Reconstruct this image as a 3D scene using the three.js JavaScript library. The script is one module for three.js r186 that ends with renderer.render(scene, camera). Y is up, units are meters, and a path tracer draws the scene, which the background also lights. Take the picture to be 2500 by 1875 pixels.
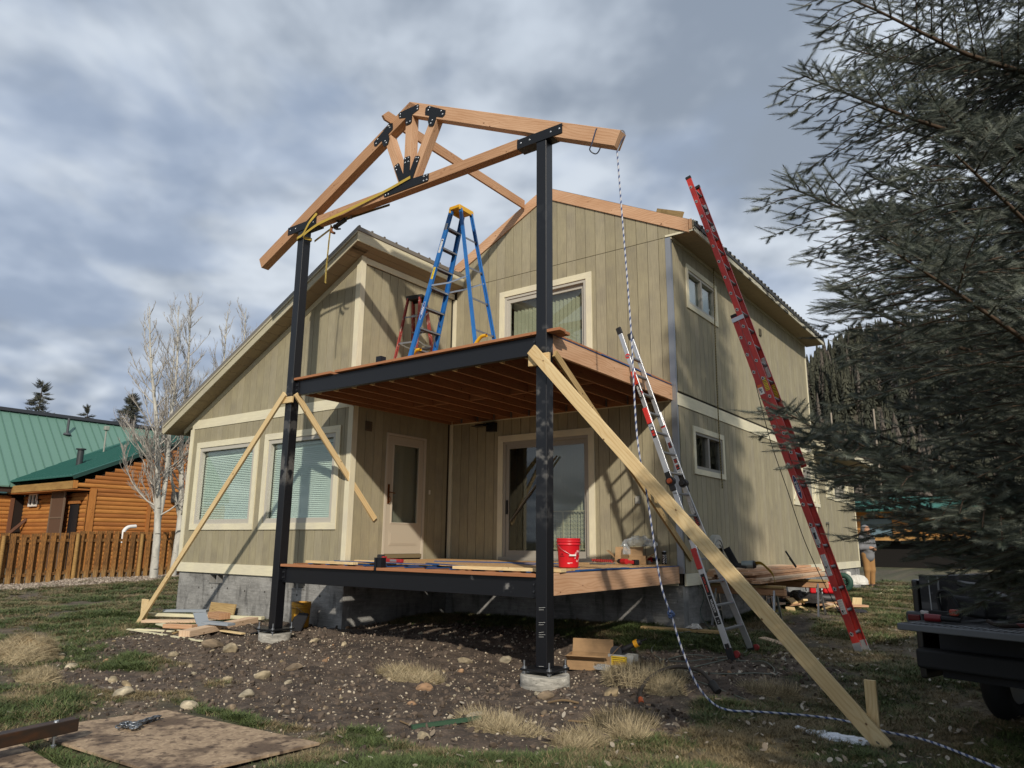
import * as THREE from 'three';
import { RoundedBoxGeometry } from 'three/addons/geometries/RoundedBoxGeometry.js';
import { mergeGeometries } from 'three/addons/utils/BufferGeometryUtils.js';
import { MarchingCubes } from 'three/addons/objects/MarchingCubes.js';

// ---------------------------------------------------------------- camera, sky, sun, exposure
const scene = new THREE.Scene();
const camera = new THREE.PerspectiveCamera(55.92, 4 / 3, 0.1, 3000);
camera.position.set(4.644, 1.532, 7.061);
camera.rotation.order = 'YXZ';
camera.rotation.set(0.21411, 0.63043, 0.00887);
const renderer = new THREE.WebGLRenderer({ antialias: true });
renderer.setSize(1024, 768);
renderer.toneMapping = THREE.LinearToneMapping;
renderer.toneMappingExposure = 1.12;
renderer.shadowMap.enabled = true;

// value noise used by the sky, the ground and the textures
function rng32(a) { return () => { a |= 0; a = a + 0x6D2B79F5 | 0; let t = Math.imul(a ^ a >>> 15, 1 | a); t = t + Math.imul(t ^ t >>> 7, 61 | t) ^ t; return ((t ^ t >>> 14) >>> 0) / 4294967296; }; }
const rnd = rng32(20241); const rr = (a, b) => a + (b - a) * rnd();
const HT = new Float32Array(65536); { const q = rng32(77); for (let i = 0; i < 65536; i++) HT[i] = q(); }
const hsh = (x, y) => HT[((x & 255) << 8) | (y & 255)];
function vn(x, y, px = 256, py = 256) {
  const x0 = Math.floor(x), y0 = Math.floor(y); let fx = x - x0, fy = y - y0; fx = fx * fx * (3 - 2 * fx); fy = fy * fy * (3 - 2 * fy);
  const a = ((x0 % px) + px) % px, b = ((y0 % py) + py) % py, a1 = (a + 1) % px, b1 = (b + 1) % py;
  const u = hsh(a, b), v = hsh(a1, b), w = hsh(a, b1), z = hsh(a1, b1);
  return u + (v - u) * fx + (w - u + (u - v - w + z) * fx) * fy;
}
function fbm(x, y, o = 4, px = 256, py = 256) { let s = 0, a = 0.5, n = 0; for (let i = 0; i < o; i++) { s += a * vn(x, y, px, py); n += a; a *= 0.5; x = x * 2 + 17; y = y * 2 + 9; px *= 2; py *= 2; } return s / n; }
const clamp = (x, a = 0, b = 1) => Math.min(b, Math.max(a, x)), sst = (a, b, x) => { const t = clamp((x - a) / (b - a)); return t * t * (3 - 2 * t); }, lerp = (a, b, t) => a + (b - a) * t;

// sky: broken grey and white cloud with a few pale blue gaps
{
  const W = 2048, H = 1024, D = new Float32Array(W * H * 4);
  for (let j = 0; j < H; j++) for (let i = 0; i < W; i++) {
    const el = ((j + 0.5) / H - 0.5) * Math.PI, az = ((i + 0.5) / W - 0.5) * 2 * Math.PI, y = Math.sin(el), c = Math.cos(el), x = Math.cos(az) * c, z = Math.sin(az) * c;
    const yy = Math.max(y, 0.0) + 0.2, px = x / yy, pz = z / yy;
    const wx = fbm(px * 1.3 + 40, pz * 1.3 + 3, 3) - 0.5, wz = fbm(px * 1.3 + 80, pz * 1.3 + 61, 3) - 0.5;
    const big = fbm(px * 0.8 + 5.3 + wx * 0.3, pz * 0.8 + 11.7 + wz * 0.3, 5);
    const mid = fbm(px * 3.1 + 31 + wx * 0.8, pz * 3.1 + 7 + wz * 0.8, 6);
    const fine = fbm(px * 9 + wx * 1.5, pz * 9 + wz * 1.5, 5);
    const t = big * 0.34 + mid * 0.42 + fine * 0.24;
    const light = sst(0.38, 0.62, t);                 // grey bellies to bright veils
    const gap = sst(0.54, 0.72, fbm(px * 1.1 + 60 + wx * 0.5, pz * 1.1 + 23 + wz * 0.5, 6)) * sst(0.66, 0.42, mid);
    let r = lerp(0.285, 0.64, light), g = lerp(0.335, 0.70, light), b = lerp(0.41, 0.775, light);
    const up = sst(0.3, 0.85, y);                     // thinner, bluer overhead
    r *= lerp(1, 0.86, up); g *= lerp(1, 0.89, up); b *= lerp(1, 0.93, up);
    r = lerp(r, 0.33, gap * 0.4); g = lerp(g, 0.43, gap * 0.4); b = lerp(b, 0.62, gap * 0.4);
    if (y < 0.0) { const k = sst(0, -0.06, y); r = lerp(r, 0.12, k); g = lerp(g, 0.11, k); b = lerp(b, 0.09, k); }
    const o = (j * W + i) * 4; D[o] = r; D[o + 1] = g; D[o + 2] = b; D[o + 3] = 1;
  }
  const sky = new THREE.DataTexture(D, W, H, THREE.RGBAFormat, THREE.FloatType);
  sky.mapping = THREE.EquirectangularReflectionMapping; sky.magFilter = sky.minFilter = THREE.LinearFilter; sky.wrapS = THREE.RepeatWrapping; sky.needsUpdate = true;
  scene.background = sky; scene.environment = sky;
}
const SKY_LEVEL = 0.95; scene.backgroundIntensity = SKY_LEVEL; scene.environmentIntensity = SKY_LEVEL;
const SUN = new THREE.Vector3(0.886, 0.776, 1).normalize();
const sun = new THREE.DirectionalLight(0xfff5e6, 3.3);
sun.position.copy(SUN).multiplyScalar(60); sun.castShadow = true; sun.shadow.mapSize.set(4096, 4096); sun.shadow.radius = 2.2;
Object.assign(sun.shadow.camera, { left: -40, right: 40, top: 40, bottom: -40, near: 1, far: 160 });
scene.add(sun, sun.target);

// ---------------------------------------------------------------- builders
const V3 = (x, y, z) => new THREE.Vector3(x, y, z);
const taken = {};
function numbered(n) { const k = taken[n] = (taken[n] || 0) + 1; return k === 1 ? n : n + '_' + String(k - 1).padStart(3, '0'); }
function sh(m) { m.castShadow = m.receiveShadow = true; return m; }
function tag(o, label, category, group, kind) { if (label) o.userData.label = label; if (category) o.userData.category = category; if (group) o.userData.group = group; if (kind) o.userData.kind = kind; return o; }
function thing(name, label, category, p = [0, 0, 0], turn = 0, group) { const o = new THREE.Group(); o.name = numbered(name); o.position.set(...p); o.rotation.y = turn; scene.add(o); return tag(o, label, category, group); }
function mesh(name, geo, mat, parent) { if (Array.isArray(geo)) geo = geo.length > 1 ? mg(geo) : geo[0]; const m = sh(new THREE.Mesh(geo, mat)); m.name = parent ? name : numbered(name); (parent || scene).add(m); return m; }
function one(name, geo, mat, label, category, group, kind) { return tag(mesh(name, geo, mat), label, category, group, kind); }
function mg(list) { const a = list.map(g => { let q = g.index ? g.toNonIndexed() : g; for (const k of Object.keys(q.attributes)) if (!['position', 'normal', 'uv'].includes(k)) q.deleteAttribute(k); return q; }); return mergeGeometries(a); }
// planar uv in metres, grain along the longest side (or the axis given), each piece shifted
function uvm(g, ax, off) {
  g.computeBoundingBox(); const b = g.boundingBox, s = b.getSize(V3()); if (ax === undefined) ax = s.x >= s.y && s.x >= s.z ? 0 : s.y >= s.z ? 1 : 2;
  const P = g.attributes.position, N = g.attributes.normal, U = new Float32Array(P.count * 2), o = off || [rnd() * 7, rnd() * 7];
  for (let i = 0; i < P.count; i++) {
    const p = [P.getX(i), P.getY(i), P.getZ(i)], n = [Math.abs(N.getX(i)), Math.abs(N.getY(i)), Math.abs(N.getZ(i))], d = n[0] > n[1] && n[0] > n[2] ? 0 : n[1] > n[2] ? 1 : 2;
    let a, c; if (d === ax) { a = (ax + 1) % 3; c = (ax + 2) % 3; U[2 * i] = p[a] * 0.3 + o[0]; U[2 * i + 1] = p[c] + o[1]; continue; }
    a = ax; c = 3 - ax - d; U[2 * i] = p[a] + o[0]; U[2 * i + 1] = p[c] + (d * 0.37) + o[1];
  }
  g.setAttribute('uv', new THREE.BufferAttribute(U, 2)); return g;
}
function box(w, h, d, x = 0, y = 0, z = 0, ax) { return uvm(new THREE.BoxGeometry(w, h, d), ax).translate(x, y, z); }
function rbox(w, h, d, r = 0.004, x = 0, y = 0, z = 0, ax) { return uvm(new RoundedBoxGeometry(w, h, d, 1, r), ax).translate(x, y, z); }
const B2 = (x0, x1, y0, y1, z0, z1, ax) => box(x1 - x0, y1 - y0, z1 - z0, (x0 + x1) / 2, (y0 + y1) / 2, (z0 + z1) / 2, ax);
// bar from p to q: thickness w sideways, h towards up
function bar(p, q, w, h, up = [0, 1, 0], r = 0) {
  p = V3(...p); q = V3(...q); const x = q.clone().sub(p), L = x.length(); x.normalize(); const z = V3().crossVectors(x, V3(...up)).normalize(), y = V3().crossVectors(z, x);
  const g = r ? rbox(L, h, w, r, 0, 0, 0, 0) : box(L, h, w, 0, 0, 0, 0);
  return g.applyMatrix4(new THREE.Matrix4().makeBasis(x, y, z).setPosition(p.add(q).multiplyScalar(0.5)));
}
function cyl(r0, r1, h, x = 0, y = 0, z = 0, seg = 16, open = false) { return new THREE.CylinderGeometry(r1, r0, h, seg, 1, open).translate(x, y, z); }
function rod(p, q, r, r2 = r, seg = 8) { p = V3(...p); q = V3(...q); const d = q.clone().sub(p), g = new THREE.CylinderGeometry(r2, r, d.length(), seg); return g.applyQuaternion(new THREE.Quaternion().setFromUnitVectors(V3(0, 1, 0), d.normalize())).translate((p.x + q.x) / 2, (p.y + q.y) / 2, (p.z + q.z) / 2); }
function tube(pts, r, seg = 60, rad = 6, t = 0.5) { return new THREE.TubeGeometry(new THREE.CatmullRomCurve3(pts.map(p => V3(...p)), false, 'catmullrom', t), seg, r, rad); }
// flat plate from an outline in x,y with thickness t along z
function plate(pts, t, holes) { const s = new THREE.Shape(pts.map(p => new THREE.Vector2(...p))); if (holes) s.holes = holes.map(h => new THREE.Path(h.map(p => new THREE.Vector2(...p)))); return new THREE.ExtrudeGeometry(s, { depth: t, bevelEnabled: false }); }
function rotY(g, a) { return g.rotateY(a); }

// ---------------------------------------------------------------- textures and materials
function tex(w, h, f, srgb = true, rep = [1, 1]) {
  const D = new Uint8Array(w * h * 4); for (let j = 0; j < h; j++) for (let i = 0; i < w; i++) { const c = f(i / w, j / h, i, j), o = (j * w + i) * 4; D[o] = clamp(c[0]) * 255; D[o + 1] = clamp(c[1]) * 255; D[o + 2] = clamp(c[2]) * 255; D[o + 3] = 255; }
  const t = new THREE.DataTexture(D, w, h); t.wrapS = t.wrapT = THREE.RepeatWrapping; t.magFilter = THREE.LinearFilter; t.minFilter = THREE.LinearMipmapLinearFilter; t.generateMipmaps = true; if (srgb) t.colorSpace = THREE.SRGBColorSpace; t.repeat.set(...rep); t.needsUpdate = true; return t;
}
const hex = h => [(h >> 16 & 255) / 255, (h >> 8 & 255) / 255, (h & 255) / 255], mix3 = (a, b, t) => [lerp(a[0], b[0], t), lerp(a[1], b[1], t), lerp(a[2], b[2], t)];
const std = (color, roughness = 0.8, extra = {}) => new THREE.MeshStandardMaterial({ color, roughness, ...extra });
// sawn timber: one repeat is 2.4 m along the grain by 0.6 m across
function timber(light, dark, seed, knots = 14, contrast = 0.8, extra = {}) {
  const L = hex(light), K = hex(dark), q = rng32(seed), kn = []; for (let i = 0; i < knots; i++) kn.push([q(), q(), 0.006 + q() * 0.012]);
  const t = tex(768, 256, (u, v) => {
    let k = 0, bend = 0; for (const [a, b, s] of kn) { let du = Math.abs(u - a), dv = v - b; du = Math.min(du, 1 - du); if (dv > 0.5) dv -= 1; if (dv < -0.5) dv += 1; const d = Math.hypot(du * 2.4, dv * 0.6 * 1.4); k = Math.max(k, sst(s * 1.15, s * 0.5, d)); bend += Math.exp(-Math.pow(du / 0.045, 2)) * Math.exp(-Math.pow(dv / 0.09, 2)) * Math.sign(dv) * 0.05; }
    const w = fbm(u * 5 + seed, v * 4, 3, 5, 4), vv = v + bend + (w - 0.5) * 0.09;
    let ring = Math.abs(((vv * 17 + fbm(u * 3, v * 3 + seed, 2, 3, 3) * 3) % 1 + 1) % 1 - 0.5) * 2; ring = Math.pow(ring, 3);
    const fib = fbm(u * 20, v * 128, 3, 20, 128), blotch = fbm(u * 4 + 9, v * 3 + seed, 3, 4, 3);
    const c = mix3(L, K, clamp((ring * 0.45 + (fib - 0.5) * 0.5 + (blotch - 0.5) * 0.7) * contrast + 0.16)); return mix3(c, [K[0] * 0.5, K[1] * 0.42, K[2] * 0.36], k * 0.85);
  }, true, [1 / 2.4, 1 / 0.6]);
  return std(0xffffff, 0.78, { map: t, ...extra });
}
const grainBump = tex(512, 256, (u, v) => { const f = fbm(u * 24, v * 90, 4, 24, 90); return [f, f, f]; }, false, [1 / 1.6, 1 / 0.6]);
// painted ply: fine vertical saw texture and faint weathering; uv u runs along the board
function paint(c, seed, amt = 1, extra = {}) {
  const C = hex(c), t = tex(512, 512, (u, v) => { const a = fbm(u * 4 + seed, v * 4, 4, 4, 4), f = fbm(u * 10, v * 120 + seed, 3, 10, 120), s = vn(u * 200, v * 200, 200, 200); const k = 1 + ((a - 0.5) * 0.22 + (f - 0.5) * 0.20 + (s - 0.5) * 0.05) * amt; return [C[0] * k, C[1] * k, C[2] * (k - (a - 0.5) * 0.05)]; }, true, [1 / 1.3, 1 / 1.3]);
  return std(0xffffff, 0.82, { map: t, bumpMap: grainBump, bumpScale: 0.0012, ...extra });
}
const M = {
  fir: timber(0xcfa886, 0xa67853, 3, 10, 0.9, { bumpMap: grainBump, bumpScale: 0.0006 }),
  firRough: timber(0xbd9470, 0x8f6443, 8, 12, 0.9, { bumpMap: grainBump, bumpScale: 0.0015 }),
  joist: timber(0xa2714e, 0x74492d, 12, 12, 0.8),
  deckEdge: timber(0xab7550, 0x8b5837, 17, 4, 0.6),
  pine: timber(0xdfc899, 0xb8935f, 21, 16, 0.75, { bumpMap: grainBump, bumpScale: 0.0005 }),
  pineOld: timber(0xb59a6a, 0x7d6238, 26, 18, 0.9),
  cedar: timber(0xd6bc9f, 0xb08d6e, 31, 12, 0.8),
  siding: [paint(0x978f76, 1, 0.7), paint(0x948c73, 5, 0.7), paint(0x9a927a, 9, 0.7)],
  gray: std(0x807b6c, 0.9),
  trim: paint(0xd8d1b6, 13, 0.4), fascia: paint(0xb2ab93, 14, 0.5), soffit: paint(0x96876e, 15, 0.4), cream: paint(0xd0c9ad, 16, 0.5),
  black: std(0x14151a, 0.42, { metalness: 0.15 }), steel: std(0xa8acb0, 0.35, { metalness: 0.9 }), alu: std(0xb9bcbf, 0.38, { metalness: 0.85 }), aluDull: std(0x8f9193, 0.5, { metalness: 0.7 }),
  flash: std(0x9b9fa4, 0.45, { metalness: 0.6 }), darkgap: std(0x2b261c, 1),
};
// ---------------------------------------------------------------- ground
const GP = [[0, 0, -0.03], [-4.9, 0.1, 0.09], [-8.6, 0.03, 0.03], [-9.8, -1.5, 0.14], [-6, -1.15, 0.15], [-3, -3, 0.22], [0, -3.7, 0.30], [1.35, -2.3, 0.13], [2.4, -4.1, 0.10], [3.3, 0, -0.085], [1.4, 2.6, -0.03], [-1, 4.6, -0.04], [4, 0.6, -0.085], [4.6, 7, -0.06], [-4, 3, 0.0], [-8, 3, 0.02],
  [-14, 0, 0.06], [-21, -2, 0.10], [-21, -5, 0.20], [-21, -8.5, 0.25], [-19, 6, 0.1], [-30, -6, 0.2], [-28, -14, 0.3], [1.2, -8, 0.28], [1.2, -13, 0.34], [4, -9, 0.18], [9, -6, 0.05], [9, -20, 0.4], [0, -30, 0.5], [-40, 10, 0.1], [-40, -30, 0.4], [15, 10, 0], [40, -20, 0.4], [0, 30, -0.05], [-40, 40, 0], [40, 40, 0], [60, -60, 0.8], [-60, -60, 0.6]];
function G0(x, z) { let s = 0, w = 0; for (const [a, b, y] of GP) { const d = (x - a) ** 2 + (z - b) ** 2 + 0.35, k = 1 / (d * d); s += k * y; w += k; } return s / w; }
// where the turf has been dug away: 1 bare soil .. 0 lawn
const EL = [[-2.6, -0.4, 4.6, 2.2, 0], [-0.3, 0.6, 2.2, 1.5, 0.3], [-4.5, 0.9, 2.6, 1.0, -0.1], [-6.4, 0.55, 1.6, 0.6, 0.1], [0.6, 0.9, 1.1, 1.0, 0.5], [1.0, -1.2, 1.2, 1.2, 0], [-3, 1.7, 1.5, 0.6, -0.3], [-3.8, 2.75, 1.3, 0.55, -0.25], [-0.7, 1.35, 1.9, 1.0, 0.05], [0.9, 0.5, 1.1, 1.1, 0.4], [-1.4, 2.2, 1.5, 0.7, -0.1], [0.5, 1.9, 1.0, 0.7, 0]];
function soil(x, z) {
  let s = 0; const n = (fbm(x * 0.9 + 20, z * 0.9 + 20, 4) - 0.5) * 0.9 + (fbm(x * 4 + 9, z * 4 + 3, 3) - 0.5) * 0.45;
  for (const [a, b, rx, rz, t] of EL) { const c = Math.cos(t), q = Math.sin(t), u = ((x - a) * c + (z - b) * q) / rx, v = (-(x - a) * q + (z - b) * c) / rz; s = Math.max(s, 1 - Math.hypot(u, v)); }
  return sst(-0.12, 0.16, s * 0.9 + n * 0.42 - 0.02);
}
const gravelK = (x, z) => sst(-18.6, -19.9, x + (fbm(x * 0.5, z * 0.5, 3) - 0.5) * 2.2) * sst(-24, -23, x);
function G(x, z, fine = true) {
  let y = G0(x, z); if (!fine || Math.abs(x) > 30 || Math.abs(z) > 30) return y;
  const s = soil(x, z); y += (fbm(x * 0.7 + 3, z * 0.7 + 8, 3) - 0.5) * 0.07 + (fbm(x * 2.3 + 1, z * 2.3, 3) - 0.5) * (0.03 + 0.05 * s);
  if (s > 0.02) { const c = fbm(x * 9, z * 9 + 5, 4); y += s * ((c - 0.5) * 0.055 + Math.max(0, fbm(x * 21, z * 21, 3) - 0.55) * 0.05 - 0.02); }
  return y;
}
{
  const ax = (a, b, st, lo, hi) => { const v = []; for (let x = a; x <= b; x += st) v.push(x); let s = st, x = b; while (x < hi) { s *= 1.16; x += s; v.push(x); } s = st; x = a; while (x > lo) { s *= 1.16; x -= s; v.unshift(x); } return v; };
  const X = ax(-9, 6, 0.05, -450, 450), Z = ax(-3.6, 5.2, 0.05, -450, 450), nx = X.length, nz = Z.length, P = new Float32Array(nx * nz * 3), C = new Float32Array(nx * nz * 3), U = new Float32Array(nx * nz * 2), I = [];
  const wet = [0.040, 0.029, 0.022], dry = [0.125, 0.094, 0.070], turf = [0.058, 0.062, 0.026], straw = [0.17, 0.14, 0.078], peb = [0.17, 0.14, 0.11];
  for (let j = 0; j < nz; j++) for (let i = 0; i < nx; i++) {
    const x = X[i], z = Z[j], k = j * nx + i, s = Math.abs(x) < 30 && Math.abs(z) < 30 ? soil(x, z) : 0; P[3 * k] = x; P[3 * k + 1] = G(x, z); P[3 * k + 2] = z; U[2 * k] = x / 1.7; U[2 * k + 1] = z / 1.7;
    const n = fbm(x * 1.6, z * 1.6 + 40, 4), f = fbm(x * 8, z * 8, 3), lawn = mix3(turf, straw, clamp(sst(0.42, 0.75, n) * 0.7 + sst(-9, -18, x) * 0.25 + (f - 0.5) * 0.5));
    let c = mix3(lawn, mix3(wet, dry, clamp(n * 0.9 + (f - 0.5) * 1.3)), s); c = mix3(c, mix3(peb, dry, f), gravelK(x, z)); C.set(c, 3 * k);
  }
  for (let j = 0; j < nz - 1; j++) for (let i = 0; i < nx - 1; i++) { const a = j * nx + i, b = a + 1, c = a + nx, d = c + 1; I.push(a, c, b, b, c, d); }
  const g = new THREE.BufferGeometry(); g.setAttribute('position', new THREE.BufferAttribute(P, 3)); g.setAttribute('color', new THREE.BufferAttribute(C, 3)); g.setAttribute('uv', new THREE.BufferAttribute(U, 2)); g.setIndex(I); g.computeVertexNormals();
  const grit = tex(1024, 1024, (u, v) => { const a = fbm(u * 24, v * 24, 4, 24, 24), s = vn(u * 180, v * 180, 180, 180), p = vn(u * 70 + 5, v * 70, 70, 70); const k = 0.62 + (a - 0.5) * 0.5 + (p > 0.88 ? 0.34 : 0) + (s - 0.5) * 0.22; return [k, k * 0.985, k * 0.96]; }, false);
  const gb = tex(1024, 1024, (u, v) => { const k = fbm(u * 40, v * 40, 5, 40, 40); return [k, k, k]; }, false);
  one('ground', g, std(0xffffff, 0.97, { map: grit, vertexColors: true, bumpMap: gb, bumpScale: 0.02, color: new THREE.Color(1.55, 1.55, 1.55) }), null, null, null, 'structure');
}
// ---------------------------------------------------------------- house
const HX = 0.044, WX = -4.717, WL = -9.666, WZ = -1.182, GZ = -3.715, FZ = -12.13, FZ2 = -16.6;
const house = thing('house', 'two storey tan house with cream trim, standing behind the unfinished deck', 'house');
{
  const H = house, P = (n, g, m) => mesh(n, g, m, H);
  // a wall frame: s runs along the wall, n points outwards; local boxes are [s0,s1,y0,y1,n0,n1]
  const frames = { win: (g) => g.translate(0, 0, WZ), door: (g) => g.rotateY(Math.PI / 2).translate(WX, 0, 0), gab: (g) => g.translate(0, 0, GZ), side: (g) => g.rotateY(Math.PI / 2).translate(HX, 0, 0) };
  // for walls facing +x the local s axis is -z
  const L = (f, s0, s1, y0, y1, n0, n1, ax) => frames[f](B2(s0, s1, y0, y1, n0, n1, ax));
  // siding boards as separate pieces, with openings cut out; top(s) gives the height of the wall top
  function siding(f, parent, s0, s1, y0, top, pitch, holes, start = 0) {
    const T = typeof top === 'function' ? top : () => top; let k = 0;
    for (let a = s0 - start; a < s1 - 0.01; a += pitch, k++) {
      const l = Math.max(s0, a) + 0.0045, r = Math.min(s1, a + pitch) - 0.0045; if (r - l < 0.008) continue;
      const cuts = new Set([l, r]); for (const h of holes) for (const c of [h[0], h[1]]) if (c > l + 0.002 && c < r - 0.002) cuts.add(c);
      const xs = [...cuts].sort((p, q) => p - q);
      for (let i = 0; i < xs.length - 1; i++) {
        const u = xs[i], v = xs[i + 1], m = (u + v) / 2; let segs = [[y0, null]];
        for (const h of holes.filter(h => m > h[0] && m < h[1]).sort((p, q) => p[2] - q[2])) { const last = segs.pop(); if (h[2] > last[0] + 0.01) segs.push([last[0], h[2]]); segs.push([h[3], null]); }
        for (const [b, t] of segs) { const tl = t ?? T(u), tr = t ?? T(v); if (Math.max(tl, tr) - b < 0.01) continue; mesh('siding_board', frames[f](uvm(plate([[u, b], [v, b], [v, Math.max(b + 0.001, tr)], [u, Math.max(b + 0.001, tl)]], 0.014), 1)), M.siding[(k * 7 + (s0 * 10 | 0) & 7) % 3], parent); }
      }
    }
  }
  const gTop = x => 8.12 - Math.abs(x + 2.45) * 0.5 - 0.1;                // main gable
  const wTop = x => 6.44 - (WX - x) * 0.514;                          // wing under its single slope
  // backing walls with thickness; the openings are glazed recesses in front of dark rooms
  const wallMat = M.gray;
  const wAll = (n, g) => { const m = mesh(n, g, M.darkgap, H); return m; };
  const wWin = wAll('front_wing_wall', frames.win(plate([[WL, 0.9], [WX, 0.9], [WX, 6.5], [WL, wTop(WL)]], 0.1, [[[-9.27, 1.82], [-7.41, 1.82], [-7.41, 3.34], [-9.27, 3.34]], [[-6.98, 1.82], [-5.1, 1.82], [-5.1, 3.34], [-6.98, 3.34]]]).translate(0, 0, -0.1)));
  const wDoor = wAll('porch_wall', frames.door(plate([[-WZ + 0.1, 0.9], [-GZ, 0.9], [-GZ, 6.52], [-WZ + 0.1, 6.52]], 0.1, [[[2.03, 1.27], [2.95, 1.27], [2.95, 3.37], [2.03, 3.37]]]).translate(0, 0, -0.1)));
  const wGab = wAll('gable_wall', frames.gab(plate([[WX - 0.1, 0.9], [HX, 0.9], [HX, gTop(HX)], [-2.45, gTop(-2.45)], [WX - 0.1, gTop(WX)]], 0.1, [[[-3.42, 1.25], [-1.54, 1.25], [-1.54, 3.36], [-3.42, 3.36]], [[-3.43, 4.1], [-1.55, 4.1], [-1.55, 6.19], [-3.43, 6.19]]]).translate(0, 0, -0.1)));
  const sHoles = [[4.36, 5.70, 5.57, 6.22], [4.36, 5.70, 2.72, 3.37]];
  const far = [[10.93, 11.78, 2.50, 3.33], [14.05, 15.3, 2.74, 3.39]];
  const wSide = wAll('side_wall', frames.side(plate([[-GZ, 0.9], [-FZ, 0.9], [-FZ, 6.62], [-GZ, 6.62]], 0.1, [...sHoles, far[0]].map(h => [[h[0], h[2]], [h[1], h[2]], [h[1], h[3]], [h[0], h[3]]])).translate(0, 0, -0.1)));
  const wLow = wAll('rear_side_wall', frames.side(plate([[-FZ, 0.9], [-FZ2, 0.9], [-FZ2, 3.95], [-FZ, 3.95]], 0.1, [[[far[1][0], far[1][2]], [far[1][1], far[1][2]], [far[1][1], far[1][3]], [far[1][0], far[1][3]]]]).translate(0, 0, -0.1)));
  // closing walls out of sight keep the rooms dark
  P('rear_wall', [B2(WL, HX - 0.1, 0.9, 6.6, FZ, FZ + 0.1), B2(WL, WL + 0.1, 0.9, 3.9, FZ + 0.1, WZ - 0.1), B2(-5, HX - 0.1, 0.9, 3.9, FZ2, FZ2 + 0.1)], M.siding[0]);
  P('floor', [B2(WL + 0.1, WX - 0.1, 1.0, 1.2, FZ + 0.1, WZ - 0.1), B2(WX - 0.1, HX - 0.1, 1.0, 1.2, FZ + 0.1, GZ - 0.1), B2(WX - 0.1, HX - 0.1, 3.78, 4.0, FZ + 0.1, GZ - 0.1)], std(0x6b5a48, 0.8));
  P('inner_wall', [B2(WX - 0.3, WX - 0.1, 1.2, 6.4, -9, WZ - 0.1), B2(WX - 0.1, HX - 0.1, 1.2, 6.6, -8.1, -8)], std(0x8b8578, 0.9));
  // siding
  const sp = 0.2032;
  siding('win', wWin, WL + 0.09, WX - 0.09, 1.07, 3.763, sp, [[-9.394, -7.286, 1.701, 3.462], [-7.104, -4.978, 1.701, 3.462]]);
  siding('win', wWin, WL + 0.09, WX - 0.09, 3.945, wTop, sp, []);
  siding('door', wDoor, -WZ + 0.09, -GZ - 0.09, 1.07, 6.36, sp, [[1.973, 3.003, 1.2, 3.414]]);
  const gHoles = [[-3.506, -1.454, 1.2, 3.455], [-3.516, -1.461, 4.05, 6.29]];
  siding('gab', wGab, WX + 0.09, HX - 0.075, 1.07, 6.578, sp, gHoles); siding('gab', wGab, WX + 0.09, HX + 0.40, 6.588, gTop, sp, []);
  const nS = 0.2032;
  siding('side', wSide, -GZ + 0.085, -FZ - 0.06, 1.07, 3.69, nS, [[4.308, 5.745, 2.64, 3.44], [10.9, 11.83, 2.43, 3.4]]);
  siding('side', wSide, -GZ + 0.085, -FZ - 0.06, 3.945, 6.6, nS, [[4.308, 5.77, 5.495, 6.30]]);
  siding('side', wLow, -FZ + 0.005, -FZ2 - 0.06, 1.07, 3.74, nS, [[13.99, 15.36, 2.68, 3.45]]);
  // trim bands and corner boards
  const T = (n, ...a) => mesh(n, a.map(q => L(...q)), M.trim, H);
  T('belly_band', ['win', WL + 0.02, WX + 0.0, 3.763, 3.945, 0, 0.027, 0]); T('belly_band', ['side', -GZ + 0.02, -FZ, 3.70, 3.90, 0, 0.027, 0]); T('belly_band', ['gab', WX, HX - 0.1, 3.76, 3.945, 0, 0.02, 0]);
  T('base_trim', ['win', WL - 0.03, WX - 0.0, 0.888, 1.068, 0, 0.03, 0]); T('base_trim', ['door', -WZ - 0.03, -GZ - 0.03, 0.888, 1.068, 0, 0.03, 0]); T('base_trim', ['gab', WX + 0.03, HX - 0.075, 0.888, 1.068, 0, 0.03, 0]); T('base_trim', ['side', -GZ + 0.06, -FZ2, 0.885, 1.066, 0, 0.03, 0]);
  P('corner_board', [B2(WL - 0.028, WL + 0.085, 1.07, 3.762, WZ, WZ + 0.03, 1), B2(WL - 0.028, WL, 1.07, 3.9, WZ - 0.1, WZ, 1)], M.trim);
  P('corner_board', [B2(WX - 0.085, WX + 0.03, 1.07, 3.762, WZ, WZ + 0.03, 1), B2(WX, WX + 0.03, 1.07, 6.52, WZ - 0.085, WZ, 1), B2(WX - 0.085, WX + 0.03, 3.947, 6.50, WZ, WZ + 0.03, 1)], M.trim);
  P('inner_corner_board', [B2(WX, WX + 0.085, 1.07, 6.36, GZ, GZ + 0.028, 1)], M.trim);
  P('corner_flashing', [B2(HX - 0.075, HX + 0.02, 1.07, 6.57, GZ, GZ + 0.018, 1), B2(HX, HX + 0.02, 1.07, 6.57, GZ - 0.04, GZ, 1)], M.flash);
  P('corner_board', [B2(HX, HX + 0.028, 1.07, 6.6, FZ, FZ + 0.06, 1)], M.trim); P('corner_board', [B2(HX, HX + 0.028, 1.07, 3.74, FZ2, FZ2 + 0.06, 1)], M.trim);
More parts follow.
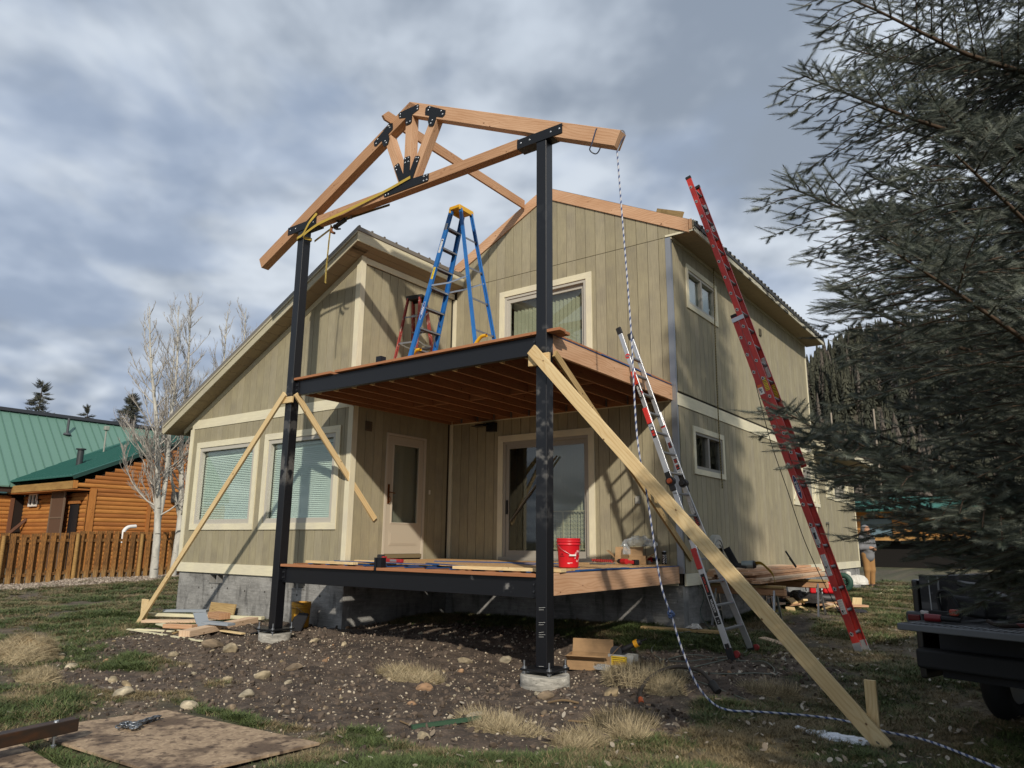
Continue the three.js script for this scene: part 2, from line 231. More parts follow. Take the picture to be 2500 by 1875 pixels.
  // concrete foundation
  const conc = (() => { const t = tex(1024, 512, (u, v) => { const a = fbm(u * 5, v * 4, 5, 5, 4), b = fbm(u * 14, v * 90, 3, 14, 90), c = fbm(u * 40, v * 30, 4, 40, 30), st = fbm(u * 26, v * 3, 4, 26, 3), p = vn(u * 120, v * 60, 120, 60); let k = 0.545 + (a - 0.5) * 0.26 + (b - 0.5) * 0.11 + (c - 0.5) * 0.12 - sst(0.55, 0.8, st) * 0.13 + (p > 0.93 ? 0.12 : p < 0.05 ? -0.2 : 0); return [k * 0.99, k * 0.985, k * 0.96]; }); t.repeat.set(1 / 2.6, 1 / 1.3); return std(0xffffff, 0.92, { map: t, bumpMap: grainBump, bumpScale: 0.003 }); })();
  const found = P('foundation', [frames.win(uvm(plate([[WL + 0.02, -0.3], [WX - 0.015, -0.3], [WX - 0.015, 0.9], [WL + 0.02, 0.9]], 0.2, [[[-8.56, 0.70], [-8.12, 0.70], [-8.12, 0.86], [-8.56, 0.86]], [[-6.14, 0.70], [-5.70, 0.70], [-5.70, 0.86], [-6.14, 0.86]]]), 0).translate(0, 0, -0.21)), B2(WL + 0.02, WL + 0.22, -0.3, 0.9, -8, WZ - 0.21, 2), B2(WX - 0.215, WX - 0.015, -0.3, 0.9, GZ, WZ - 0.21, 2), B2(WX - 0.2, HX - 0.015, -0.3, 0.9, GZ - 0.215, GZ - 0.015, 0), B2(HX - 0.215, HX - 0.015, -0.3, 0.9, FZ2, GZ - 0.215, 2)], conc);
  for (const x of [-8.56, -6.14]) { const v = mesh('foundation_vent', [L('win', x, x + 0.44, 0.70, 0.86, -0.17, -0.15), L('win', x + 0.21, x + 0.235, 0.70, 0.86, -0.15, -0.02), L('win', x, x + 0.44, 0.695, 0.71, -0.15, 0.0)], conc, H); }
  mesh('tie_hole', [-8.9, -8.45, -7.95, -7.4, -6.8, -6.45, -5.9, -5.3].map((x, i) => rod([x, 0.60 + (i % 3) * 0.012, WZ - 0.012], [x, 0.60 + (i % 3) * 0.012, WZ - 0.0085], 0.017, 0.02)), std(0x3d3b37, 1), found);
  // wing roof: a single slope, high over the porch wall
  const ex = -4.461, rz = -0.826, rl = -10.2, s = 0.514, rt = x => 6.85 - (ex - x) * s, roofMat = std(0x79736a, 0.5, { metalness: 0.15 });
  const prof = (x0, x1, d0, d1, z0, z1) => uvm(new THREE.ExtrudeGeometry(new THREE.Shape([[x0, rt(x0) + d0], [x1, rt(x1) + d0], [x1, rt(x1) + d1], [x0, rt(x0) + d1]].map(p => new THREE.Vector2(...p))), { depth: z1 - z0, bevelEnabled: false }).translate(0, 0, z0), 0);
  P('roof', [prof(rl, ex + 0.02, -0.06, 0.012, -11, rz + 0.02)], roofMat);
  { const ribs = []; for (let z = rz - 0.02; z > GZ; z -= 0.3) ribs.push(prof(rl, ex + 0.025, 0.012, 0.032, z - 0.02, z + 0.02)); mesh('roof_rib', ribs, roofMat, H); }
  P('rake_fascia', [prof(rl, ex, -0.24, -0.1, rz - 0.022, rz)], M.fascia); P('rake_fascia', [prof(rl, ex + 0.012, -0.1, 0.004, rz, rz + 0.018)], M.fascia);
  P('high_fascia', [B2(ex - 0.022, ex + 0.004, 6.615, 6.83, GZ + 0.02, rz, 2)], M.cream); P('low_fascia', [B2(rl - 0.02, rl, rt(rl) - 0.2, rt(rl), -11, rz + 0.015, 2)], M.fascia);
  { const so = mesh('soffit', [prof(rl + 0.01, ex - 0.03, -0.20, -0.19, WZ, rz - 0.022)], M.darkgap, H); let k = 0; for (let x = rl + 0.01; x < WX + 0.02; x += 0.235, k++) mesh('soffit_board', prof(x + 0.004, Math.min(x + 0.231, ex - 0.03), -0.232, -0.202, WZ + 0.0, rz - 0.024), M.soffit, so); 
    for (let x = WX + 0.02, i = 0; i < 2; i++, x += 0.11) mesh('soffit_board', prof(x + 0.003, Math.min(x + 0.107, ex - 0.024), -0.232, -0.202, GZ + 0.02, rz - 0.024), M.soffit, so); }
  P('frieze_board', [prof(WL - 0.3, WX - 0.09, -0.34, -0.236, WZ, WZ + 0.025)], M.trim); P('frieze_board', [B2(WX, WX + 0.03, 6.38, 6.49, GZ + 0.02, WZ - 0.09, 2)], M.trim);
  // main roof
  const mr = x => 8.235 - Math.abs(x + 2.45) * 0.5;
  const slope = (x0, x1, d0, d1, z0, z1) => uvm(new THREE.ExtrudeGeometry(new THREE.Shape([[x0, mr(x0) + d0], [x1, mr(x1) + d0], [x1, mr(x1) + d1], [x0, mr(x0) + d1]].map(p => new THREE.Vector2(...p))), { depth: z1 - z0, bevelEnabled: false }).translate(0, 0, z0), 0);
  P('main_roof', [slope(-2.45, 0.5, -0.08, -0.012, FZ - 0.25, GZ + 0.0), slope(-5.4, -2.45, -0.08, -0.012, FZ - 0.25, GZ + 0.0)], std(0x35332f, 0.55, { metalness: 0.3 }));
  { const r = []; for (let z = GZ - 0.1; z > FZ - 0.25; z -= 0.229) r.push(slope(-2.4, 0.515, -0.012, 0.03, z - 0.016, z + 0.016)); mesh('roof_rib', r, std(0x2f2e2b, 0.5, { metalness: 0.3 }), H); }
  P('rake_board', [slope(-2.452, 0.40, -0.24, -0.01, GZ, GZ + 0.04)], M.fir); P('rake_board', [slope(-5.0, -2.455, -0.24, -0.01, GZ, GZ + 0.04)], M.fir); P('rake_block', [B2(0.41, 0.455, 6.62, 6.80, GZ, GZ + 0.03, 1)], M.fir);
  P('roof_board_scrap', [bar([-0.3, 7.24, GZ - 0.3], [0.25, 6.95, GZ - 0.1], 0.04, 0.14)], M.pineOld);
  const worn = (() => { const t = tex(1024, 128, (u, v) => { const p = fbm(u * 60, v * 6, 4, 60, 6), q = fbm(u * 6, v * 2, 3, 6, 2); const k = sst(0.55, 0.62, p + (q - 0.5) * 0.9 + (v - 0.5) * 0.12) * sst(0.5, 0.6, q + 0.08); return mix3([0.72, 0.70, 0.62], [0.22, 0.21, 0.19], k * 0.9); }); t.repeat.set(1 / 8.7, 1 / 0.22); return std(0xffffff, 0.85, { map: t }); })();
  P('eave_fascia', [B2(0.46, 0.485, 6.59, 6.785, FZ - 0.26, GZ, 2)], worn);
  { const so = mesh('eave_soffit', [B2(HX, 0.46, 6.612, 6.622, FZ - 0.26, GZ)], M.darkgap, H); for (let z = GZ; z > FZ - 0.2; z -= 0.102) mesh('soffit_board', B2(HX, 0.458, 6.598, 6.611, z - 0.098, z, 0), M.soffit, so); mesh('soffit_end', [B2(HX - 0.07, 0.46, 6.588, 6.622, GZ, GZ + 0.016)], M.trim, so); P('soffit_moulding', [B2(HX, HX + 0.035, 6.545, 6.597, FZ, GZ, 2)], M.fascia); }
  // low rear roof
  const lr = x => 4.33 - (x - 0.02) * 0.6;
  const lowS = (x0, x1, d0, d1, z0, z1) => uvm(new THREE.ExtrudeGeometry(new THREE.Shape([[x0, lr(x0) + d0], [x1, lr(x1) + d0], [x1, lr(x1) + d1], [x0, lr(x0) + d1]].map(p => new THREE.Vector2(...p))), { depth: z1 - z0, bevelEnabled: false }).translate(0, 0, z0), 0);
  P('rear_roof', [lowS(-3, 0.63, -0.05, 0.015, FZ2 - 0.3, FZ - 0.012)], std(0x35332f, 0.6)); P('rear_roof_end', [uvm(new THREE.ExtrudeGeometry(new THREE.Shape([[HX, 3.77], [0.6, 3.77], [0.6, 3.93], [HX, 4.27]].map(p => new THREE.Vector2(...p))), { depth: 0.02, bevelEnabled: false }).translate(0, 0, FZ - 0.03), 0)], M.trim);
  P('rear_fascia', [B2(0.60, 0.622, 3.765, 3.95, FZ2 - 0.3, FZ - 0.012, 2)], M.trim); P('rear_soffit', [B2(HX, 0.6, 3.768, 3.78, FZ2 - 0.3, FZ - 0.03)], M.soffit);

  // windows and doors
  const glassDark = new THREE.MeshPhysicalMaterial({ color: 0xf4f8f6, roughness: 0.015, transmission: 1, thickness: 0, ior: 1.5 });
  const vinyl = std(0xb6b2a6, 0.5), frameGray = std(0x8f8c84, 0.5);
  const blindMat = std(0xd3dcd4, 0.7), slatV = std(0x9d9a84, 0.8);
  function winUnit(name, f, s0, s1, y0, y1, tw, opt = {}) {
    const w = new THREE.Group(); w.name = name; H.add(w); const q = (n, list, m) => mesh(n, list.map(a => L(f, ...a)), m, w);
    mesh('casing', [L(f, s0, s1, y1 - tw, y1, 0, 0.036, 0), L(f, s0, s0 + tw, opt.open ? y0 : y0 + tw, y1 - tw, 0, 0.036, 1), L(f, s1 - tw, s1, opt.open ? y0 : y0 + tw, y1 - tw, 0, 0.036, 1), ...(opt.open ? [] : [L(f, s0, s1, y0, y0 + tw, 0, 0.036, 0)])], M.trim, w);
    const a = s0 + tw, b = s1 - tw, c = opt.open ? y0 : y0 + tw, d = y1 - tw, t = opt.fw || 0.05, fm = opt.fm || vinyl;
    q('frame', [[a, b, d - t, d, -0.06, 0.018], [a, a + t, c, d - t, -0.06, 0.018], [b - t, b, c, d - t, -0.06, 0.018], [a + t, b - t, c, c + t * 1.15, -0.06, 0.018]], fm);
    return [w, q, a + t, b - t, c + t * 1.15, d - t, fm];
  }
  for (const [s0, s1] of [[-9.394, -7.286], [-7.104, -4.978]]) {
    const [w, q, a, b, c, d, fm] = winUnit('window', 'win', s0, s1, 1.701, 3.462, 0.115, { fw: 0.075 });
    q('pane', [[a, b, c, d, -0.055, -0.05]], glassDark);
    const n = 37, sl = []; for (let i = 0; i < n; i++) { const y = c + 0.01 + (d - 0.1 - c) * i / n; sl.push(frames.win(box(b - a - 0.02, 0.0016, 0.041).rotateX(1.0).translate((a + b) / 2, y, -0.085))); }
    mesh('blind', [...sl, L('win', a, b, d - 0.07, d - 0.02, -0.12, -0.08), L('win', a, b, c + 0.005, c + 0.03, -0.11, -0.085)], blindMat, w); q('shade_cloth', [[a - 0.01, b + 0.01, c - 0.02, d + 0.02, -0.13, -0.125]], blindMat);
  }
  // two lights sliding windows of the side wall
  for (const [s0, s1, y0, y1] of [[4.308, 5.77, 5.495, 6.305], [4.308, 5.745, 2.64, 3.44], [13.99, 15.36, 2.68, 3.45], [10.9, 11.83, 2.43, 3.4]]) {
    const [w, q, a, b, c, d, fm] = winUnit('window', 'side', s0, s1, y0, y1, 0.09, { fw: 0.045, fm: y0 > 5 ? vinyl : frameGray }); const m = (a + b) / 2;
    q('mullion', [[m - 0.035, m + 0.035, c, d, -0.05, 0.012]], y0 > 5 ? vinyl : frameGray); q('pane', [[a, m - 0.035, c, d, -0.045, -0.04]], glassDark); q('pane', [[m + 0.035, b, c, d, -0.04, -0.035]], glassDark);
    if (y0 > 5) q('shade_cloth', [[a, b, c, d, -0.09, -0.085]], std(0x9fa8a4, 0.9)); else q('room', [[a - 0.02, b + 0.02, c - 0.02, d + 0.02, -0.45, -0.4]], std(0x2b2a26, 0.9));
  }
  // shutters with X braces beside the far windows
  for (const [a, b, y0, y1] of [[10.05, 10.88, 2.40, 3.42], [11.84, 12.40, 2.43, 3.40], [13.16, 13.97, 2.70, 3.45], [15.38, 15.9, 2.7, 3.45]]) {
    const w = new THREE.Group(); w.name = 'shutter'; H.add(w); mesh('panel', L('side', a, b, y0, y1, 0, 0.022, 1), M.cream, w);
    const q = (p0, p1) => bar([p0[0], p0[1], 0], [p1[0], p1[1], 0], 0.018, 0.07, [0, 1, 0.001]); const r = 0.05;
    mesh('brace', [L('side', a, b, y0, y0 + 0.08, 0.022, 0.04, 0), L('side', a, b, y1 - 0.08, y1, 0.022, 0.04, 0), frames.side(q([a + r, y0 + 0.1], [b - r, y1 - 0.1]).translate(0, 0, 0.033)), frames.side(q([a + r, y1 - 0.1], [b - r, y0 + 0.1]).translate(0, 0, 0.030))], M.trim, w);
  }
  // sliding doors, lower and upper
  for (const [s0, s1, y0, y1] of [[-3.506, -1.454, 1.2, 3.455], [-3.516, -1.461, 4.02, 6.29]]) {
    const up = y0 > 3, [w, q, a, b, c, d, fm] = winUnit('sliding_door', 'gab', s0, s1, y0, y1, 0.115, { open: true, fw: 0.055, fm: up ? vinyl : std(0x9a958a, 0.5) }), m = (a + b) / 2;
    q('threshold', [[s0 + 0.05, s1 - 0.05, y0 - 0.02, y0 + 0.055, 0.018, 0.06]], fm);
    const sash = (x0, x1, z) => q('sash', [[x0, x0 + 0.07, c, d, z - 0.02, z + 0.02], [x1 - 0.07, x1, c, d, z - 0.02, z + 0.02], [x0 + 0.07, x1 - 0.07, d - 0.08, d, z - 0.02, z + 0.02], [x0 + 0.07, x1 - 0.07, c, c + 0.11, z - 0.02, z + 0.02]], fm);
    sash(a, m + 0.03, -0.02); sash(m - 0.03, b, -0.062); q('pane', [[a + 0.07, m - 0.04, c + 0.11, d - 0.08, -0.023, -0.017]], glassDark); q('pane', [[m + 0.04, b - 0.07, c + 0.11, d - 0.08, -0.065, -0.059]], glassDark);
    mesh('handle', L('gab', a + 0.02, a + 0.05, c + 0.75, c + 1.0, 0.0, 0.03), std(0x1a1a1a, 0.5), w);
    const bl = new THREE.Group(); bl.name = 'vertical_blind'; w.add(bl); const n = up ? 19 : 12, x0 = up ? a + 0.05 : m + 0.02; for (let i = 0; i < n; i++) { const x = x0 + (b - x0) * (i + 0.5) / n; mesh('blind_slat', frames.gab(box(0.088, d - c - 0.05, 0.002, 0, 0, 0, 1).rotateY(up ? 0.42 : 0.9).translate(x, (c + d) / 2 - 0.02, -0.17)), slatV, bl); }
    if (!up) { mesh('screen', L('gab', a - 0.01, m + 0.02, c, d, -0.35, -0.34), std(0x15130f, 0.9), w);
      // low wire pet gate behind the glass
      const gts = [L('gab', m + 0.06, b - 0.04, c + 0.78, c + 0.8, -0.115, -0.1), L('gab', m + 0.06, b - 0.04, c + 0.14, c + 0.16, -0.115, -0.1), L('gab', m + 0.3, m + 0.32, c + 0.1, c + 0.8, -0.115, -0.1)]; for (let i = 0; i < 16; i++) gts.push(L('gab', m + 0.07 + i * 0.05, m + 0.074 + i * 0.05, c + 0.16, c + 0.78, -0.109, -0.106)); for (let i = 1; i < 9; i++) gts.push(L('gab', m + 0.06, b - 0.04, c + 0.16 + i * 0.07, c + 0.164 + i * 0.07, -0.109, -0.106)); mesh('wire_gate', gts, std(0xa9a183, 0.6), w);
      mesh('security_bar', [frames.gab(bar([a + 0.1, c + 0.62, -0.004], [m + 0.25, c + 1.75, -0.004], 0.012, 0.05, [0, 0, 1]))], std(0x77736a, 0.6), w); }
  }
  // entrance door
  {
    const w = new THREE.Group(); w.name = 'entrance_door'; H.add(w); const q = (n, list, m) => mesh(n, list.map(a => L('door', ...a)), m, w), dm = std(0xb9ae9b, 0.55), tm = std(0xc2b8a6, 0.6);
    q('casing', [[1.973, 2.02, 1.20, 3.414, 0, 0.03, 1], [2.955, 3.003, 1.20, 3.414, 0, 0.03, 1], [2.02, 2.955, 3.375, 3.414, 0, 0.03, 0]], tm);
    q('slab', [[2.03, 2.165, 1.30, 3.37, -0.03, 0.012], [2.825, 2.945, 1.30, 3.37, -0.03, 0.012], [2.165, 2.825, 3.225, 3.37, -0.03, 0.012], [2.165, 2.825, 1.30, 1.83, -0.03, 0.012]], dm);
    q('glass_bead', [[2.15, 2.175, 1.82, 3.235, 0.012, 0.022], [2.815, 2.84, 1.82, 3.235, 0.012, 0.022], [2.175, 2.815, 3.215, 3.235, 0.012, 0.022], [2.175, 2.815, 1.82, 1.84, 0.012, 0.022]], tm);
    q('pane', [[2.165, 2.825, 1.83, 3.225, -0.012, -0.006]], glassDark); q('raised_panel', [[2.13, 2.84, 1.44, 1.69, 0.012, 0.017], [2.16, 2.81, 1.47, 1.66, 0.017, 0.023]], dm); q('sill', [[2.02, 2.955, 1.225, 1.295, -0.02, 0.035]], std(0x7a6c50, 0.8));
    const brass = std(0x7a4a26, 0.35, { metalness: 0.8 }); mesh('handle', [L('door', 2.055, 2.095, 2.16, 2.50, 0.012, 0.024), frames.door(rod([2.075, 2.36, 0.012], [2.075, 2.36, 0.07], 0.01)), frames.door(rod([2.075, 2.36, 0.065], [2.19, 2.345, 0.065], 0.009)), frames.door(tube([[2.075, 2.3, 0.02], [2.075, 2.27, 0.06], [2.075, 2.2, 0.06], [2.075, 2.17, 0.02]], 0.009, 12))], brass, w);
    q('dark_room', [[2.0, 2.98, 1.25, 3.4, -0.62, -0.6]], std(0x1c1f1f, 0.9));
  }
  // small fittings on the walls
  const vent = P('wall_vent', [L('door', 1.45, 1.60, 3.38, 3.55, 0.014, 0.03), ...[0, 1, 2, 3].map(i => L('door', 1.46, 1.59, 3.40 + i * 0.038, 3.42 + i * 0.038, 0.03, 0.045))], std(0x5d5140, 0.9));
  P('doorbell', [L('door', 3.12, 3.15, 2.38, 2.46, 0.014, 0.03)], std(0xd8d2c4, 0.5));
  const lamp = P('porch_light', [L('gab', -3.72, -3.55, 3.55, 3.72, 0.014, 0.13), frames.gab(box(0.22, 0.018, 0.2, -3.78, 3.675, 0.16))], std(0x0d0e10, 0.4)); mesh('visor', frames.gab(box(0.26, 0.012, 0.16, -3.83, 3.655, 0.2).rotateZ(0)), std(0x17181b, 0.3), lamp);
  P('outlet_box', [L('gab', -0.70, -0.625, 2.14, 2.26, 0.014, 0.05)], std(0x9a988f, 0.6));
  const mt = P('vent_hood', [frames.side(rbox(0.42, 0.24, 0.1, 0.03, 4.99, 1.36, 0.06)), frames.side(cyl(0.21, 0.21, 0.1, 0, 0, 0, 28).rotateX(Math.PI / 2).translate(4.99, 1.46, 0.06))], std(0xb4b2a8, 0.5)); mesh('hood_rib', [1.42, 1.5].map(y => frames.side(new THREE.TorusGeometry(0.19, 0.008, 6, 20, Math.PI).translate(4.99, y - 0.1, 0.115))), std(0x8f8d85, 0.5), mt);
  P('hose_bib', [frames.side(rod([12.9, 2.05, 0], [12.9, 2.05, 0.09], 0.035)), frames.side(tube([[12.9, 2.05, 0.08], [12.95, 1.9, 0.06], [12.85, 1.6, 0.05], [12.9, 1.25, 0.05]], 0.012, 20))], std(0x5a5a54, 0.7));
  P('gable_vent', [L('side', 8.3, 8.42, 5.95, 6.1, 0.014, 0.04)], std(0x4a4436, 0.9)); P('flood_light', [frames.side(new THREE.SphereGeometry(0.07, 12, 8).translate(11.55, 3.78, 0.06)), L('side', 11.48, 11.62, 3.74, 3.86, 0.027, 0.05)], std(0xd5d2c8, 0.5));
}
// ---------------------------------------------------------------- steel posts on concrete footings
const PX = [-0.076, -4.926], PY = [-0.02, 0.105], PZ = -0.076, UY = 4.016, LY = 1.179;
{
  const scuffTex = (seed, list) => tex(128, 2048, (u, v) => { let k = 0; for (const [y, h, s] of list) k = Math.max(k, sst(h, h * 0.3, Math.abs(v * 7 - y)) * sst(0.42, 0.62, fbm(u * 5 + seed, v * 7 * 9, 4, 256, 63)) * s); const d = vn(u * 60, v * 900) > 0.975 ? 0.25 : 0; const c = mix3([0.075, 0.08, 0.095], [0.42, 0.41, 0.39], clamp(k + d * 0.8)); return c; }, true, [1 / 0.6, 1 / 7]);
  const labels = ['black square steel post carrying the right end of the timber truss', 'black square steel post at the left front corner of the decks'];
  const foot = ['round concrete footing under the right black steel post', 'round concrete footing under the left black steel post'];
  PX.forEach((x, i) => {
    const y0 = PY[i] + [0.0, 0][i], base = y0 + [0.18, 0.125][i];
    const f = thing('concrete_footing', foot[i], 'footing', [x, 0, PZ]); const R = i ? 0.235 : 0.275, hh = base - 0.062;
    const pr = []; const top = hh, bot = -0.35; for (const [r, y] of [[R * 1.01, bot], [R * 1.0, top - 0.11], [R * 0.992, top - 0.105], [R, top - 0.1], [R, top - 0.012], [R - 0.012, top], [0, top]]) pr.push(new THREE.Vector2(r, y));
    mesh('footing_body', new THREE.LatheGeometry(pr, 40), std(0xffffff, 0.95, { map: tex(512, 256, (u, v) => { const a = fbm(u * 8, v * 8 + i, 5, 8, 8), b = fbm(u * 40, v * 40, 3, 40, 40), p = vn(u * 90, v * 60, 90, 60); const k = 0.60 + (a - 0.5) * 0.4 + (b - 0.5) * 0.22 - (p > 0.9 ? 0.14 : 0); return [k, k * 0.98, k * 0.92]; }) }), f);
    const p = thing('steel_post', labels[i], 'post', [x, 0, PZ]);
    const t = scuffTex(i * 9 + 2, i ? [[2.6, 0.35, 0.8], [3.35, 0.3, 0.6], [3.9, 0.2, 0.7]] : [[3.1, 0.45, 0.9], [2.45, 0.35, 0.9], [3.95, 0.2, 1], [1.9, 0.3, 0.4], [5.6, 0.3, 0.15]]);
    const col = new RoundedBoxGeometry(0.152, 6.62 - base, 0.152, 2, 0.009).translate(0, (6.62 + base) / 2, 0); { const P = col.attributes.position, U = col.attributes.uv; for (let k = 0; k < P.count; k++) U.setXY(k, P.getX(k) + P.getZ(k) * 1.3 + 0.3, P.getY(k)); }
    mesh('post_tube', col, std(0xffffff, 0.38, { map: t, metalness: 0.1 }), p);
    mesh('base_plate', rbox(0.40, 0.022, 0.40, 0.004, 0, base - 0.011, 0), std(0x2b2c2e, 0.45, { metalness: 0.6 }), p);
    for (const a of [-1, 1]) for (const c of [-1, 1]) mesh('anchor_bolt', [rod([a * 0.165, base - 0.075, c * 0.165], [a * 0.165, base + 0.085, c * 0.165], 0.011), cyl(0.026, 0.026, 0.018, a * 0.165, base + 0.012, c * 0.165, 6), cyl(0.034, 0.034, 0.004, a * 0.165, base + 0.002, c * 0.165, 12), cyl(0.026, 0.026, 0.018, a * 0.165, base - 0.034, c * 0.165, 6)], M.steel, p);
    if (!i) { const ch = []; for (const [y, l] of [[0.62, 2], [0.46, 2], [0.33, 3], [0.02, 1]]) for (let k = 0; k < l; k++) ch.push(bar([-0.03, y + 0.16 + k * 0.022, 0.0772], [0.035 + (k % 2) * 0.02, y + 0.165 + k * 0.026, 0.0772], 0.003, 0.0016, [0, 0, 1])); mesh('chalk_mark', ch, std(0xb9b9b5, 1), p); }
  });
}
// ---------------------------------------------------------------- decks
const blueTape = std(0x1d4f86, 0.45), DX0 = -4.85, DX1 = -0.152;
function steelBeam(name, y1, parent) {
  const y0 = y1 - 0.235, g = [B2(DX0 + 0.005, DX1 - 0.005, y0, y1, -0.14, -0.075, 0)];
  const b = mesh(name, [rbox(DX1 - DX0 - 0.01, 0.235, 0.07, 0.006, (DX0 + DX1) / 2, y1 - 0.1175, -0.11)], std(0xffffff, 0.4, { metalness: 0.1, map: tex(1024, 64, (u, v) => { const s = vn(u * 300, v * 8) > 0.985 ? 0.3 : 0, a = sst(0.62, 0.8, fbm(u * 40, v * 3, 4, 40, 3)) * (y1 < 2 ? Math.max(sst(0.02, 0.006, Math.abs(u - 0.345)), sst(0.022, 0.008, Math.abs(u - 0.47))) : 0); return mix3([0.075, 0.08, 0.095], [0.55, 0.54, 0.52], clamp(s + a * 0.9)); }, true, [1 / 4.8, 1 / 0.3]) }), parent);
  for (const [x, s] of [[DX0, 1], [DX1, -1]]) { mesh('clip_angle', [B2(Math.min(x, x + s * 0.085), Math.max(x, x + s * 0.085), y0 + 0.03, y1 - 0.025, -0.075, -0.062), B2(Math.min(x, x + s * 0.012), Math.max(x, x + s * 0.012), y0 + 0.03, y1 - 0.025, -0.062, -0.01)], M.black, b); mesh('bolt', [0.33, 0.66].flatMap(t => [rod([x + s * 0.055, y0 + 0.235 * t, -0.062], [x + s * 0.055, y0 + 0.235 * t, -0.045], 0.014, 0.014, 6), rod([x + s * 0.055, y0 + 0.235 * t, -0.045], [x + s * 0.055, y0 + 0.235 * t, -0.035], 0.008)]), std(0x55575b, 0.35, { metalness: 0.8 }), b); }
  return b;
}
{
  // upper deck
  const D = thing('upper_deck', 'upper deck frame with black steel front beam and exposed wooden joists', 'deck');
  steelBeam('front_beam', UY, D);
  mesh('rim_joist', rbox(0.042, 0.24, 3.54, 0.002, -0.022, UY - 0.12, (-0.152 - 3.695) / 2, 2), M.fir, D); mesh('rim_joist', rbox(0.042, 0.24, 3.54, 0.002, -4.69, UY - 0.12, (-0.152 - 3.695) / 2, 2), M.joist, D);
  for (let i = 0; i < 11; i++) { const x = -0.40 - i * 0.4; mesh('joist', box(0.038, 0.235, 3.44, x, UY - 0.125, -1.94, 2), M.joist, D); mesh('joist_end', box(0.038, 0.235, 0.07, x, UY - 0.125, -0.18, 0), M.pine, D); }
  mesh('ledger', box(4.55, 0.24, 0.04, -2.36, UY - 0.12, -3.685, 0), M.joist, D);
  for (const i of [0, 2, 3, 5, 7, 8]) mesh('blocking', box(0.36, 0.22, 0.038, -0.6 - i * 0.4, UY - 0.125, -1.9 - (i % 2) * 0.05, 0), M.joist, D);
  mesh('joist_hanger', Array.from({ length: 11 }, (_, i) => box(0.05, 0.15, 0.05, -0.40 - i * 0.4, UY - 0.165, -3.64)), M.aluDull, D);
  mesh('flashing_tape', [B2(-0.046, 0.006, UY, UY + 0.006, -3.69, -0.16), B2(-0.05, 0.014, UY + 0.006, UY + 0.02, -2.9, -1.35)], blueTape, D);
  const fb = M.deckEdge; mesh('deck_board', rbox(0.88, 0.038, 0.14, 0.004, -4.83 + 0.44 - 0.01, UY + 0.021, -0.08, 0), fb, D); mesh('deck_board', rbox(4.05, 0.038, 0.14, 0.004, -1.84, UY + 0.021, -0.08, 0), fb, D);
  const q = rng32(5); for (let r = 1; r < 25; r++) { const z = -0.08 - r * 0.146; mesh('deck_board', rbox(4.86, 0.026, 0.14, 0.003, -2.42, UY + 0.022, z, 0), fb, D); }
  mesh('rail_stub', B2(-2.66 - 0.33, -2.56 - 0.33, UY, UY + 0.13, -0.135, -0.03), M.black, D);
  // the short board end past the right post
  mesh('deck_board', rbox(0.30, 0.038, 0.14, 0.004, 0.0, UY + 0.022, -0.235, 0), fb, D);
}
{
  // lower deck
  const D = thing('lower_deck', 'lower deck platform of raw timber with blue joist tape at door level', 'deck');
  steelBeam('front_beam', 1.128, D);
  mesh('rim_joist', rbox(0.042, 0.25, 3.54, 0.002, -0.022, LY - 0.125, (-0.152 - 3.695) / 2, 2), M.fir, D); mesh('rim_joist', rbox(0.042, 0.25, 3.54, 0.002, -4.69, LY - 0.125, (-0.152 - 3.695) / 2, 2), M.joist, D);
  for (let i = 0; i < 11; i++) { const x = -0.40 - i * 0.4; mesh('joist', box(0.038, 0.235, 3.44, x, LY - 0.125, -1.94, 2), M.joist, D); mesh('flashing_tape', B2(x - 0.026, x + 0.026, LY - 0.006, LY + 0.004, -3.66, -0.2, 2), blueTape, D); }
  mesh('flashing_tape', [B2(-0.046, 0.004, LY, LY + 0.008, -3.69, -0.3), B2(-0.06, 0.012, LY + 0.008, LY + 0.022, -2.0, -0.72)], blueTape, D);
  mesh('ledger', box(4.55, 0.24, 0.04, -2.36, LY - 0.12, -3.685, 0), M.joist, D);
  const fb = M.deckEdge; mesh('deck_board', rbox(2.0, 0.038, 0.14, 0.004, -3.83, 1.149, -0.08, 0), fb, D); mesh('deck_board', rbox(2.60, 0.038, 0.14, 0.004, -1.46, 1.149, -0.08, 0), fb, D);
  mesh('rail_stub', B2(-2.815, -2.775, 1.128, 1.30, -0.1, -0.02), M.black, D); mesh('rail_stub', B2(-2.775, -2.69, 1.17, 1.30, -0.12, -0.03), M.black, D);
}
// oriented strand board laid loose over the lower joists
const osbTex = (mud, seed) => { const q = rng32(seed), fl = []; for (let i = 0; i < 2600; i++) fl.push([q(), q(), q() * 3.14, 0.012 + q() * 0.02, 0.004 + q() * 0.006, q()]); const W = 768, base = new Float32Array(W * W).fill(0.5); for (const [a, b, t, l, w, k] of fl) { const c = Math.cos(t), s = Math.sin(t); for (let dy = -18; dy <= 18; dy++) for (let dx = -18; dx <= 18; dx++) { const u = (dx * c + dy * s) / W / l, v = (-dx * s + dy * c) / W / w; if (u * u < 1 && v * v < 1) base[(((b * W | 0) + dy + W) % W) * W + (((a * W | 0) + dx + W) % W)] = k; } } return tex(W, W, (u, v, i, j) => { const k = base[j * W + i], c = mud ? mix3([0.55, 0.47, 0.38], [0.70, 0.61, 0.50], k) : mix3([0.62, 0.47, 0.31], [0.82, 0.68, 0.48], k), d = fbm(u * 5 + seed, v * 5, 5, 5, 5), e = fbm(u * 26, v * 26, 4, 26, 26), m = mud ? clamp(sst(0.42, 0.75, d + (e - 0.5) * 0.35) * mud * 0.8 + (e > 0.68 ? 0.3 : 0)) : 0; return mix3(c, [0.26, 0.205, 0.165], m); }, true, [1 / 1.3, 1 / 1.3]); };
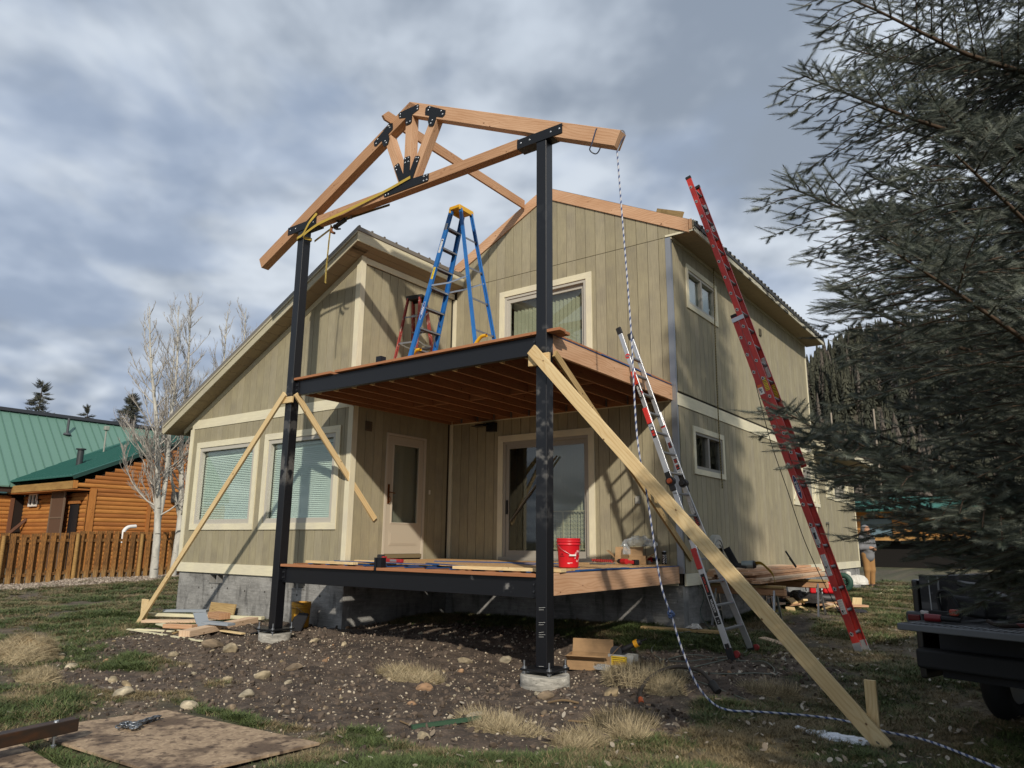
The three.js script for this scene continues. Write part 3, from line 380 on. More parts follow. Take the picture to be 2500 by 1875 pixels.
const osbMat = std(0xffffff, 0.85, { map: osbTex(0, 41) });
{
  const sheets = [[-4.6, -3.12, -2.38, -0.65, 'largest loose strand board over the lower joists, left by the corner board'], [-3.1, -1.75, -2.2, -0.85, 'strand board on the lower deck behind the black rail stub'], [-4.6, -2.9, -3.6, -2.42, 'strand board on the lower deck in front of the entrance door'], [-2.82, -1.2, -3.6, -2.3, 'strand board on the lower deck at the foot of the sliding door'], [-1.68, -0.1, -2.2, -0.55, 'strand board on the lower deck under the red bucket'], [-1.1, -0.1, -3.6, -2.3, 'strand board on the lower deck under the cardboard box and drill']];
  sheets.forEach(([x0, x1, z0, z1, l], i) => one('strand_board', rbox(x1 - x0, 0.018, z1 - z0, 0.002).rotateY((i % 3 - 1) * 0.012).translate((x0 + x1) / 2, LY + 0.0155, (z0 + z1) / 2), osbMat, l, 'board'));
  // loose studs along the front edge
  one('loose_board', bar([-1.52, LY + 0.025, -0.2], [0.02, LY + 0.023, -0.33], 0.14, 0.038, [0, 1, 0], 0.003), M.pine, 'pale loose board on the lower deck running past the right steel post', 'board');
  one('loose_board', bar([-4.55, LY + 0.023, -0.30], [-3.45, LY + 0.023, -0.26], 0.1, 0.038, [0, 1, 0], 0.003), M.pine, 'pale loose board on the lower deck beside the left steel post', 'board');
  one('loose_board', bar([-4.3, LY + 0.03, -1.05], [-3.3, LY + 0.03, -0.9], 0.09, 0.03, [0, 1, 0], 0.003), M.pine, 'short pale board lying flat near the left of the lower deck', 'board');
  // blue tape offcuts rolled out across the sheets
  one('tape_strip', [bar([-4.45, LY + 0.031, -0.75], [-2.1, LY + 0.034, -0.5], 0.055, 0.01)], blueTape, 'long blue tape strip along the front of the lower deck, left half', 'tape');
  one('tape_strip', [bar([-3.4, LY + 0.031, -1.9], [-1.2, LY + 0.034, -2.35], 0.05, 0.012)], blueTape, 'blue tape strip lying towards the sliding door sill', 'tape');
  one('tape_strip', [bar([-2.7, LY + 0.033, -0.95], [-1.5, LY + 0.031, -0.42], 0.05, 0.011)], blueTape, 'short blue tape strip slanting behind the black rail stub', 'tape');
  one('tape_strip', [bar([-1.9, LY + 0.03, -2.0], [-0.3, LY + 0.03, -1.2], 0.045, 0.01)], blueTape, 'blue tape strip running under the red bucket', 'tape');
}
// ---------------------------------------------------------------- timber truss
{
  const D = thing('timber_truss', 'heavy timber gable truss with black steel plates on top of the posts', 'truss');
  const pk = 8.10, rl = x => pk - Math.abs(x + 2.497) * 0.49, dep = 0.225, z0 = -0.146, z1 = -0.004;
  const ex = (pts, a, b) => uvm(new THREE.ExtrudeGeometry(new THREE.Shape(pts.map(p => new THREE.Vector2(...p))), { depth: b - a, bevelEnabled: true, bevelThickness: 0.004, bevelSize: 0.004, bevelSegments: 1, bevelOffset: -0.004 }).translate(0, 0, a), 0);
  // the grain follows each rafter: build it flat, then tilt
  const raft = s => { const Lr = 3.56 / Math.cos(0.456), g = ex([[0, -0.2], [Lr - 0.0, -0.2], [Lr + 0.0, 0], [0, 0]].map(([a, b]) => [a + (b < 0 ? (a > 1 ? 0.0 : -0.098) : 0), b]), z0, z1).rotateZ(-0.4555); if (s < 0) g.scale(-1, 1, 1); const gi = s < 0 ? g.toNonIndexed ? g : g : g; if (s < 0) { const P = gi.attributes.position, N = gi.attributes.normal, U = gi.attributes.uv; for (let i = 0; i < P.count; i += 3) for (const [A, n] of [[P, 3], [N, 3], [U, 2]]) for (let c = 0; c < n; c++) { const t = A.array[(i + 1) * n + c]; A.array[(i + 1) * n + c] = A.array[(i + 2) * n + c]; A.array[(i + 2) * n + c] = t; } } return g.translate(-2.497, pk, 0); };
  mesh('rafter', raft(1), M.fir, D); mesh('rafter', raft(-1), M.firRough, D);
  mesh('bottom_chord', rbox(4.1, 0.148, 0.14, 0.005, -2.5, 6.69, -0.075, 0), M.firRough, D);
  mesh('king_post', bar([-2.497, 6.764, -0.075], [-2.497, 7.88, -0.075], 0.135, 0.14, [1, 0, 0], 0.004), M.fir, D);
  mesh('web', bar([-2.60, 6.80, -0.075], [-2.955, 7.66, -0.075], 0.132, 0.14, [1, 0, 0], 0.004), M.fir, D); mesh('web', bar([-2.40, 6.80, -0.075], [-1.975, 7.66, -0.075], 0.132, 0.14, [1, 0, 0], 0.004), M.fir, D);
  const pm = std(0x101216, 0.5, { metalness: 0.2 }), bolts = (p, pts) => mesh('bolt', pts.map(([x, y]) => new THREE.SphereGeometry(0.0145, 8, 5).scale(1, 1, 0.55).translate(x, y, 0.009)), std(0xc9cccf, 0.3, { metalness: 0.7 }), p);
  const pl = (pts, bs, t = 0.008) => { const p = mesh('steel_plate', plate(pts, t).translate(0, 0, -0.001), pm, D); bolts(p, bs); return p; };
  const mir = P => P.map(([x, y]) => [-4.994 - x, y]);
  const T1 = [[-3.245, 7.672], [-2.905, 7.873], [-2.845, 7.86], [-2.835, 7.79], [-2.838, 7.745], [-2.925, 7.70], [-2.90, 7.61], [-2.925, 7.535], [-3.0, 7.505], [-3.025, 7.525], [-3.07, 7.632], [-3.19, 7.575], [-3.235, 7.60]];
  pl(T1, [[-3.19, 7.625], [-3.16, 7.69], [-2.9, 7.80], [-2.93, 7.835], [-2.96, 7.56], [-2.99, 7.60]]); pl(mir(T1), [[-3.19, 7.625], [-3.16, 7.69], [-2.9, 7.80], [-2.93, 7.835], [-2.96, 7.56], [-2.99, 7.60]].map(([x, y]) => [-4.994 - x, y]));
  pl([[-2.71, 7.985], [-2.31, 7.985], [-2.29, 7.96], [-2.295, 7.885], [-2.43, 7.85], [-2.432, 7.735], [-2.455, 7.715], [-2.54, 7.715], [-2.562, 7.735], [-2.564, 7.85], [-2.70, 7.885], [-2.725, 7.96]], [[-2.68, 7.95], [-2.68, 7.905], [-2.32, 7.95], [-2.32, 7.905], [-2.53, 7.75], [-2.465, 7.75]]);
  pl([[-2.94, 6.64], [-2.955, 6.66], [-2.955, 6.755], [-2.63, 6.775], [-2.765, 7.085], [-2.745, 7.105], [-2.68, 7.125], [-2.66, 7.11], [-2.562, 6.90], [-2.562, 7.15], [-2.545, 7.17], [-2.449, 7.17], [-2.432, 7.15], [-2.432, 6.90], [-2.335, 7.11], [-2.315, 7.125], [-2.25, 7.105], [-2.23, 7.085], [-2.365, 6.775], [-2.04, 6.755], [-2.04, 6.66], [-2.055, 6.64]], [[-2.92, 6.665], [-2.92, 6.735], [-2.86, 6.665], [-2.86, 6.735], [-2.075, 6.665], [-2.075, 6.735], [-2.135, 6.665], [-2.135, 6.735], [-2.735, 7.075], [-2.69, 7.09], [-2.71, 7.02], [-2.53, 7.145], [-2.465, 7.145], [-2.53, 7.08], [-2.465, 7.08], [-2.26, 7.075], [-2.305, 7.09], [-2.285, 7.02]]);
  for (const s of [1, -1]) { const x0 = s > 0 ? -0.452 : -5.27, x1 = x0 + 0.70 + (s > 0 ? 0 : 0.03), b = mesh('post_bracket', [B2(x0, x1, 6.615, 6.737, 0.0, 0.012), B2(x0, x1, 6.615, 6.737, -0.162, -0.15), B2(x0, x1, 6.603, 6.6149, -0.162, 0.012)], pm, D); bolts(b, [0.06, 0.2, 0.53, 0.66].map(t => [x0 + t, 6.675])); }
}
// the long board from the truss to the house gable
one('ridge_board', [uvm(plate([[0.0, 0.05], [0.05, 0], [3.8, 0], [3.8, 0.175], [0.11, 0.175]], 0.038).rotateY(Math.PI / 2).translate(-2.935, 7.885, 0.16), 2)], M.firRough, 'long board lying from the truss peak back to the house gable', 'board');
// temporary braces and stakes
one('cleat_block', rbox(0.30, 0.14, 0.038, 0.003, -0.09, 3.68, 0.02, 0), M.pine, 'short pale cleat board across the right post under the upper beam', 'board');
one('cleat_block', rbox(0.28, 0.10, 0.038, 0.003, -4.93, 3.70, 0.02, 0), M.pine, 'short pale cleat board across the left post between the two braces', 'board');
one('timber_brace', bar([-0.17, 3.81, 0.07], [3.36, -0.10, 0.07], 0.04, 0.14, [0, 1, 0], 0.003), M.pine, 'long pale timber brace from the right post down to the stake in the lawn', 'brace');
one('timber_brace', bar([0.04, 3.77, -0.12], [0.075, 1.29, -3.99], 0.038, 0.10, [0, 1, 0], 0.003), M.pineOld, 'weathered brace from the right post back to the house corner', 'brace');
one('timber_brace', bar([-4.94, 3.80, 0.06], [-8.68, 0.02, 0.06], 0.038, 0.095, [0, 1, 0], 0.003), M.pine, 'long pale timber brace from the left post down to the lawn by the scrap pile', 'brace');
one('timber_brace', bar([-4.80, 3.80, -0.04], [-4.68, 1.88, -1.76], 0.038, 0.095, [0, 1, 0], 0.003), M.pine, 'short pale brace from the left post ending against the porch wall', 'brace');
one('wood_stake', rbox(0.09, 0.62, 0.038, 0.003, 3.27, 0.10, 0.0, 1), M.pine, 'pale wooden stake in the lawn at the foot of the right brace', 'stake');
one('wood_stake', rbox(0.19, 0.62, 0.038, 0.003, -8.6, 0.15, 0.0, 1), M.pine, 'wide pale stake in the lawn at the foot of the left brace', 'stake');
// ---------------------------------------------------------------- lettering helper: a thin label with its own print
function canvasTex(w, h, draw) { const c = document.createElement('canvas'); c.width = w; c.height = h; const x = c.getContext('2d'); draw(x, w, h); const t = new THREE.CanvasTexture(c); t.colorSpace = THREE.SRGBColorSpace; return t; }
function sticker(w, h, draw, px = 256) { const W = px, H = Math.max(16, Math.round(px * h / w)); return [new THREE.PlaneGeometry(w, h), std(0xffffff, 0.5, { map: canvasTex(W, H, draw) })]; }
function putOn(g, o, x, y) { const X = V3(...x).normalize(), Y = V3(...y), Z = V3().crossVectors(X, Y).normalize(); Y.crossVectors(Z, X); return g.applyMatrix4(new THREE.Matrix4().makeBasis(X, Y, Z).setPosition(V3(...o))); }
const fine = (x, w, h, bg, fg, lines) => { x.fillStyle = bg; x.fillRect(0, 0, w, h); x.fillStyle = fg; for (let i = 0; i < lines; i++) x.fillRect(w * 0.08, h * (i + 0.6) / (lines + 0.4), w * (0.5 + 0.34 * hsh(i, lines)), Math.max(1, h / lines * 0.35)); };
// channel rail: web facing out, two flanges turned towards side s
function channel(p, q, w, t, fl, side, up) { // w in the ladder plane, flange length fl towards side vector
  const P = V3(...p), Q = V3(...q), d = Q.clone().sub(P).normalize(), S = V3(...side).normalize(), U = V3().crossVectors(S, d).normalize(), at = (a, u, s) => a.clone().addScaledVector(U, u).addScaledVector(S, s).toArray();
  return [bar(at(P, 0, 0), at(Q, 0, 0), t, w, U.toArray()), bar(at(P, w / 2 - t / 2, fl / 2), at(Q, w / 2 - t / 2, fl / 2), fl, t, U.toArray()), bar(at(P, -w / 2 + t / 2, fl / 2), at(Q, -w / 2 + t / 2, fl / 2), fl, t, U.toArray())];
}
// ---------------------------------------------------------------- step ladders on the upper deck
function stepLadder(o) {
  const { name, label, pos, turn, H, df, dr, wb, wt, steps, rail, top, topDark, guards } = o, T = thing(name, label, 'stepladder', pos, turn), top0 = H - 0.06, L = (a, b, t) => a.map((v, i) => v + (b[i] - v) * t);
  const F = s => [[-df, 0, s * wb / 2], [-0.09, top0, s * wt / 2]], R = s => [[dr, 0, s * wb / 2 * 0.98], [0.09, top0, s * wt / 2 * 0.95]], dirt = rail;
  for (const s of [1, -1]) { mesh('front_rail', channel(...F(s), 0.075, 0.005, 0.03, [0, 0, -s]), dirt, T); mesh('rear_rail', channel(...R(s), 0.05, 0.005, 0.026, [0, 0, -s]), dirt, T); }
  const st = M.aluDull; for (let i = 1; i <= steps; i++) { const t = 0.305 * i / top0, a = L(...F(1), t), b = L(...F(-1), t); a[2] -= 0.006; b[2] += 0.006; const sp = mesh('step', [bar(a, b, 0.078, 0.004, [0, 1, 0]), bar([a[0] - 0.037, a[1] - 0.012, a[2]], [b[0] - 0.037, b[1] - 0.012, b[2]], 0.004, 0.026, [0, 1, 0]), bar([a[0] + 0.037, a[1] - 0.012, a[2]], [b[0] + 0.037, b[1] - 0.012, b[2]], 0.004, 0.026, [0, 1, 0])], st, T);
    if (i <= 3) for (const [p, s] of [[a, 1], [b, -1]]) { const d = L(...F(s), t - 0.2 / top0); mesh('step_brace', bar([p[0] + 0.01, p[1] - 0.01, p[2] - s * 0.14], [d[0] + 0.01, d[1], d[2] - s * 0.008], 0.012, 0.004, [1, 0, 0]), st, T); } }
  for (let i = 1; i <= Math.floor(steps / 2) + 1; i++) { const t = (i * 0.5 - 0.1) / top0; if (t > 0.95) break; mesh('rear_bar', bar(L(...R(1), t), L(...R(-1), t), 0.006, 0.028, [0, 1, 0]), st, T); }
  for (const s of [1, -1]) { const t = 0.52, a = L(...F(s), t), b = L(...R(s), t), m = [(a[0] + b[0]) / 2, (a[1] + b[1]) / 2 - 0.025, a[2] - s * 0.02]; mesh('spreader', [bar(a, m, 0.005, 0.025), bar(m, b, 0.005, 0.025)], M.alu, T); }
  const cap = [rbox(0.21, 0.055, wt + 0.05, 0.012, 0, H - 0.028, 0), rbox(0.03, 0.075, wt + 0.04, 0.008, -0.1, H - 0.06, 0), rbox(0.03, 0.06, wt + 0.04, 0.008, 0.095, H - 0.055, 0)]; mesh('top_cap', cap, top, T); mesh('cap_wear', Array.from({ length: 26 }, (_, i) => box(0.012 + hsh(i, 3) * 0.03, 0.003, 0.008 + hsh(i, 9) * 0.02).translate(-0.09 + hsh(i, 1) * 0.18, H + 0.0005, (hsh(i, 2) - 0.5) * (wt + 0.02))), topDark, T);
  for (const s of [1, -1]) { mesh('foot_pad', [rbox(0.09, 0.035, 0.05, 0.006, -df + 0.005, 0.018, s * wb / 2 - s * 0.012)], std(0x18181a, 0.8), T); mesh('foot_pad', [rbox(0.07, 0.035, 0.045, 0.006, dr - 0.005, 0.018, s * wb / 2 * 0.98 - s * 0.01)], std(0x18181a, 0.8), T); }
  if (guards) for (const [x, z, k] of guards) mesh('edge_guard', [tube([[x - 0.14 * k, 0.02, z], [x - 0.1 * k, 0.16, z], [x, 0.26, z], [x + 0.1 * k, 0.27, z]], 0.026, 18, 8)], std(0xd9a51c, 0.45), T);
  return [T, F, R, L];
}
const blueFg = std(0xffffff, 0.42, { map: tex(128, 512, (u, v) => { const k = fbm(u * 6, v * 30, 3, 6, 30), s = vn(u * 50, v * 160, 50, 160) > 0.965; return s ? [0.6, 0.66, 0.7] : [0.10 + k * 0.06, 0.36 + k * 0.10, 0.62 + k * 0.12]; }, true, [1, 0.5]) });
const redFgOld = std(0xffffff, 0.55, { map: tex(128, 512, (u, v) => { const k = fbm(u * 6, v * 30, 3, 6, 30), s = fbm(u * 20, v * 60, 3, 20, 60) > 0.7; return s ? [0.66, 0.55, 0.5] : [0.52 + k * 0.14, 0.20 + k * 0.08, 0.18 + k * 0.07]; }, true, [1, 0.5]) });
{
  const [T, F, R, L] = stepLadder({ name: 'step_ladder', label: 'tall blue fibreglass stepladder with yellow top standing on the upper deck', pos: [-2.06, 4.051, -0.77], turn: 0, H: 2.45, df: 0.77, dr: 0.56, wb: 0.54, wt: 0.285, steps: 7, rail: blueFg, top: std(0xd8a526, 0.5), topDark: std(0x2e2618, 0.8), guards: [[-0.66, 0.2, 1], [0.62, 0.24, 1]] });
  const lab = (t, w, h, draw, px) => { const p = L(...F(1), t), d = V3(...F(1)[1]).sub(V3(...F(1)[0])).normalize().toArray(), [g, m] = sticker(w, h, draw, px); mesh('label', putOn(g, [p[0], p[1], p[2] + 0.0045], [d[1], -d[0], 0], d), m, T); };
  lab(0.36, 0.05, 0.30, (x, w, h) => { x.fillStyle = '#1f6fae'; x.fillRect(0, 0, w, h); x.fillStyle = '#11357a'; x.beginPath(); x.ellipse(w / 2, h / 2, w * 0.46, h * 0.48, 0, 0, 7); x.fill(); x.strokeStyle = '#fff'; x.lineWidth = w * 0.06; x.stroke(); x.save(); x.translate(w / 2, h / 2); x.rotate(-Math.PI / 2); x.fillStyle = '#fff'; x.font = 'bold ' + (w * 0.62 | 0) + 'px sans-serif'; x.textAlign = 'center'; x.textBaseline = 'middle'; x.fillText('WERNER', 0, 0); x.restore(); }, 96);
  lab(0.60, 0.045, 0.19, (x, w, h) => { fine(x, w, h, '#e3c51f', '#4a4414', 9); }, 96); lab(0.775, 0.045, 0.22, (x, w, h) => { fine(x, w, h, '#dfe2e4', '#555', 16); x.fillStyle = '#111'; x.beginPath(); x.arc(w / 2, h * 0.12, w * 0.3, 0, 7); x.fill(); }, 96); lab(0.90, 0.05, 0.10, (x, w, h) => fine(x, w, h, '#cfd3d6', '#333', 8), 96);
}
stepLadder({ name: 'step_ladder', label: 'shorter faded red stepladder with black top behind the blue ladder', pos: [-4.17, 4.048, -2.05], turn: -1.37, H: 1.83, df: 0.43, dr: 0.40, wb: 0.56, wt: 0.29, steps: 5, rail: redFgOld, top: std(0x1c1a19, 0.7), topDark: std(0x5a5550, 0.8) });
one('spirit_level', [rbox(0.035, 0.34, 0.06, 0.012, -2.72, 4.30, -3.3), cyl(0.014, 0.014, 0.062, 0, 0, 0).rotateX(Math.PI / 2).translate(-2.72, 4.42, -3.28)], std(0xe0a81a, 0.5), 'upright yellow tool handle standing on the upper deck near the inner corner', 'tool');
// ---------------------------------------------------------------- red extension ladder against the eave
{
  const T = thing('extension_ladder', 'long red fibreglass extension ladder leaning on the roof eave at right', 'ladder', [2.385, 0.09, -4.05]);
  const d = [-0.2757, 0.9612], pr = [0.9612, 0.2757], at = (t, o, z) => [d[0] * t + pr[0] * o, d[1] * t + pr[1] * o, z], W = 0.435;
  const redM = std(0xffffff, 0.42, { map: tex(128, 1024, (u, v) => { const k = fbm(u * 6, v * 40, 4, 6, 40), s = vn(u * 40, v * 300, 40, 300) > 0.98; return s ? [0.75, 0.5, 0.45] : [0.66 + k * 0.12, 0.15 + k * 0.06, 0.11 + k * 0.05]; }, true, [1, 0.4]) });
  const ru = M.aluDull, rim = std(0xcac6be, 0.45, { metalness: 0.4 }), dark = std(0x0e0c0b, 0.9);
  const D = r => { const s = new THREE.Shape(); s.absarc(0, 0, r, 0, Math.PI); s.lineTo(r, 0); return s; };
  for (const [n, t0, t1, off] of [['base', 0.06, 5.22, 0], ['fly', 2.66, 7.93, 0.098]]) {
    for (const s of [0, 1]) { const z = -s * W, side = [0, 0, s ? 1 : -1]; mesh(n + '_rail', channel(at(t0, off, z), at(t1, off, z), 0.088, 0.006, 0.03, side), redM, T); mesh('end_cap', bar(at(t1 - 0.02, off, z - 0.012 + s * 0.024), at(t1 + 0.03, off, z - 0.012 + s * 0.024), 0.04, 0.094, [pr[0], pr[1], 0]), std(0x151515, 0.7), T); }
    for (let t = t0 + 0.2; t < t1 - 0.08; t += 0.305) {
      const r = mesh('rung', [rod(at(t, off, 0.006), at(t, off, -W - 0.004), 0.018, 0.018, 10)], ru, T); const q = new THREE.ExtrudeGeometry(D(0.031), { depth: 0.006, bevelEnabled: false, curveSegments: 8 }).rotateZ(-1.29 + Math.PI / 2 + 0.28 + 1.57), h = new THREE.ExtrudeGeometry(D(0.019), { depth: 0.003, bevelEnabled: false, curveSegments: 8 }).translate(0, 0.005, 0).rotateZ(-1.29 + Math.PI / 2 + 0.28 + 1.57), p = at(t, off, 0.004); mesh('rung_ring', q.translate(p[0], p[1], p[2]), rim, r); mesh('rung_hole', h.translate(p[0], p[1], p[2] + 0.005), dark, r);
      mesh('rung_collar', rod(at(t, off, -W + 0.004), at(t, off, -W + 0.03), 0.03, 0.022, 10), ru, r);
    }
  }
  mesh('rail_guide', bar(at(5.15, -0.05, 0.012), at(5.15, 0.15, 0.012), 0.012, 0.07, [d[0], d[1], 0]), M.alu, T); mesh('rung_lock', [bar(at(2.7, 0.04, -0.03), at(2.85, 0.04, -0.03), 0.03, 0.06, [pr[0], pr[1], 0]), bar(at(2.7, 0.04, -W + 0.03), at(2.85, 0.04, -W + 0.03), 0.03, 0.06, [pr[0], pr[1], 0])], std(0x222120, 0.6), T);
  for (const s of [0, 1]) mesh('ladder_foot', [bar(at(-0.04, 0, -s * W), at(0.14, 0, -s * W), 0.03, 0.095, [pr[0], pr[1], 0]), rbox(0.11, 0.025, 0.07, 0.005, 0.005, -0.03, -s * W)], std(0x9b9c9b, 0.6, { metalness: 0.3 }), T);
  const lab = (t, o, z, w, h, draw, px = 96) => { const p = at(t, o, z), [g, m] = sticker(w, h, draw, px); mesh('label', putOn(g, p, [pr[0], pr[1], 0], [d[0], d[1], 0]), m, T); }, zi = -W + 0.0045;
  lab(2.35, 0, 0.0045, 0.062, 0.36, (x, w, h) => { x.fillStyle = '#a8321f'; x.fillRect(0, 0, w, h); x.fillStyle = '#23265e'; x.beginPath(); x.ellipse(w / 2, h / 2, w * 0.48, h * 0.49, 0, 0, 7); x.fill(); x.strokeStyle = '#e8e4df'; x.lineWidth = w * 0.07; x.stroke(); x.save(); x.translate(w / 2, h / 2); x.rotate(Math.PI / 2); x.fillStyle = '#f2efe9'; x.font = 'bold ' + (w * 0.66 | 0) + 'px sans-serif'; x.textAlign = 'center'; x.textBaseline = 'middle'; x.fillText('WERNER', 0, 0); x.restore(); });
  lab(1.62, 0, 0.0045, 0.066, 0.24, (x, w, h) => { fine(x, w, h, '#d8d6d0', '#2b2b30', 14); x.fillStyle = '#20202a'; x.fillRect(w * 0.1, h * 0.3, w * 0.5, h * 0.4); }); lab(1.2, 0, 0.0045, 0.066, 0.30, (x, w, h) => fine(x, w, h, '#d2d0ca', '#77777a', 20)); lab(0.62, 0, 0.0045, 0.07, 0.2, (x, w, h) => fine(x, w, h, '#b9b6ae', '#a29f97', 6));
  lab(3.92, 0, 0.0045, 0.072, 0.16, (x, w, h) => { x.fillStyle = '#e4dfd6'; x.fillRect(0, 0, w, h); x.fillStyle = '#d96a1f'; x.fillRect(0, 0, w, h * 0.28); x.fillStyle = '#333'; x.fillRect(w * 0.3, h * 0.5, w * 0.35, h * 0.3); }); for (const [t, o, z] of [[3.98, 0.098, 0.0045], [3.93, 0.098, zi]]) lab(t, o, z, 0.06, 0.22, (x, w, h) => { fine(x, w, h, '#e0bb22', '#2b2413', 8); x.lineWidth = w * 0.08; x.strokeStyle = '#1d1a10'; x.strokeRect(w * 0.12, h * 0.06, w * 0.76, h * 0.3); });
  lab(4.35, 0.098, zi, 0.06, 0.34, (x, w, h) => fine(x, w, h, '#d6d4ce', '#66666a', 22)); lab(7.45, 0.098, zi, 0.055, 0.2, (x, w, h) => fine(x, w, h, '#e4e3df', '#88888c', 9)); lab(7.05, 0.098, zi, 0.055, 0.13, (x, w, h) => { fine(x, w, h, '#e8e7e3', '#999', 4); x.fillStyle = '#141414'; x.beginPath(); x.arc(w / 2, h * 0.68, w * 0.26, 0, 7); x.fill(); }); lab(2.95, 0.098, 0.0045, 0.03, 0.06, (x, w, h) => fine(x, w, h, '#e8e7e3', '#999', 3));
  mesh('pull_rope', tube([at(4.15, -0.06, -0.1), [-1.02, 2.98, -0.1], [-0.83, 2.26, -0.1], [-0.63, 1.49, -0.1], [-0.37, 0.81, -0.1], [-0.16, 0.38, -0.1], [-0.02, 0.06, -0.12]], 0.006, 40, 5), std(0x15140f, 0.9), T);
}
// ---------------------------------------------------------------- aluminium multi-position ladder against the upper deck rim
{
  const T = thing('folding_ladder', 'silver aluminium multi-position ladder leaning on the upper deck rim', 'ladder', [1.31, 0.13, -2.15]);
  const Ld = Math.hypot(1.455, 4.46), d = [-1.455 / Ld, 4.46 / Ld], pr = [d[1], -d[0]], at = (t, z, o = 0) => [d[0] * t + pr[0] * o, d[1] * t + pr[1] * o, z];
  const zr = t => -(0.76 - 0.30 * sst(0, 2.2, t) * 1.0 - 0.03 * sst(2.2, 4, t));
  const mA = std(0xc4c5c6, 0.35, { metalness: 0.75 }), redP = std(0xc2302a, 0.45), blk = std(0x1c1b1b, 0.6);
  const H = 2.33, seg = (a, b, w, inset) => { for (const s of [0, 1]) mesh('side_rail', bar(at(a, s ? zr(a) + inset : -inset), at(b, s ? zr(b) + inset : -inset), 0.028, w, [pr[0], pr[1], 0], 0.006), mA, T); };
  seg(0.03, 1.36, 0.082, 0); seg(1.0, H - 0.05, 0.07, 0.03); seg(H + 0.05, 3.42, 0.082, 0.0); seg(3.2, Ld - 0.04, 0.066, 0.03);
  for (const s of [0, 1]) {
    mesh('hinge', [rod(at(H, s ? zr(H) - 0.03 : 0.03), at(H, s ? zr(H) + 0.05 : -0.05), 0.06, 0.06, 16), bar(at(H - 0.13, s ? zr(H) : 0), at(H + 0.13, s ? zr(H) : 0), 0.04, 0.075, [pr[0], pr[1], 0])], blk, T); mesh('hinge_knob', rod(at(H, s ? zr(H) + 0.05 : 0.03), at(H, s ? zr(H) + 0.08 : 0.06), 0.04, 0.03, 12), s ? blk : std(0xb8552a, 0.5), T);
    mesh('tip_cap', bar(at(Ld - 0.06, s ? zr(4) + 0.03 : -0.03), at(Ld + 0.05, s ? zr(4) + 0.03 : -0.03), 0.04, 0.08, [pr[0], pr[1], 0], 0.008), blk, T);
    mesh('slide_lock', [bar(at(1.13, s ? zr(1.2) : 0.022), at(1.40, s ? zr(1.3) : 0.022), 0.03, 0.07, [pr[0], pr[1], 0], 0.006)], redP, T); mesh('slide_lock', bar(at(3.18, s ? zr(3.3) : 0.022), at(3.42, s ? zr(3.4) : 0.022), 0.03, 0.07, [pr[0], pr[1], 0], 0.006), redP, T);
    mesh('ladder_foot', [bar(at(-0.06, s ? zr(0) : 0), at(0.14, s ? zr(0.1) : 0), 0.036, 0.09, [pr[0], pr[1], 0], 0.006)], blk, T); mesh('foot_wheel', rod(at(0.05, s ? zr(0) - 0.03 : -0.01, 0.07), at(0.05, s ? zr(0) + 0.0 : -0.04, 0.07), 0.042, 0.042, 16), std(0x8f2622, 0.6), T);
  }
  for (let t = 0.36, i = 0; t < Ld - 0.25; t += 0.30, i++) { const zz = zr(t), r = mesh('rung', bar(at(t, -0.01), at(t, zz + 0.01), 0.055, 0.026, [0, 1, 0], 0.004), M.aluDull, T); if (t < 1.4 || t > 3.1) mesh('rung_bracket', [rod(at(t, -0.014), at(t, -0.06), 0.04, 0.016, 8), ...(t < 1 ? [rod(at(t, zz + 0.014), at(t, zz + 0.05), 0.03, 0.016, 8)] : [])], redP, r); }
  const lab = (t, w, h, draw, px = 96, z = 0.0155, o = 0) => { const p = at(t, z, o), [g, m] = sticker(w, h, draw, px); mesh('label', putOn(g, p, [pr[0], pr[1], 0], [d[0], d[1], 0]), m, T); };
  const word = (bg, col, txt, fs = 0.62) => (x, w, h) => { x.fillStyle = bg; x.fillRect(0, 0, w, h); x.save(); x.translate(w / 2, h / 2); x.rotate(Math.PI / 2); x.textAlign = 'center'; x.textBaseline = 'middle'; x.fillStyle = col; x.font = 'bold ' + (w * fs | 0) + 'px sans-serif'; x.fillText(txt, 0, 0, h * 0.94); x.restore(); };
  lab(0.93, 0.055, 0.27, word('#161414', '#e0432f', 'Little Giant', 0.66)); lab(0.66, 0.055, 0.26, word('#161414', '#f0efec', 'VELOCITY', 0.66)); lab(0.475, 0.055, 0.09, word('#161414', '#c9c9c9', '\u25a2 I A', 0.55)); lab(0.11, 0.055, 0.17, word('#1a1818', '#a83030', 'LITTLE', 0.4));
  lab(3.98 - 0.08, 0.05, 0.22, word('#a9281f', '#120f0f', '\u2301 \u2301', 0.7), 96, 0.0, 0); lab(3.68, 0.055, 0.2, word('#161414', '#f0efec', 'VELOCITY', 0.66)); lab(3.9, 0.055, 0.2, word('#c23a22', '#141110', 'Little Giant', 0.6)); lab(3.05, 0.055, 0.17, (x, w, h) => { x.fillStyle = '#211f1f'; x.fillRect(0, 0, w, h); x.fillStyle = '#d7d5d2'; x.fillRect(w * 0.2, h * 0.06, w * 0.6, h * 0.2); x.fillStyle = '#b02a22'; x.fillRect(w * 0.1, h * 0.36, w * 0.8, h * 0.2); x.fillRect(w * 0.1, h * 0.62, w * 0.8, h * 0.2); }); lab(1.62, 0.055, 0.2, (x, w, h) => { x.fillStyle = '#231f1f'; x.fillRect(0, 0, w, h); x.fillStyle = '#b02a22'; x.fillRect(w * 0.1, h * 0.4, w * 0.8, h * 0.25); x.fillStyle = '#eee'; x.fillRect(w * 0.25, h * 0.08, w * 0.5, h * 0.16); });
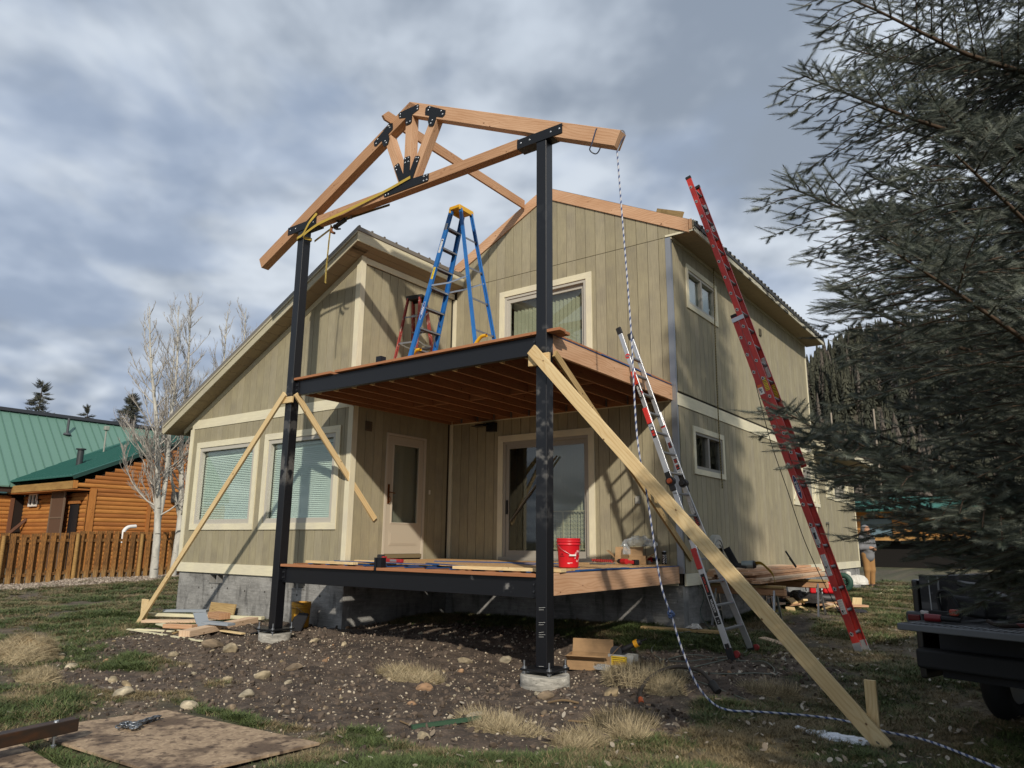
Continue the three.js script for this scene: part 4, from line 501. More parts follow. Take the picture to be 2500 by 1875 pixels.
  // stickers on the inner face of the far rail
  for (const [t, bg, n] of [[2.95, '#2b2827', 7], [2.72, '#262423', 6], [2.5, '#c9c7c2', 8], [2.62, '#1d1b1b', 4], [1.98, '#cfcdc8', 10], [1.8, '#2a2626', 6], [1.55, '#262322', 9]]) { const p = at(t, zr(t) + (t > H ? 0.0155 : 0.0455), 0), [g, m] = sticker(0.05, 0.17, (x, w, h) => fine(x, w, h, bg, bg[1] === 'c' ? '#55504c' : '#b9362c', n), 64); mesh('label', putOn(g, p, [pr[0], pr[1], 0], [d[0], d[1], 0]), m, T); }
}
// ---------------------------------------------------------------- ropes, strap
const ropeTex = (a, b, n, ns) => { const A = hex(a), Bc = hex(b); return std(0xffffff, 0.85, { map: tex(64, 64, (u, v) => { const s = ((u * n + v * ns) % 1 + 1) % 1; return s < 0.42 ? A : Bc; }), }); };
function rope(name, pts, r, mat, len, label) { const c = new THREE.CatmullRomCurve3(pts.map(p => V3(...p)), false, 'centripetal'), L = c.getLength(), g = new THREE.TubeGeometry(c, Math.max(60, L * 24 | 0), r, 8), U = g.attributes.uv; for (let i = 0; i < U.count; i++) U.setX(i, U.getX(i) * L / len); return one(name, g, mat, label, 'rope'); }
const gy = (x, z, o = 0) => G(x, z) + o;
{
  const bw = ropeTex(0x46557d, 0xbfc0c6, 1, 1);
  const R = rope('braided_rope', [[0.985, 6.13, -0.055], [1.03, 5.4, -0.04], [1.115, 3.9, -0.03], [1.16, 2.6, -0.03], [1.245, 2.06, -0.03], [1.389, 1.06, -0.03], [1.473, 0.83, -0.03], [1.56, 0.5, -0.07], [1.68, 0.16, -0.14], [1.8, gy(1.8, -0.19, 0.05), -0.19], [2.02, gy(2.02, -0.05, 0.05), -0.05], [2.25, gy(2.25, -0.2, 0.05), -0.2], [2.73, gy(2.73, -0.5, 0.05), -0.5], [3.03, gy(3.03, -0.42, 0.05), -0.42], [3.3, gy(3.3, -0.3, 0.05), -0.3], [3.59, gy(3.59, -0.16, 0.05), -0.16], [4.02, gy(4.02, 0.33, 0.05), 0.33], [4.4, gy(4.4, 0.7, 0.05), 0.7]], 0.0098, bw, 0.085, 'blue and white braided rope hanging from the right rafter tail to the lawn');
  mesh('knot', [new THREE.TorusKnotGeometry(0.022, 0.011, 60, 7, 2, 3).translate(1.473, 0.83, -0.03)], std(0x46597f, 0.85), R);
  mesh('rope_wrap', [tube([[0.74, 6.475, 0.012], [0.68, 6.30, 0.014], [0.63, 6.245, -0.02], [0.645, 6.25, -0.15], [0.70, 6.33, -0.166], [0.75, 6.5, -0.16], [0.755, 6.52, -0.05], [0.74, 6.475, 0.012]], 0.008, 40, 6), tube([[1.0, 6.36, -0.03], [1.045, 6.40, -0.08], [1.055, 6.36, -0.13], [1.03, 6.25, -0.08], [0.99, 6.13, -0.055]], 0.008, 30, 6)], ropeTex(0x33405c, 0x8e96a2, 1, 1), R);
}
rope('hanging_rope', [[0.13, 6.58, -5.52], [0.125, 5.4, -5.44], [0.12, 4.24, -5.40], [0.10, 3.13, -5.44], [0.10, 2.47, -5.46]], 0.011, ropeTex(0x8f8253, 0x5f5535, 1, 1), 0.05, 'thin tan rope hanging down the side wall beside both small windows');
{
  // yellow webbing round the left post and along the bottom chord
  const T = thing('ratchet_strap', 'yellow ratchet strap from the left post to the middle of the bottom chord', 'strap'), ym = std(0xb59a3e, 0.75), yd = std(0x6c5c34, 0.8);
  const ribbon = (pts, w, m, up = [0, 1, 0], n = 'webbing') => { const c = new THREE.CatmullRomCurve3(pts.map(p => V3(...p)), false, 'centripetal'), P = c.getPoints(pts.length * 6); mesh(n, P.slice(1).map((q, i) => bar(P[i].toArray(), q.toArray(), 0.003, w, up)), m, T); };
  ribbon([[-4.52, 6.80, 0.02], [-4.66, 6.66, 0.05], [-4.82, 6.50, 0.04], [-5.01, 6.47, 0.012], [-5.012, 6.47, -0.16], [-4.84, 6.48, -0.165], [-4.83, 6.46, 0.02], [-4.5, 6.55, 0.06], [-3.8, 6.63, 0.035], [-2.95, 6.72, 0.022], [-2.40, 6.80, 0.018]], 0.045, ym);
  ribbon([[-4.80, 6.45, -0.19], [-4.25, 6.535, -0.12], [-3.95, 6.575, -0.10], [-3.55, 6.62, -0.17], [-3.0, 6.60, -0.165]], 0.04, yd);
  mesh('ratchet', [bar([-4.2, 6.52, -0.11], [-3.93, 6.58, -0.10], 0.05, 0.05), bar([-4.15, 6.6, -0.11], [-3.98, 6.68, -0.11], 0.04, 0.012), rod([-4.17, 6.52, -0.14], [-4.17, 6.52, -0.07], 0.03), tube([[-4.2, 6.5, -0.1], [-4.1, 6.44, -0.06], [-4.0, 6.42, -0.06]], 0.014, 14)], std(0x22211f, 0.5, { metalness: 0.4 }), T);
  mesh('hook', [tube([[-3.93, 6.58, -0.10], [-3.87, 6.64, -0.10], [-3.8, 6.62, -0.10], [-3.82, 6.57, -0.1], [-3.78, 6.56, -0.1]], 0.009, 24)], M.aluDull, T);
  mesh('leather_tab', [tube([[-4.24, 6.52, -0.08], [-4.2, 6.42, -0.05], [-4.1, 6.36, -0.03]], 0.022, 14)], std(0x7a4a28, 0.7), T);
  ribbon([[-4.23, 6.55, -0.06], [-4.245, 6.3, -0.05], [-4.26, 6.0, -0.05], [-4.27, 5.75, -0.05], [-4.265, 5.55, -0.05]], 0.042, std(0xffffff, 0.75, { map: tex(32, 256, (u, v) => { const k = (Math.floor(u * 10) + Math.floor(v * 40)) % 3 === 0 && v > 0.4; return k ? [0.25, 0.22, 0.1] : [0.78, 0.69, 0.36]; }, true, [0.8, 3]) }), [0.4, 0, 1], 'tail');
}
// ---------------------------------------------------------------- things on the lower deck
const DY = LY + 0.026;
function bucket(name, label, x, y, z, h, r0, r1, m, rimM, turn = 0) {
  const T = thing(name, label, 'bucket', [x, y, z], turn), p = [[0, 0.004], [r0 - 0.012, 0.004], [r0, 0.014], [lerp(r0, r1, 0.76), h * 0.76], [r1 + 0.004, h * 0.765], [r1 + 0.006, h * 0.80], [r1 - 0.001, h * 0.81], [r1 + 0.0, h * 0.87], [r1 + 0.007, h * 0.872], [r1 + 0.007, h * 0.89], [r1, h * 0.895], [r1 + 0.003, h - 0.012], [r1 + 0.005, h - 0.004], [r1, h], [r1 - 0.006, h - 0.006], [r0 - 0.006, 0.03], [0, 0.03]];
  mesh('bucket_body', new THREE.LatheGeometry(p.map(q => new THREE.Vector2(...q)), 48), m, T);
  const hy = h * 0.83; mesh('handle', [tube([[r1 + 0.01, hy, 0], [r1 * 0.8, hy - h * 0.22, r1 * 0.72], [0.02, hy - h * 0.40, r1 * 1.03], [-r1 * 0.8, hy - h * 0.22, r1 * 0.72], [-r1 - 0.01, hy, 0]], 0.0025, 40, 6)], M.steel, T);
  return T;
}
{
  const T = bucket('red_bucket', 'red plastic pail on the lower deck beside the right steel post', -0.40, DY + 0.0, -1.12, 0.372, 0.127, 0.151, std(0xffffff, 0.4, { map: tex(64, 64, (u, v) => { const k = fbm(u * 6, v * 6, 3, 6, 6); return [0.76 + k * 0.06, 0.06 + k * 0.05, 0.11 + k * 0.05]; }) }), null, 0.9);
  // print bent round the side
  const lab = (a0, a1, y0, y1, draw, w = 256, h = 256) => { const g = new THREE.CylinderGeometry(0.1512 - 0.0045, 0.1512 - 0.0215 * (1 - y0 / 0.283) - 0.004, y1 - y0, 20, 1, true, a0, a1 - a0).translate(0, (y0 + y1) / 2, 0); const P = g.attributes.position; for (let i = 0; i < P.count; i++) { const y = P.getY(i), r = lerp(0.127, 0.151, y / 0.372) + 0.0018, L = Math.hypot(P.getX(i), P.getZ(i)); P.setX(i, P.getX(i) / L * r); P.setZ(i, P.getZ(i) / L * r); } g.computeVertexNormals(); mesh('print', g, new THREE.MeshStandardMaterial({ roughness: 0.5, map: canvasTex(w, h, draw), transparent: true, alphaTest: 0.5, side: THREE.DoubleSide }), T); };
  lab(0.15, 1.15, 0.06, 0.24, (x, w, h) => { x.clearRect(0, 0, w, h); x.strokeStyle = '#fff'; x.fillStyle = '#fff'; x.save(); x.translate(w / 2, h / 2); x.font = 'bold 44px sans-serif'; x.textAlign = 'center'; x.textBaseline = 'middle'; const t = "LET'S BUILD \u2605 TODAY "; for (let i = 0; i < 16; i++) { x.save(); x.rotate(i / 16 * 6.283); x.fillText("NUTS BOLTS TOOLS"[i], 0, -88); x.restore(); } x.restore(); });
  lab(-1.25, -0.75, 0.14, 0.21, (x, w, h) => { x.clearRect(0, 0, w, h); x.fillStyle = '#20090d'; x.font = 'italic bold 130px sans-serif'; x.textAlign = 'center'; x.textBaseline = 'middle'; x.fillText('ce', w / 2, h / 2); x.fillRect(0, h * 0.85, w, h * 0.1); });
  lab(-0.45, 0.25, 0.055, 0.068, (x, w, h) => { x.clearRect(0, 0, w, h); x.fillStyle = '#f3dfe0'; x.fillRect(0, 0, w * 0.7, h * 0.4); x.fillRect(0, h * 0.6, w * 0.3, h * 0.4); }, 128, 32);
  mesh('handle_grip', rod([0.045, 0.158, 0.15], [-0.045, 0.158, 0.15], 0.012, 0.012, 10), std(0xdedbd6, 0.5), T);
}
{ // cordless drill with a long auger bit
  const T = thing('cordless_drill', 'red and black cordless drill lying on the lower deck with a long auger', 'drill', [-0.52, DY, -2.85], 2.62);
  const rd = std(0xb81f22, 0.45), bk = std(0x1a1a1c, 0.6);
  mesh('motor_body', [rod([0.02, 0.05, 0], [-0.10, 0.05, 0], 0.042, 0.04, 14)], rd, T); mesh('gearcase', [rod([0.02, 0.05, 0], [0.11, 0.05, 0], 0.042, 0.034, 14)], bk, T); mesh('chuck', [rod([0.11, 0.05, 0], [0.165, 0.05, 0], 0.022, 0.016, 12)], M.steel, T);
  mesh('grip', [bar([-0.05, 0.05, 0.02], [-0.07, 0.035, 0.15], 0.042, 0.05, [0, 1, 0], 0.008)], rd, T); mesh('battery', [rbox(0.10, 0.075, 0.075, 0.01, -0.075, 0.037, 0.17)], bk, T);
  const a = thing('auger_bit', 'red spiral auger bit held in the drill on the lower deck', 'drill bit', [-0.52, DY, -2.85], 2.62), sp = []; for (let i = 0; i <= 90; i++) { const t = i / 90, k = t * 2 * Math.PI * 11; sp.push([0.27 + t * 0.62, 0.045 + Math.cos(k) * 0.016, Math.sin(k) * 0.016]); } mesh('flute', tube(sp, 0.008, 260, 5), std(0xa8201f, 0.5), a); mesh('shank', rod([0.165, 0.05, 0], [0.92, 0.042, 0], 0.007), std(0x8d5a42, 0.4, { metalness: 0.5 }), a);
}
const kraft = (() => { const t = tex(256, 256, (u, v) => { const k = fbm(u * 9, v * 9, 4, 9, 9), l = fbm(u * 3, v * 120, 2, 3, 120); const s = 0.9 + (k - 0.5) * 0.14 + (l - 0.5) * 0.08; return [0.66 * s, 0.53 * s, 0.38 * s]; }, true, [1.6, 1.6]); return std(0xffffff, 0.9, { map: t, side: THREE.DoubleSide }); })();
const clearFilm = new THREE.MeshPhysicalMaterial({ color: 0xe8ebec, roughness: 0.16, transmission: 0.82, thickness: 0, ior: 1.45, side: THREE.DoubleSide });
function crumple(rx, ry, rz, seed, amp = 0.35, n = 5, flat = 0.0) { const g = new THREE.IcosahedronGeometry(1, n), P = g.attributes.position, p = V3(); for (let i = 0; i < P.count; i++) { p.fromBufferAttribute(P, i); const a = fbm(p.x * 1.6 + seed, p.y * 1.6 + p.z * 1.3 + seed * 2, 3), b = Math.abs(fbm(p.x * 4 + seed * 3, p.z * 4 + p.y * 3.1, 3) - 0.5) * 2; const k = 1 + (a - 0.5) * amp * 1.6 - b * amp * 0.7; P.setXYZ(i, p.x * rx * k, Math.max(flat, p.y * ry * k), p.z * rz * k); } g.computeVertexNormals(); return g; }
{ // open carton with packing film
  const T = thing('cardboard_box', 'open cardboard box on the lower deck by the gable wall', 'box', [-0.60, DY, -3.28], 0.35);
  mesh('box_side', [box(0.46, 0.13, 0.006, 0, 0.065, 0.15), box(0.46, 0.13, 0.006, 0, 0.065, -0.15), box(0.006, 0.13, 0.30, -0.23, 0.065, 0), box(0.006, 0.13, 0.30, 0.23, 0.065, 0), box(0.46, 0.006, 0.30, 0, 0.004, 0)], kraft, T);
  mesh('flap', box(0.42, 0.17, 0.006).rotateX(-0.45).translate(-0.02, 0.18, 0.10), kraft, T); mesh('flap', box(0.006, 0.16, 0.28).rotateZ(0.85).translate(-0.30, 0.15, 0), kraft, T); mesh('flap', box(0.006, 0.16, 0.28).rotateZ(-1.0).translate(0.31, 0.13, 0), kraft, T);
  const b = one('plastic_bag', crumple(0.29, 0.17, 0.17, 4, 0.5, 14).translate(-0.48, DY + 0.27, -3.30), clearFilm, 'crumpled clear plastic bag lying over the open box on the lower deck', 'plastic bag');
  one('plastic_bag', crumple(0.05, 0.16, 0.05, 9, 0.6, 8).translate(-0.55, DY + 0.15, -3.04), clearFilm, 'narrow twist of clear plastic hanging in front of the open box', 'plastic bag');
}
{ // tall drink can
  const T = thing('drink_can', 'tall black drink can standing at the house corner on the lower deck', 'can', [-0.20, LY, -3.60], 1.0);
  const g = new THREE.CylinderGeometry(0.036, 0.036, 0.205, 28, 1, true).translate(0, 0.112, 0); mesh('can_body', g, std(0xffffff, 0.3, { metalness: 0.3, map: canvasTex(512, 384, (x, w, h) => { x.fillStyle = '#0d0e10'; x.fillRect(0, 0, w, h); for (const cx of [w * 0.08, w * 0.34, w * 0.60, w * 0.86]) { x.save(); x.translate(cx, h * 0.55); x.rotate(-Math.PI / 2); x.fillStyle = '#f2f2f0'; x.font = 'italic bold 122px sans-serif'; x.textAlign = 'center'; x.textBaseline = 'middle'; x.fillText('NOS', 0, 0); x.restore(); } }) }), T);
  mesh('can_end', [cyl(0.036, 0.029, 0.012, 0, 0.220, 0, 24), cyl(0.030, 0.030, 0.004, 0, 0.226, 0, 24), cyl(0.028, 0.036, 0.01, 0, 0.006, 0, 24)], M.alu, T);
}
{ // reciprocating saw and a bracket behind the rope
  const T = thing('reciprocating_saw', 'red and black power saw lying on the lower deck near the drink can', 'saw', [-0.47, DY + 0.05, -3.52], 0.05);
  mesh('saw_body', [rod([-0.05, 0.02, 0], [0.11, 0.02, 0], 0.035, 0.038, 12)], std(0xa51e20, 0.45), T); mesh('grip', [rod([0.11, 0.02, 0], [0.22, 0.015, 0], 0.028, 0.024, 10)], std(0x1b1b1d, 0.6), T); mesh('nose', rod([-0.05, 0.02, 0], [-0.17, 0.02, 0], 0.032, 0.02, 10), std(0x1b1b1d, 0.6), T);
  one('metal_bracket', [box(0.30, 0.004, 0.13).rotateZ(-0.12).rotateY(0.2).translate(-0.52, DY + 0.045, -3.34), box(0.12, 0.06, 0.004).translate(-0.36, DY + 0.03, -3.32)], M.aluDull, 'bent sheet metal flashing piece on the lower deck beside the saw', 'bracket');
  one('metal_rod', [rod([-1.0, DY + 0.012, -2.7], [-0.55, DY + 0.02, -2.55], 0.008), rod([-0.95, DY + 0.01, -2.62], [-0.62, DY + 0.01, -2.50], 0.01), rod([-0.86, DY + 0.01, -2.58], [-0.5, DY + 0.03, -2.62], 0.006)], M.steel, 'loose bright bolts and rods on the lower deck in front of the drill', 'hardware', null, 'stuff');
}
{ // oscillating tool lying near the front edge
  const T = thing('power_tool', 'red and grey battery power tool lying behind the black rail stub', 'power tool', [-3.18, DY + 0.012, -0.66], 0.0);
  const rd = std(0xa02428, 0.45), bk = std(0x2a2a2c, 0.6); mesh('tool_body', [bar([-0.12, 0.03, 0], [0.30, 0.025, 0.03], 0.06, 0.05, [0, 1, 0], 0.012)], rd, T); mesh('battery', [rbox(0.09, 0.11, 0.08, 0.012, -0.17, 0.055, 0)], bk, T); mesh('collar', [rbox(0.05, 0.07, 0.074, 0.012, -0.1, 0.05, 0)], rd, T); mesh('grip_band', [bar([0.06, 0.0, 0.0415], [0.2, 0.0, 0.052], 0.004, 0.03, [0, 1, 0]).translate(0, 0.03, 0)], std(0x7c7c7e, 0.6), T);
}
// ---------------------------------------------------------------- things on the soil
{
  const yb = std(0xffffff, 0.5, { map: tex(256, 256, (u, v) => { const k = sst(0.55, 0.72, fbm(u * 9, v * 7, 4, 9, 7)) * 0.75, w = sst(0.12, 0.04, v) * sst(0.4, 0.6, fbm(u * 12, v * 12, 3, 12, 12)); return mix3(mix3([0.74, 0.54, 0.12], [0.36, 0.26, 0.13], k), [0.78, 0.74, 0.62], w); }) });
  bucket('yellow_bucket', 'dirty yellow plastic pail on the soil against the concrete foundation', -5.42, 0.13, -0.92, 0.40, 0.135, 0.155, yb, null, 2.0);
}
{ // carton with print behind the right post
  const y = gy(-0.12, -1.2, 0.0), T = thing('cardboard_box', 'open brown cardboard box on the soil behind the right post', 'box', [-0.14, y - 0.02, -1.2], 0.33); T.scale.setScalar(0.86);
  mesh('box_side', [box(0.62, 0.20, 0.006, 0, 0.10, 0.17), box(0.62, 0.20, 0.006, 0, 0.10, -0.17), box(0.006, 0.20, 0.34, 0.31, 0.10, 0), box(0.006, 0.20, 0.34, -0.31, 0.10, 0), box(0.62, 0.006, 0.34, 0, 0.004, 0)], kraft, T);
  mesh('flap', box(0.60, 0.19, 0.006).rotateX(-0.25).translate(0, 0.29, -0.19), kraft, T); mesh('flap', box(0.58, 0.13, 0.006).rotateX(1.15).translate(-0.02, 0.175, 0.23), kraft, T); mesh('flap', box(0.006, 0.17, 0.33).rotateZ(-0.75).translate(0.37, 0.26, 0), kraft, T);
  const [g, m] = sticker(0.20, 0.07, (x, w, h) => { x.fillStyle = '#a68a66'; x.fillRect(0, 0, w, h); x.fillStyle = '#15110e'; x.font = 'bold 74px sans-serif'; x.textAlign = 'center'; x.textBaseline = 'middle'; x.fillText('MiTek', w / 2, h * 0.42); x.fillRect(w * 0.1, h * 0.82, w * 0.8, h * 0.05); }); mesh('print', g.translate(0.17, 0.075, 0.1745), m, T);
}
{ // angle grinder sitting in a small parts box, on a scrap of film
  const y = gy(0.24, -1.25), T = thing('parts_box', 'small silver carton with yellow label on the soil behind the right post', 'box', [0.27, y + 0.01, -1.28], 0.15);
  mesh('box_side', [box(0.32, 0.15, 0.005, 0, 0.075, 0.09), box(0.32, 0.15, 0.005, 0, 0.075, -0.09), box(0.005, 0.15, 0.18, 0.16, 0.075, 0), box(0.005, 0.15, 0.18, -0.16, 0.075, 0), box(0.32, 0.005, 0.18, 0, 0.004, 0)], std(0xa9a9a4, 0.5, { metalness: 0.3 }), T); const [g, m] = sticker(0.2, 0.12, (x, w, h) => { fine(x, w, h, '#c9a822', '#5d4a10', 5); x.fillStyle = '#8c6e14'; x.fillRect(w * 0.1, h * 0.45, w * 0.35, h * 0.4); x.fillRect(w * 0.55, h * 0.45, w * 0.35, h * 0.4); }, 128); mesh('print', g.translate(-0.02, 0.072, 0.0935), m, T);
  const A = thing('angle_grinder', 'black and yellow angle grinder resting in the small silver carton', 'grinder', [0.27, y + 0.13, -1.28], 0.1), bk = std(0x232325, 0.5); mesh('grinder_body', rod([-0.06, 0.05, 0], [0.14, 0.15, -0.02], 0.036, 0.03, 12), bk, A); mesh('band', rod([0.14, 0.15, -0.02], [0.185, 0.172, -0.025], 0.046, 0.046, 14), std(0xd99a1e, 0.5), A); mesh('tail', [rod([0.185, 0.172, -0.025], [0.22, 0.185, -0.03], 0.04, 0.03, 12), rod([0.22, 0.19, -0.03], [0.29, 0.22, -0.03], 0.01)], bk, A); mesh('gear_head', [rod([-0.07, 0.05, -0.035], [-0.07, 0.05, 0.05], 0.05, 0.045, 14), rod([-0.07, 0.05, 0.05], [-0.07, 0.05, 0.062], 0.075, 0.075, 20)], std(0x4c4d50, 0.4, { metalness: 0.5 }), A);
  one('plastic_bag', crumple(0.27, 0.045, 0.10, 13, 0.6, 12).translate(0.32, gy(0.32, -1.02) + 0.04, -1.02), clearFilm, 'flat clear plastic bag on the soil in front of the small silver carton', 'plastic bag');
}
one('loose_board', bar([-0.35, gy(-0.35, -3.0, 0.03), -3.05], [0.72, gy(0.72, -3.45, 0.05), -3.35], 0.14, 0.038, [0, 1, 0], 0.003), M.pineOld, 'weathered board lying on the ground below the house corner', 'board');
one('loose_board', bar([1.18, gy(1.3, -3.6, 0.05), -3.75], [1.75, gy(1.8, -3.6, 0.025), -3.55], 0.16, 0.02, [0, 1, 0], 0.003), M.cedar, 'short flat board lying on the lawn under the sawhorse', 'board');
one('crumpled_paper', crumple(0.12, 0.06, 0.09, 21, 0.6, 8).translate(0.36, gy(0.36, -3.35, 0.05), -3.3), std(0xbdbab2, 0.8), 'crumpled white paper beside the board below the house corner', 'paper');
// scrap pile by the left foundation
{
  const wp = paint(0xd2cbaa, 51, 0.6), gp = std(0x8c949c, 0.8), dk = std(0x3a322a, 0.9), grp = 'offcuts in the scrap pile', S = [
    [[-8.72, 0.19, -0.10], [-6.50, 0.20, -0.98], 0.10, 0.05, wp, 'long cream painted board along the back of the scrap pile'], [[-8.5, 0.25, -0.32], [-7.9, 0.25, -0.80], 0.16, 0.04, gp, 'grey board lying behind the long cream board of the scrap pile'],
    [[-8.2, 0.13, 0.2], [-7.2, 0.14, -0.5], 0.2, 0.04, M.cedar, 'wide splintered brown plank in the middle of the scrap pile'], [[-5.90, 0.15, 0.80], [-6.40, 0.20, -0.72], 0.2, 0.09, M.cedar, 'thick new timber offcut slanting across the front of the scrap pile'],
    [[-6.75, 0.19, 0.62], [-6.2, 0.20, 0.46], 0.12, 0.06, M.fir, 'short split block with painted face in the scrap pile'], [[-7.5, 0.14, 0.3], [-6.4, 0.14, 0.52], 0.14, 0.02, wp, 'cream offcut under the split block in the scrap pile'],
    [[-6.85, 0.33, 0.0], [-6.5, 0.16, 0.12], 0.2, 0.02, gp, 'grey plywood piece standing across the scrap pile'], [[-6.25, 0.25, 0.26], [-5.72, 0.24, 0.14], 0.16, 0.035, gp, 'blue grey painted block on top of the scrap pile'],
    [[-7.3, 0.11, 0.8], [-6.55, 0.12, 0.6], 0.07, 0.022, wp, 'thin cream lath at the left of the scrap pile'], [[-7.5, 0.10, 0.82], [-5.35, 0.10, 0.85], 0.05, 0.02, wp, 'long thin cream lath along the front of the scrap pile'],
    [[-6.02, 0.06, 1.36], [-6.60, 0.12, 0.36], 0.05, 0.02, M.pineOld, 'brown lath poking out of the front of the scrap pile'], [[-5.92, 0.14, 0.17], [-5.40, 0.13, 0.14], 0.08, 0.02, M.pine, 'small pale offcut at the right of the scrap pile'],
    [[-5.86, 0.10, 0.1], [-6.25, 0.14, -0.6], 0.14, 0.012, dk, 'dark shingle scrap at the right of the scrap pile'], [[-5.95, 0.07, 1.08], [-5.7, 0.07, 0.9], 0.05, 0.015, M.pineOld, 'short lath lying in front of the scrap pile'],
    [[-7.02, 0.27, -0.36], [-6.62, 0.27, -0.32], 0.2, 0.1, M.firRough, 'orange brown block end at the back of the scrap pile'], [[-6.5, 0.12, -0.75], [-5.6, 0.16, -0.35], 0.2, 0.02, dk, 'black roofing scrap against the left footing']];
  for (const [a, b, w, h, m, l] of S) one('scrap_board', bar(a, b, w, h, [0, 1, 0], 0.002), m, l, 'board', grp);
  one('scrap_board', box(0.78, 0.2, 0.025).rotateX(-0.22).translate(-7.85, 0.27, -1.06), M.pineOld, 'rough weathered plank leaning on the foundation behind the scrap pile', 'board', grp);
  one('roof_felt', [box(0.5, 0.02, 0.4).rotateZ(0.25).translate(-5.35, 0.14, -0.25), box(0.3, 0.3, 0.02).rotateX(-0.5).translate(-5.25, 0.24, -0.75)], std(0x17171a, 0.9), 'torn black roofing felt behind the left steel post', 'felt');
}
// ---------------------------------------------------------------- yard, right hand side
{ // sawhorses and the lumber on them
  for (const [z, l] of [[-4.7, 'near steel legged sawhorse under the lumber stack'], [-7.35, 'far steel legged sawhorse under the lumber stack']]) {
    const y = G(0.7, z), T = thing('sawhorse', l, 'sawhorse', [0.68, y, z]); const t = 0.80 - y; mesh('top_beam', [rbox(1.22, 0.115, 0.09, 0.02, 0, t, 0, 0)], M.firRough, T); mesh('top_board', rbox(1.15, 0.038, 0.14, 0.004, 0.02, t + 0.077, 0, 0), M.pineOld, T);
    for (const x of [-0.48, 0.44]) for (const s of [1, -1]) mesh('leg', bar([x, t + 0.02, s * 0.03], [x + (x > 0 ? 0.02 : -0.02), -0.02, s * 0.26], 0.04, 0.028, [1, 0, 0]), M.steel, T);
    for (const x of [-0.48, 0.44]) mesh('spreader', bar([x, 0.25, 0.17], [x, 0.25, -0.17], 0.012, 0.02), M.steel, T);
  }
  const q = rng32(99); let y = 0.93; const lay = [[6, 0.12, 0], [6, 0.10, 0.05], [5, 0.10, -0.1], [5, 0.12, 0.06], [4, 0.12, 0.0]];
  lay.forEach(([n, x0, dz], k) => { for (let i = 0; i < n; i++) { const L = 3.6 + q() * 0.5, zn = -4.28 - q() * 0.30 + dz - k * 0.05, w = 0.14, x = x0 + 0.07 + i * 0.152 + (q() - 0.5) * 0.01; one('lumber_board', rbox(w, 0.036, L, 0.003, 0, 0, 0, 2).rotateY((q() - 0.5) * 0.02).translate(x + (k === 1 && i === n - 1 ? 0.03 : 0), y + 0.018, zn - L / 2), [M.cedar, M.fir, M.cedar, M.firRough][(q() * 4) | 0], `pinkish planed plank in the ${['bottom', 'second', 'third', 'fourth', 'top'][k]} layer of the sawhorse stack, ${['next to the house wall', 'second from the wall', 'third from the wall', 'fourth from the wall', 'fifth from the wall', 'sixth from the wall'][i]}`, 'board', 'planks stacked on the sawhorses'); } y += 0.0385; });
  const T = thing('framing_nailer', 'grey nail gun with black magazine lying on the lumber stack', 'nail gun', [0.55, y + 0.0, -5.0], 0.15), gm = std(0x7e8a8c, 0.4, { metalness: 0.3 }), bk = std(0x1b1b1c, 0.6);
  mesh('motor_body', [rod([-0.02, 0.07, 0], [0.16, 0.075, 0.01], 0.062, 0.066, 16)], gm, T); mesh('end_cap', rod([0.16, 0.075, 0.01], [0.20, 0.075, 0.01], 0.066, 0.05, 16), bk, T); mesh('grip', bar([0.06, 0.03, 0.06], [-0.12, 0.05, 0.05], 0.04, 0.045, [0, 1, 0], 0.01), bk, T); mesh('nose', bar([-0.02, 0.06, 0], [-0.16, 0.05, 0], 0.07, 0.07, [0, 1, 0], 0.015), bk, T); mesh('magazine', [bar([-0.12, 0.06, 0], [-0.26, 0.33, -0.02], 0.035, 0.11, [1, 0.3, 0]), ...Array.from({ length: 7 }, (_, i) => bar([-0.2 - i * 0.014, 0.11 + i * 0.03, 0.02], [-0.13 - i * 0.014, 0.13 + i * 0.03, 0.02], 0.01, 0.006))], bk, T);
  const c = new THREE.CatmullRomCurve3([[0.72, y + 0.09, -5.02], [0.84, y + 0.10, -4.98], [0.97, y + 0.01, -4.92], [1.06, y - 0.07, -4.85], [1.10, y - 0.20, -4.80]].map(p => V3(...p))), P = c.getPoints(20), yl = std(0x9f8a1d, 0.55);
  one('yellow_strap', P.slice(1).map((p, i) => bar(P[i].toArray(), p.toArray(), 0.004, 0.085, [0.3, 0.6, 1])), yl, 'dull yellow webbing hanging over the edge of the lumber stack', 'strap'); one('yellow_strap', [bar([0.15, y + 0.04, -5.0], [0.33, y + 0.045, -5.02], 0.06, 0.03), bar([0.31, y + 0.03, -5.0], [0.40, y + 0.02, -5.05], 0.05, 0.02)], yl, 'coiled yellow webbing at the nose of the nail gun', 'strap');
  one('framing_square', [bar([0.95, y + 0.005, -6.6], [0.74, y + 0.28, -6.75], 0.005, 0.04), bar([0.93, y + 0.005, -6.65], [0.79, y + 0.16, -6.78], 0.005, 0.04)], std(0x3f4547, 0.5, { metalness: 0.6 }), 'dark triangular metal square propped on the lumber stack', 'square');
}
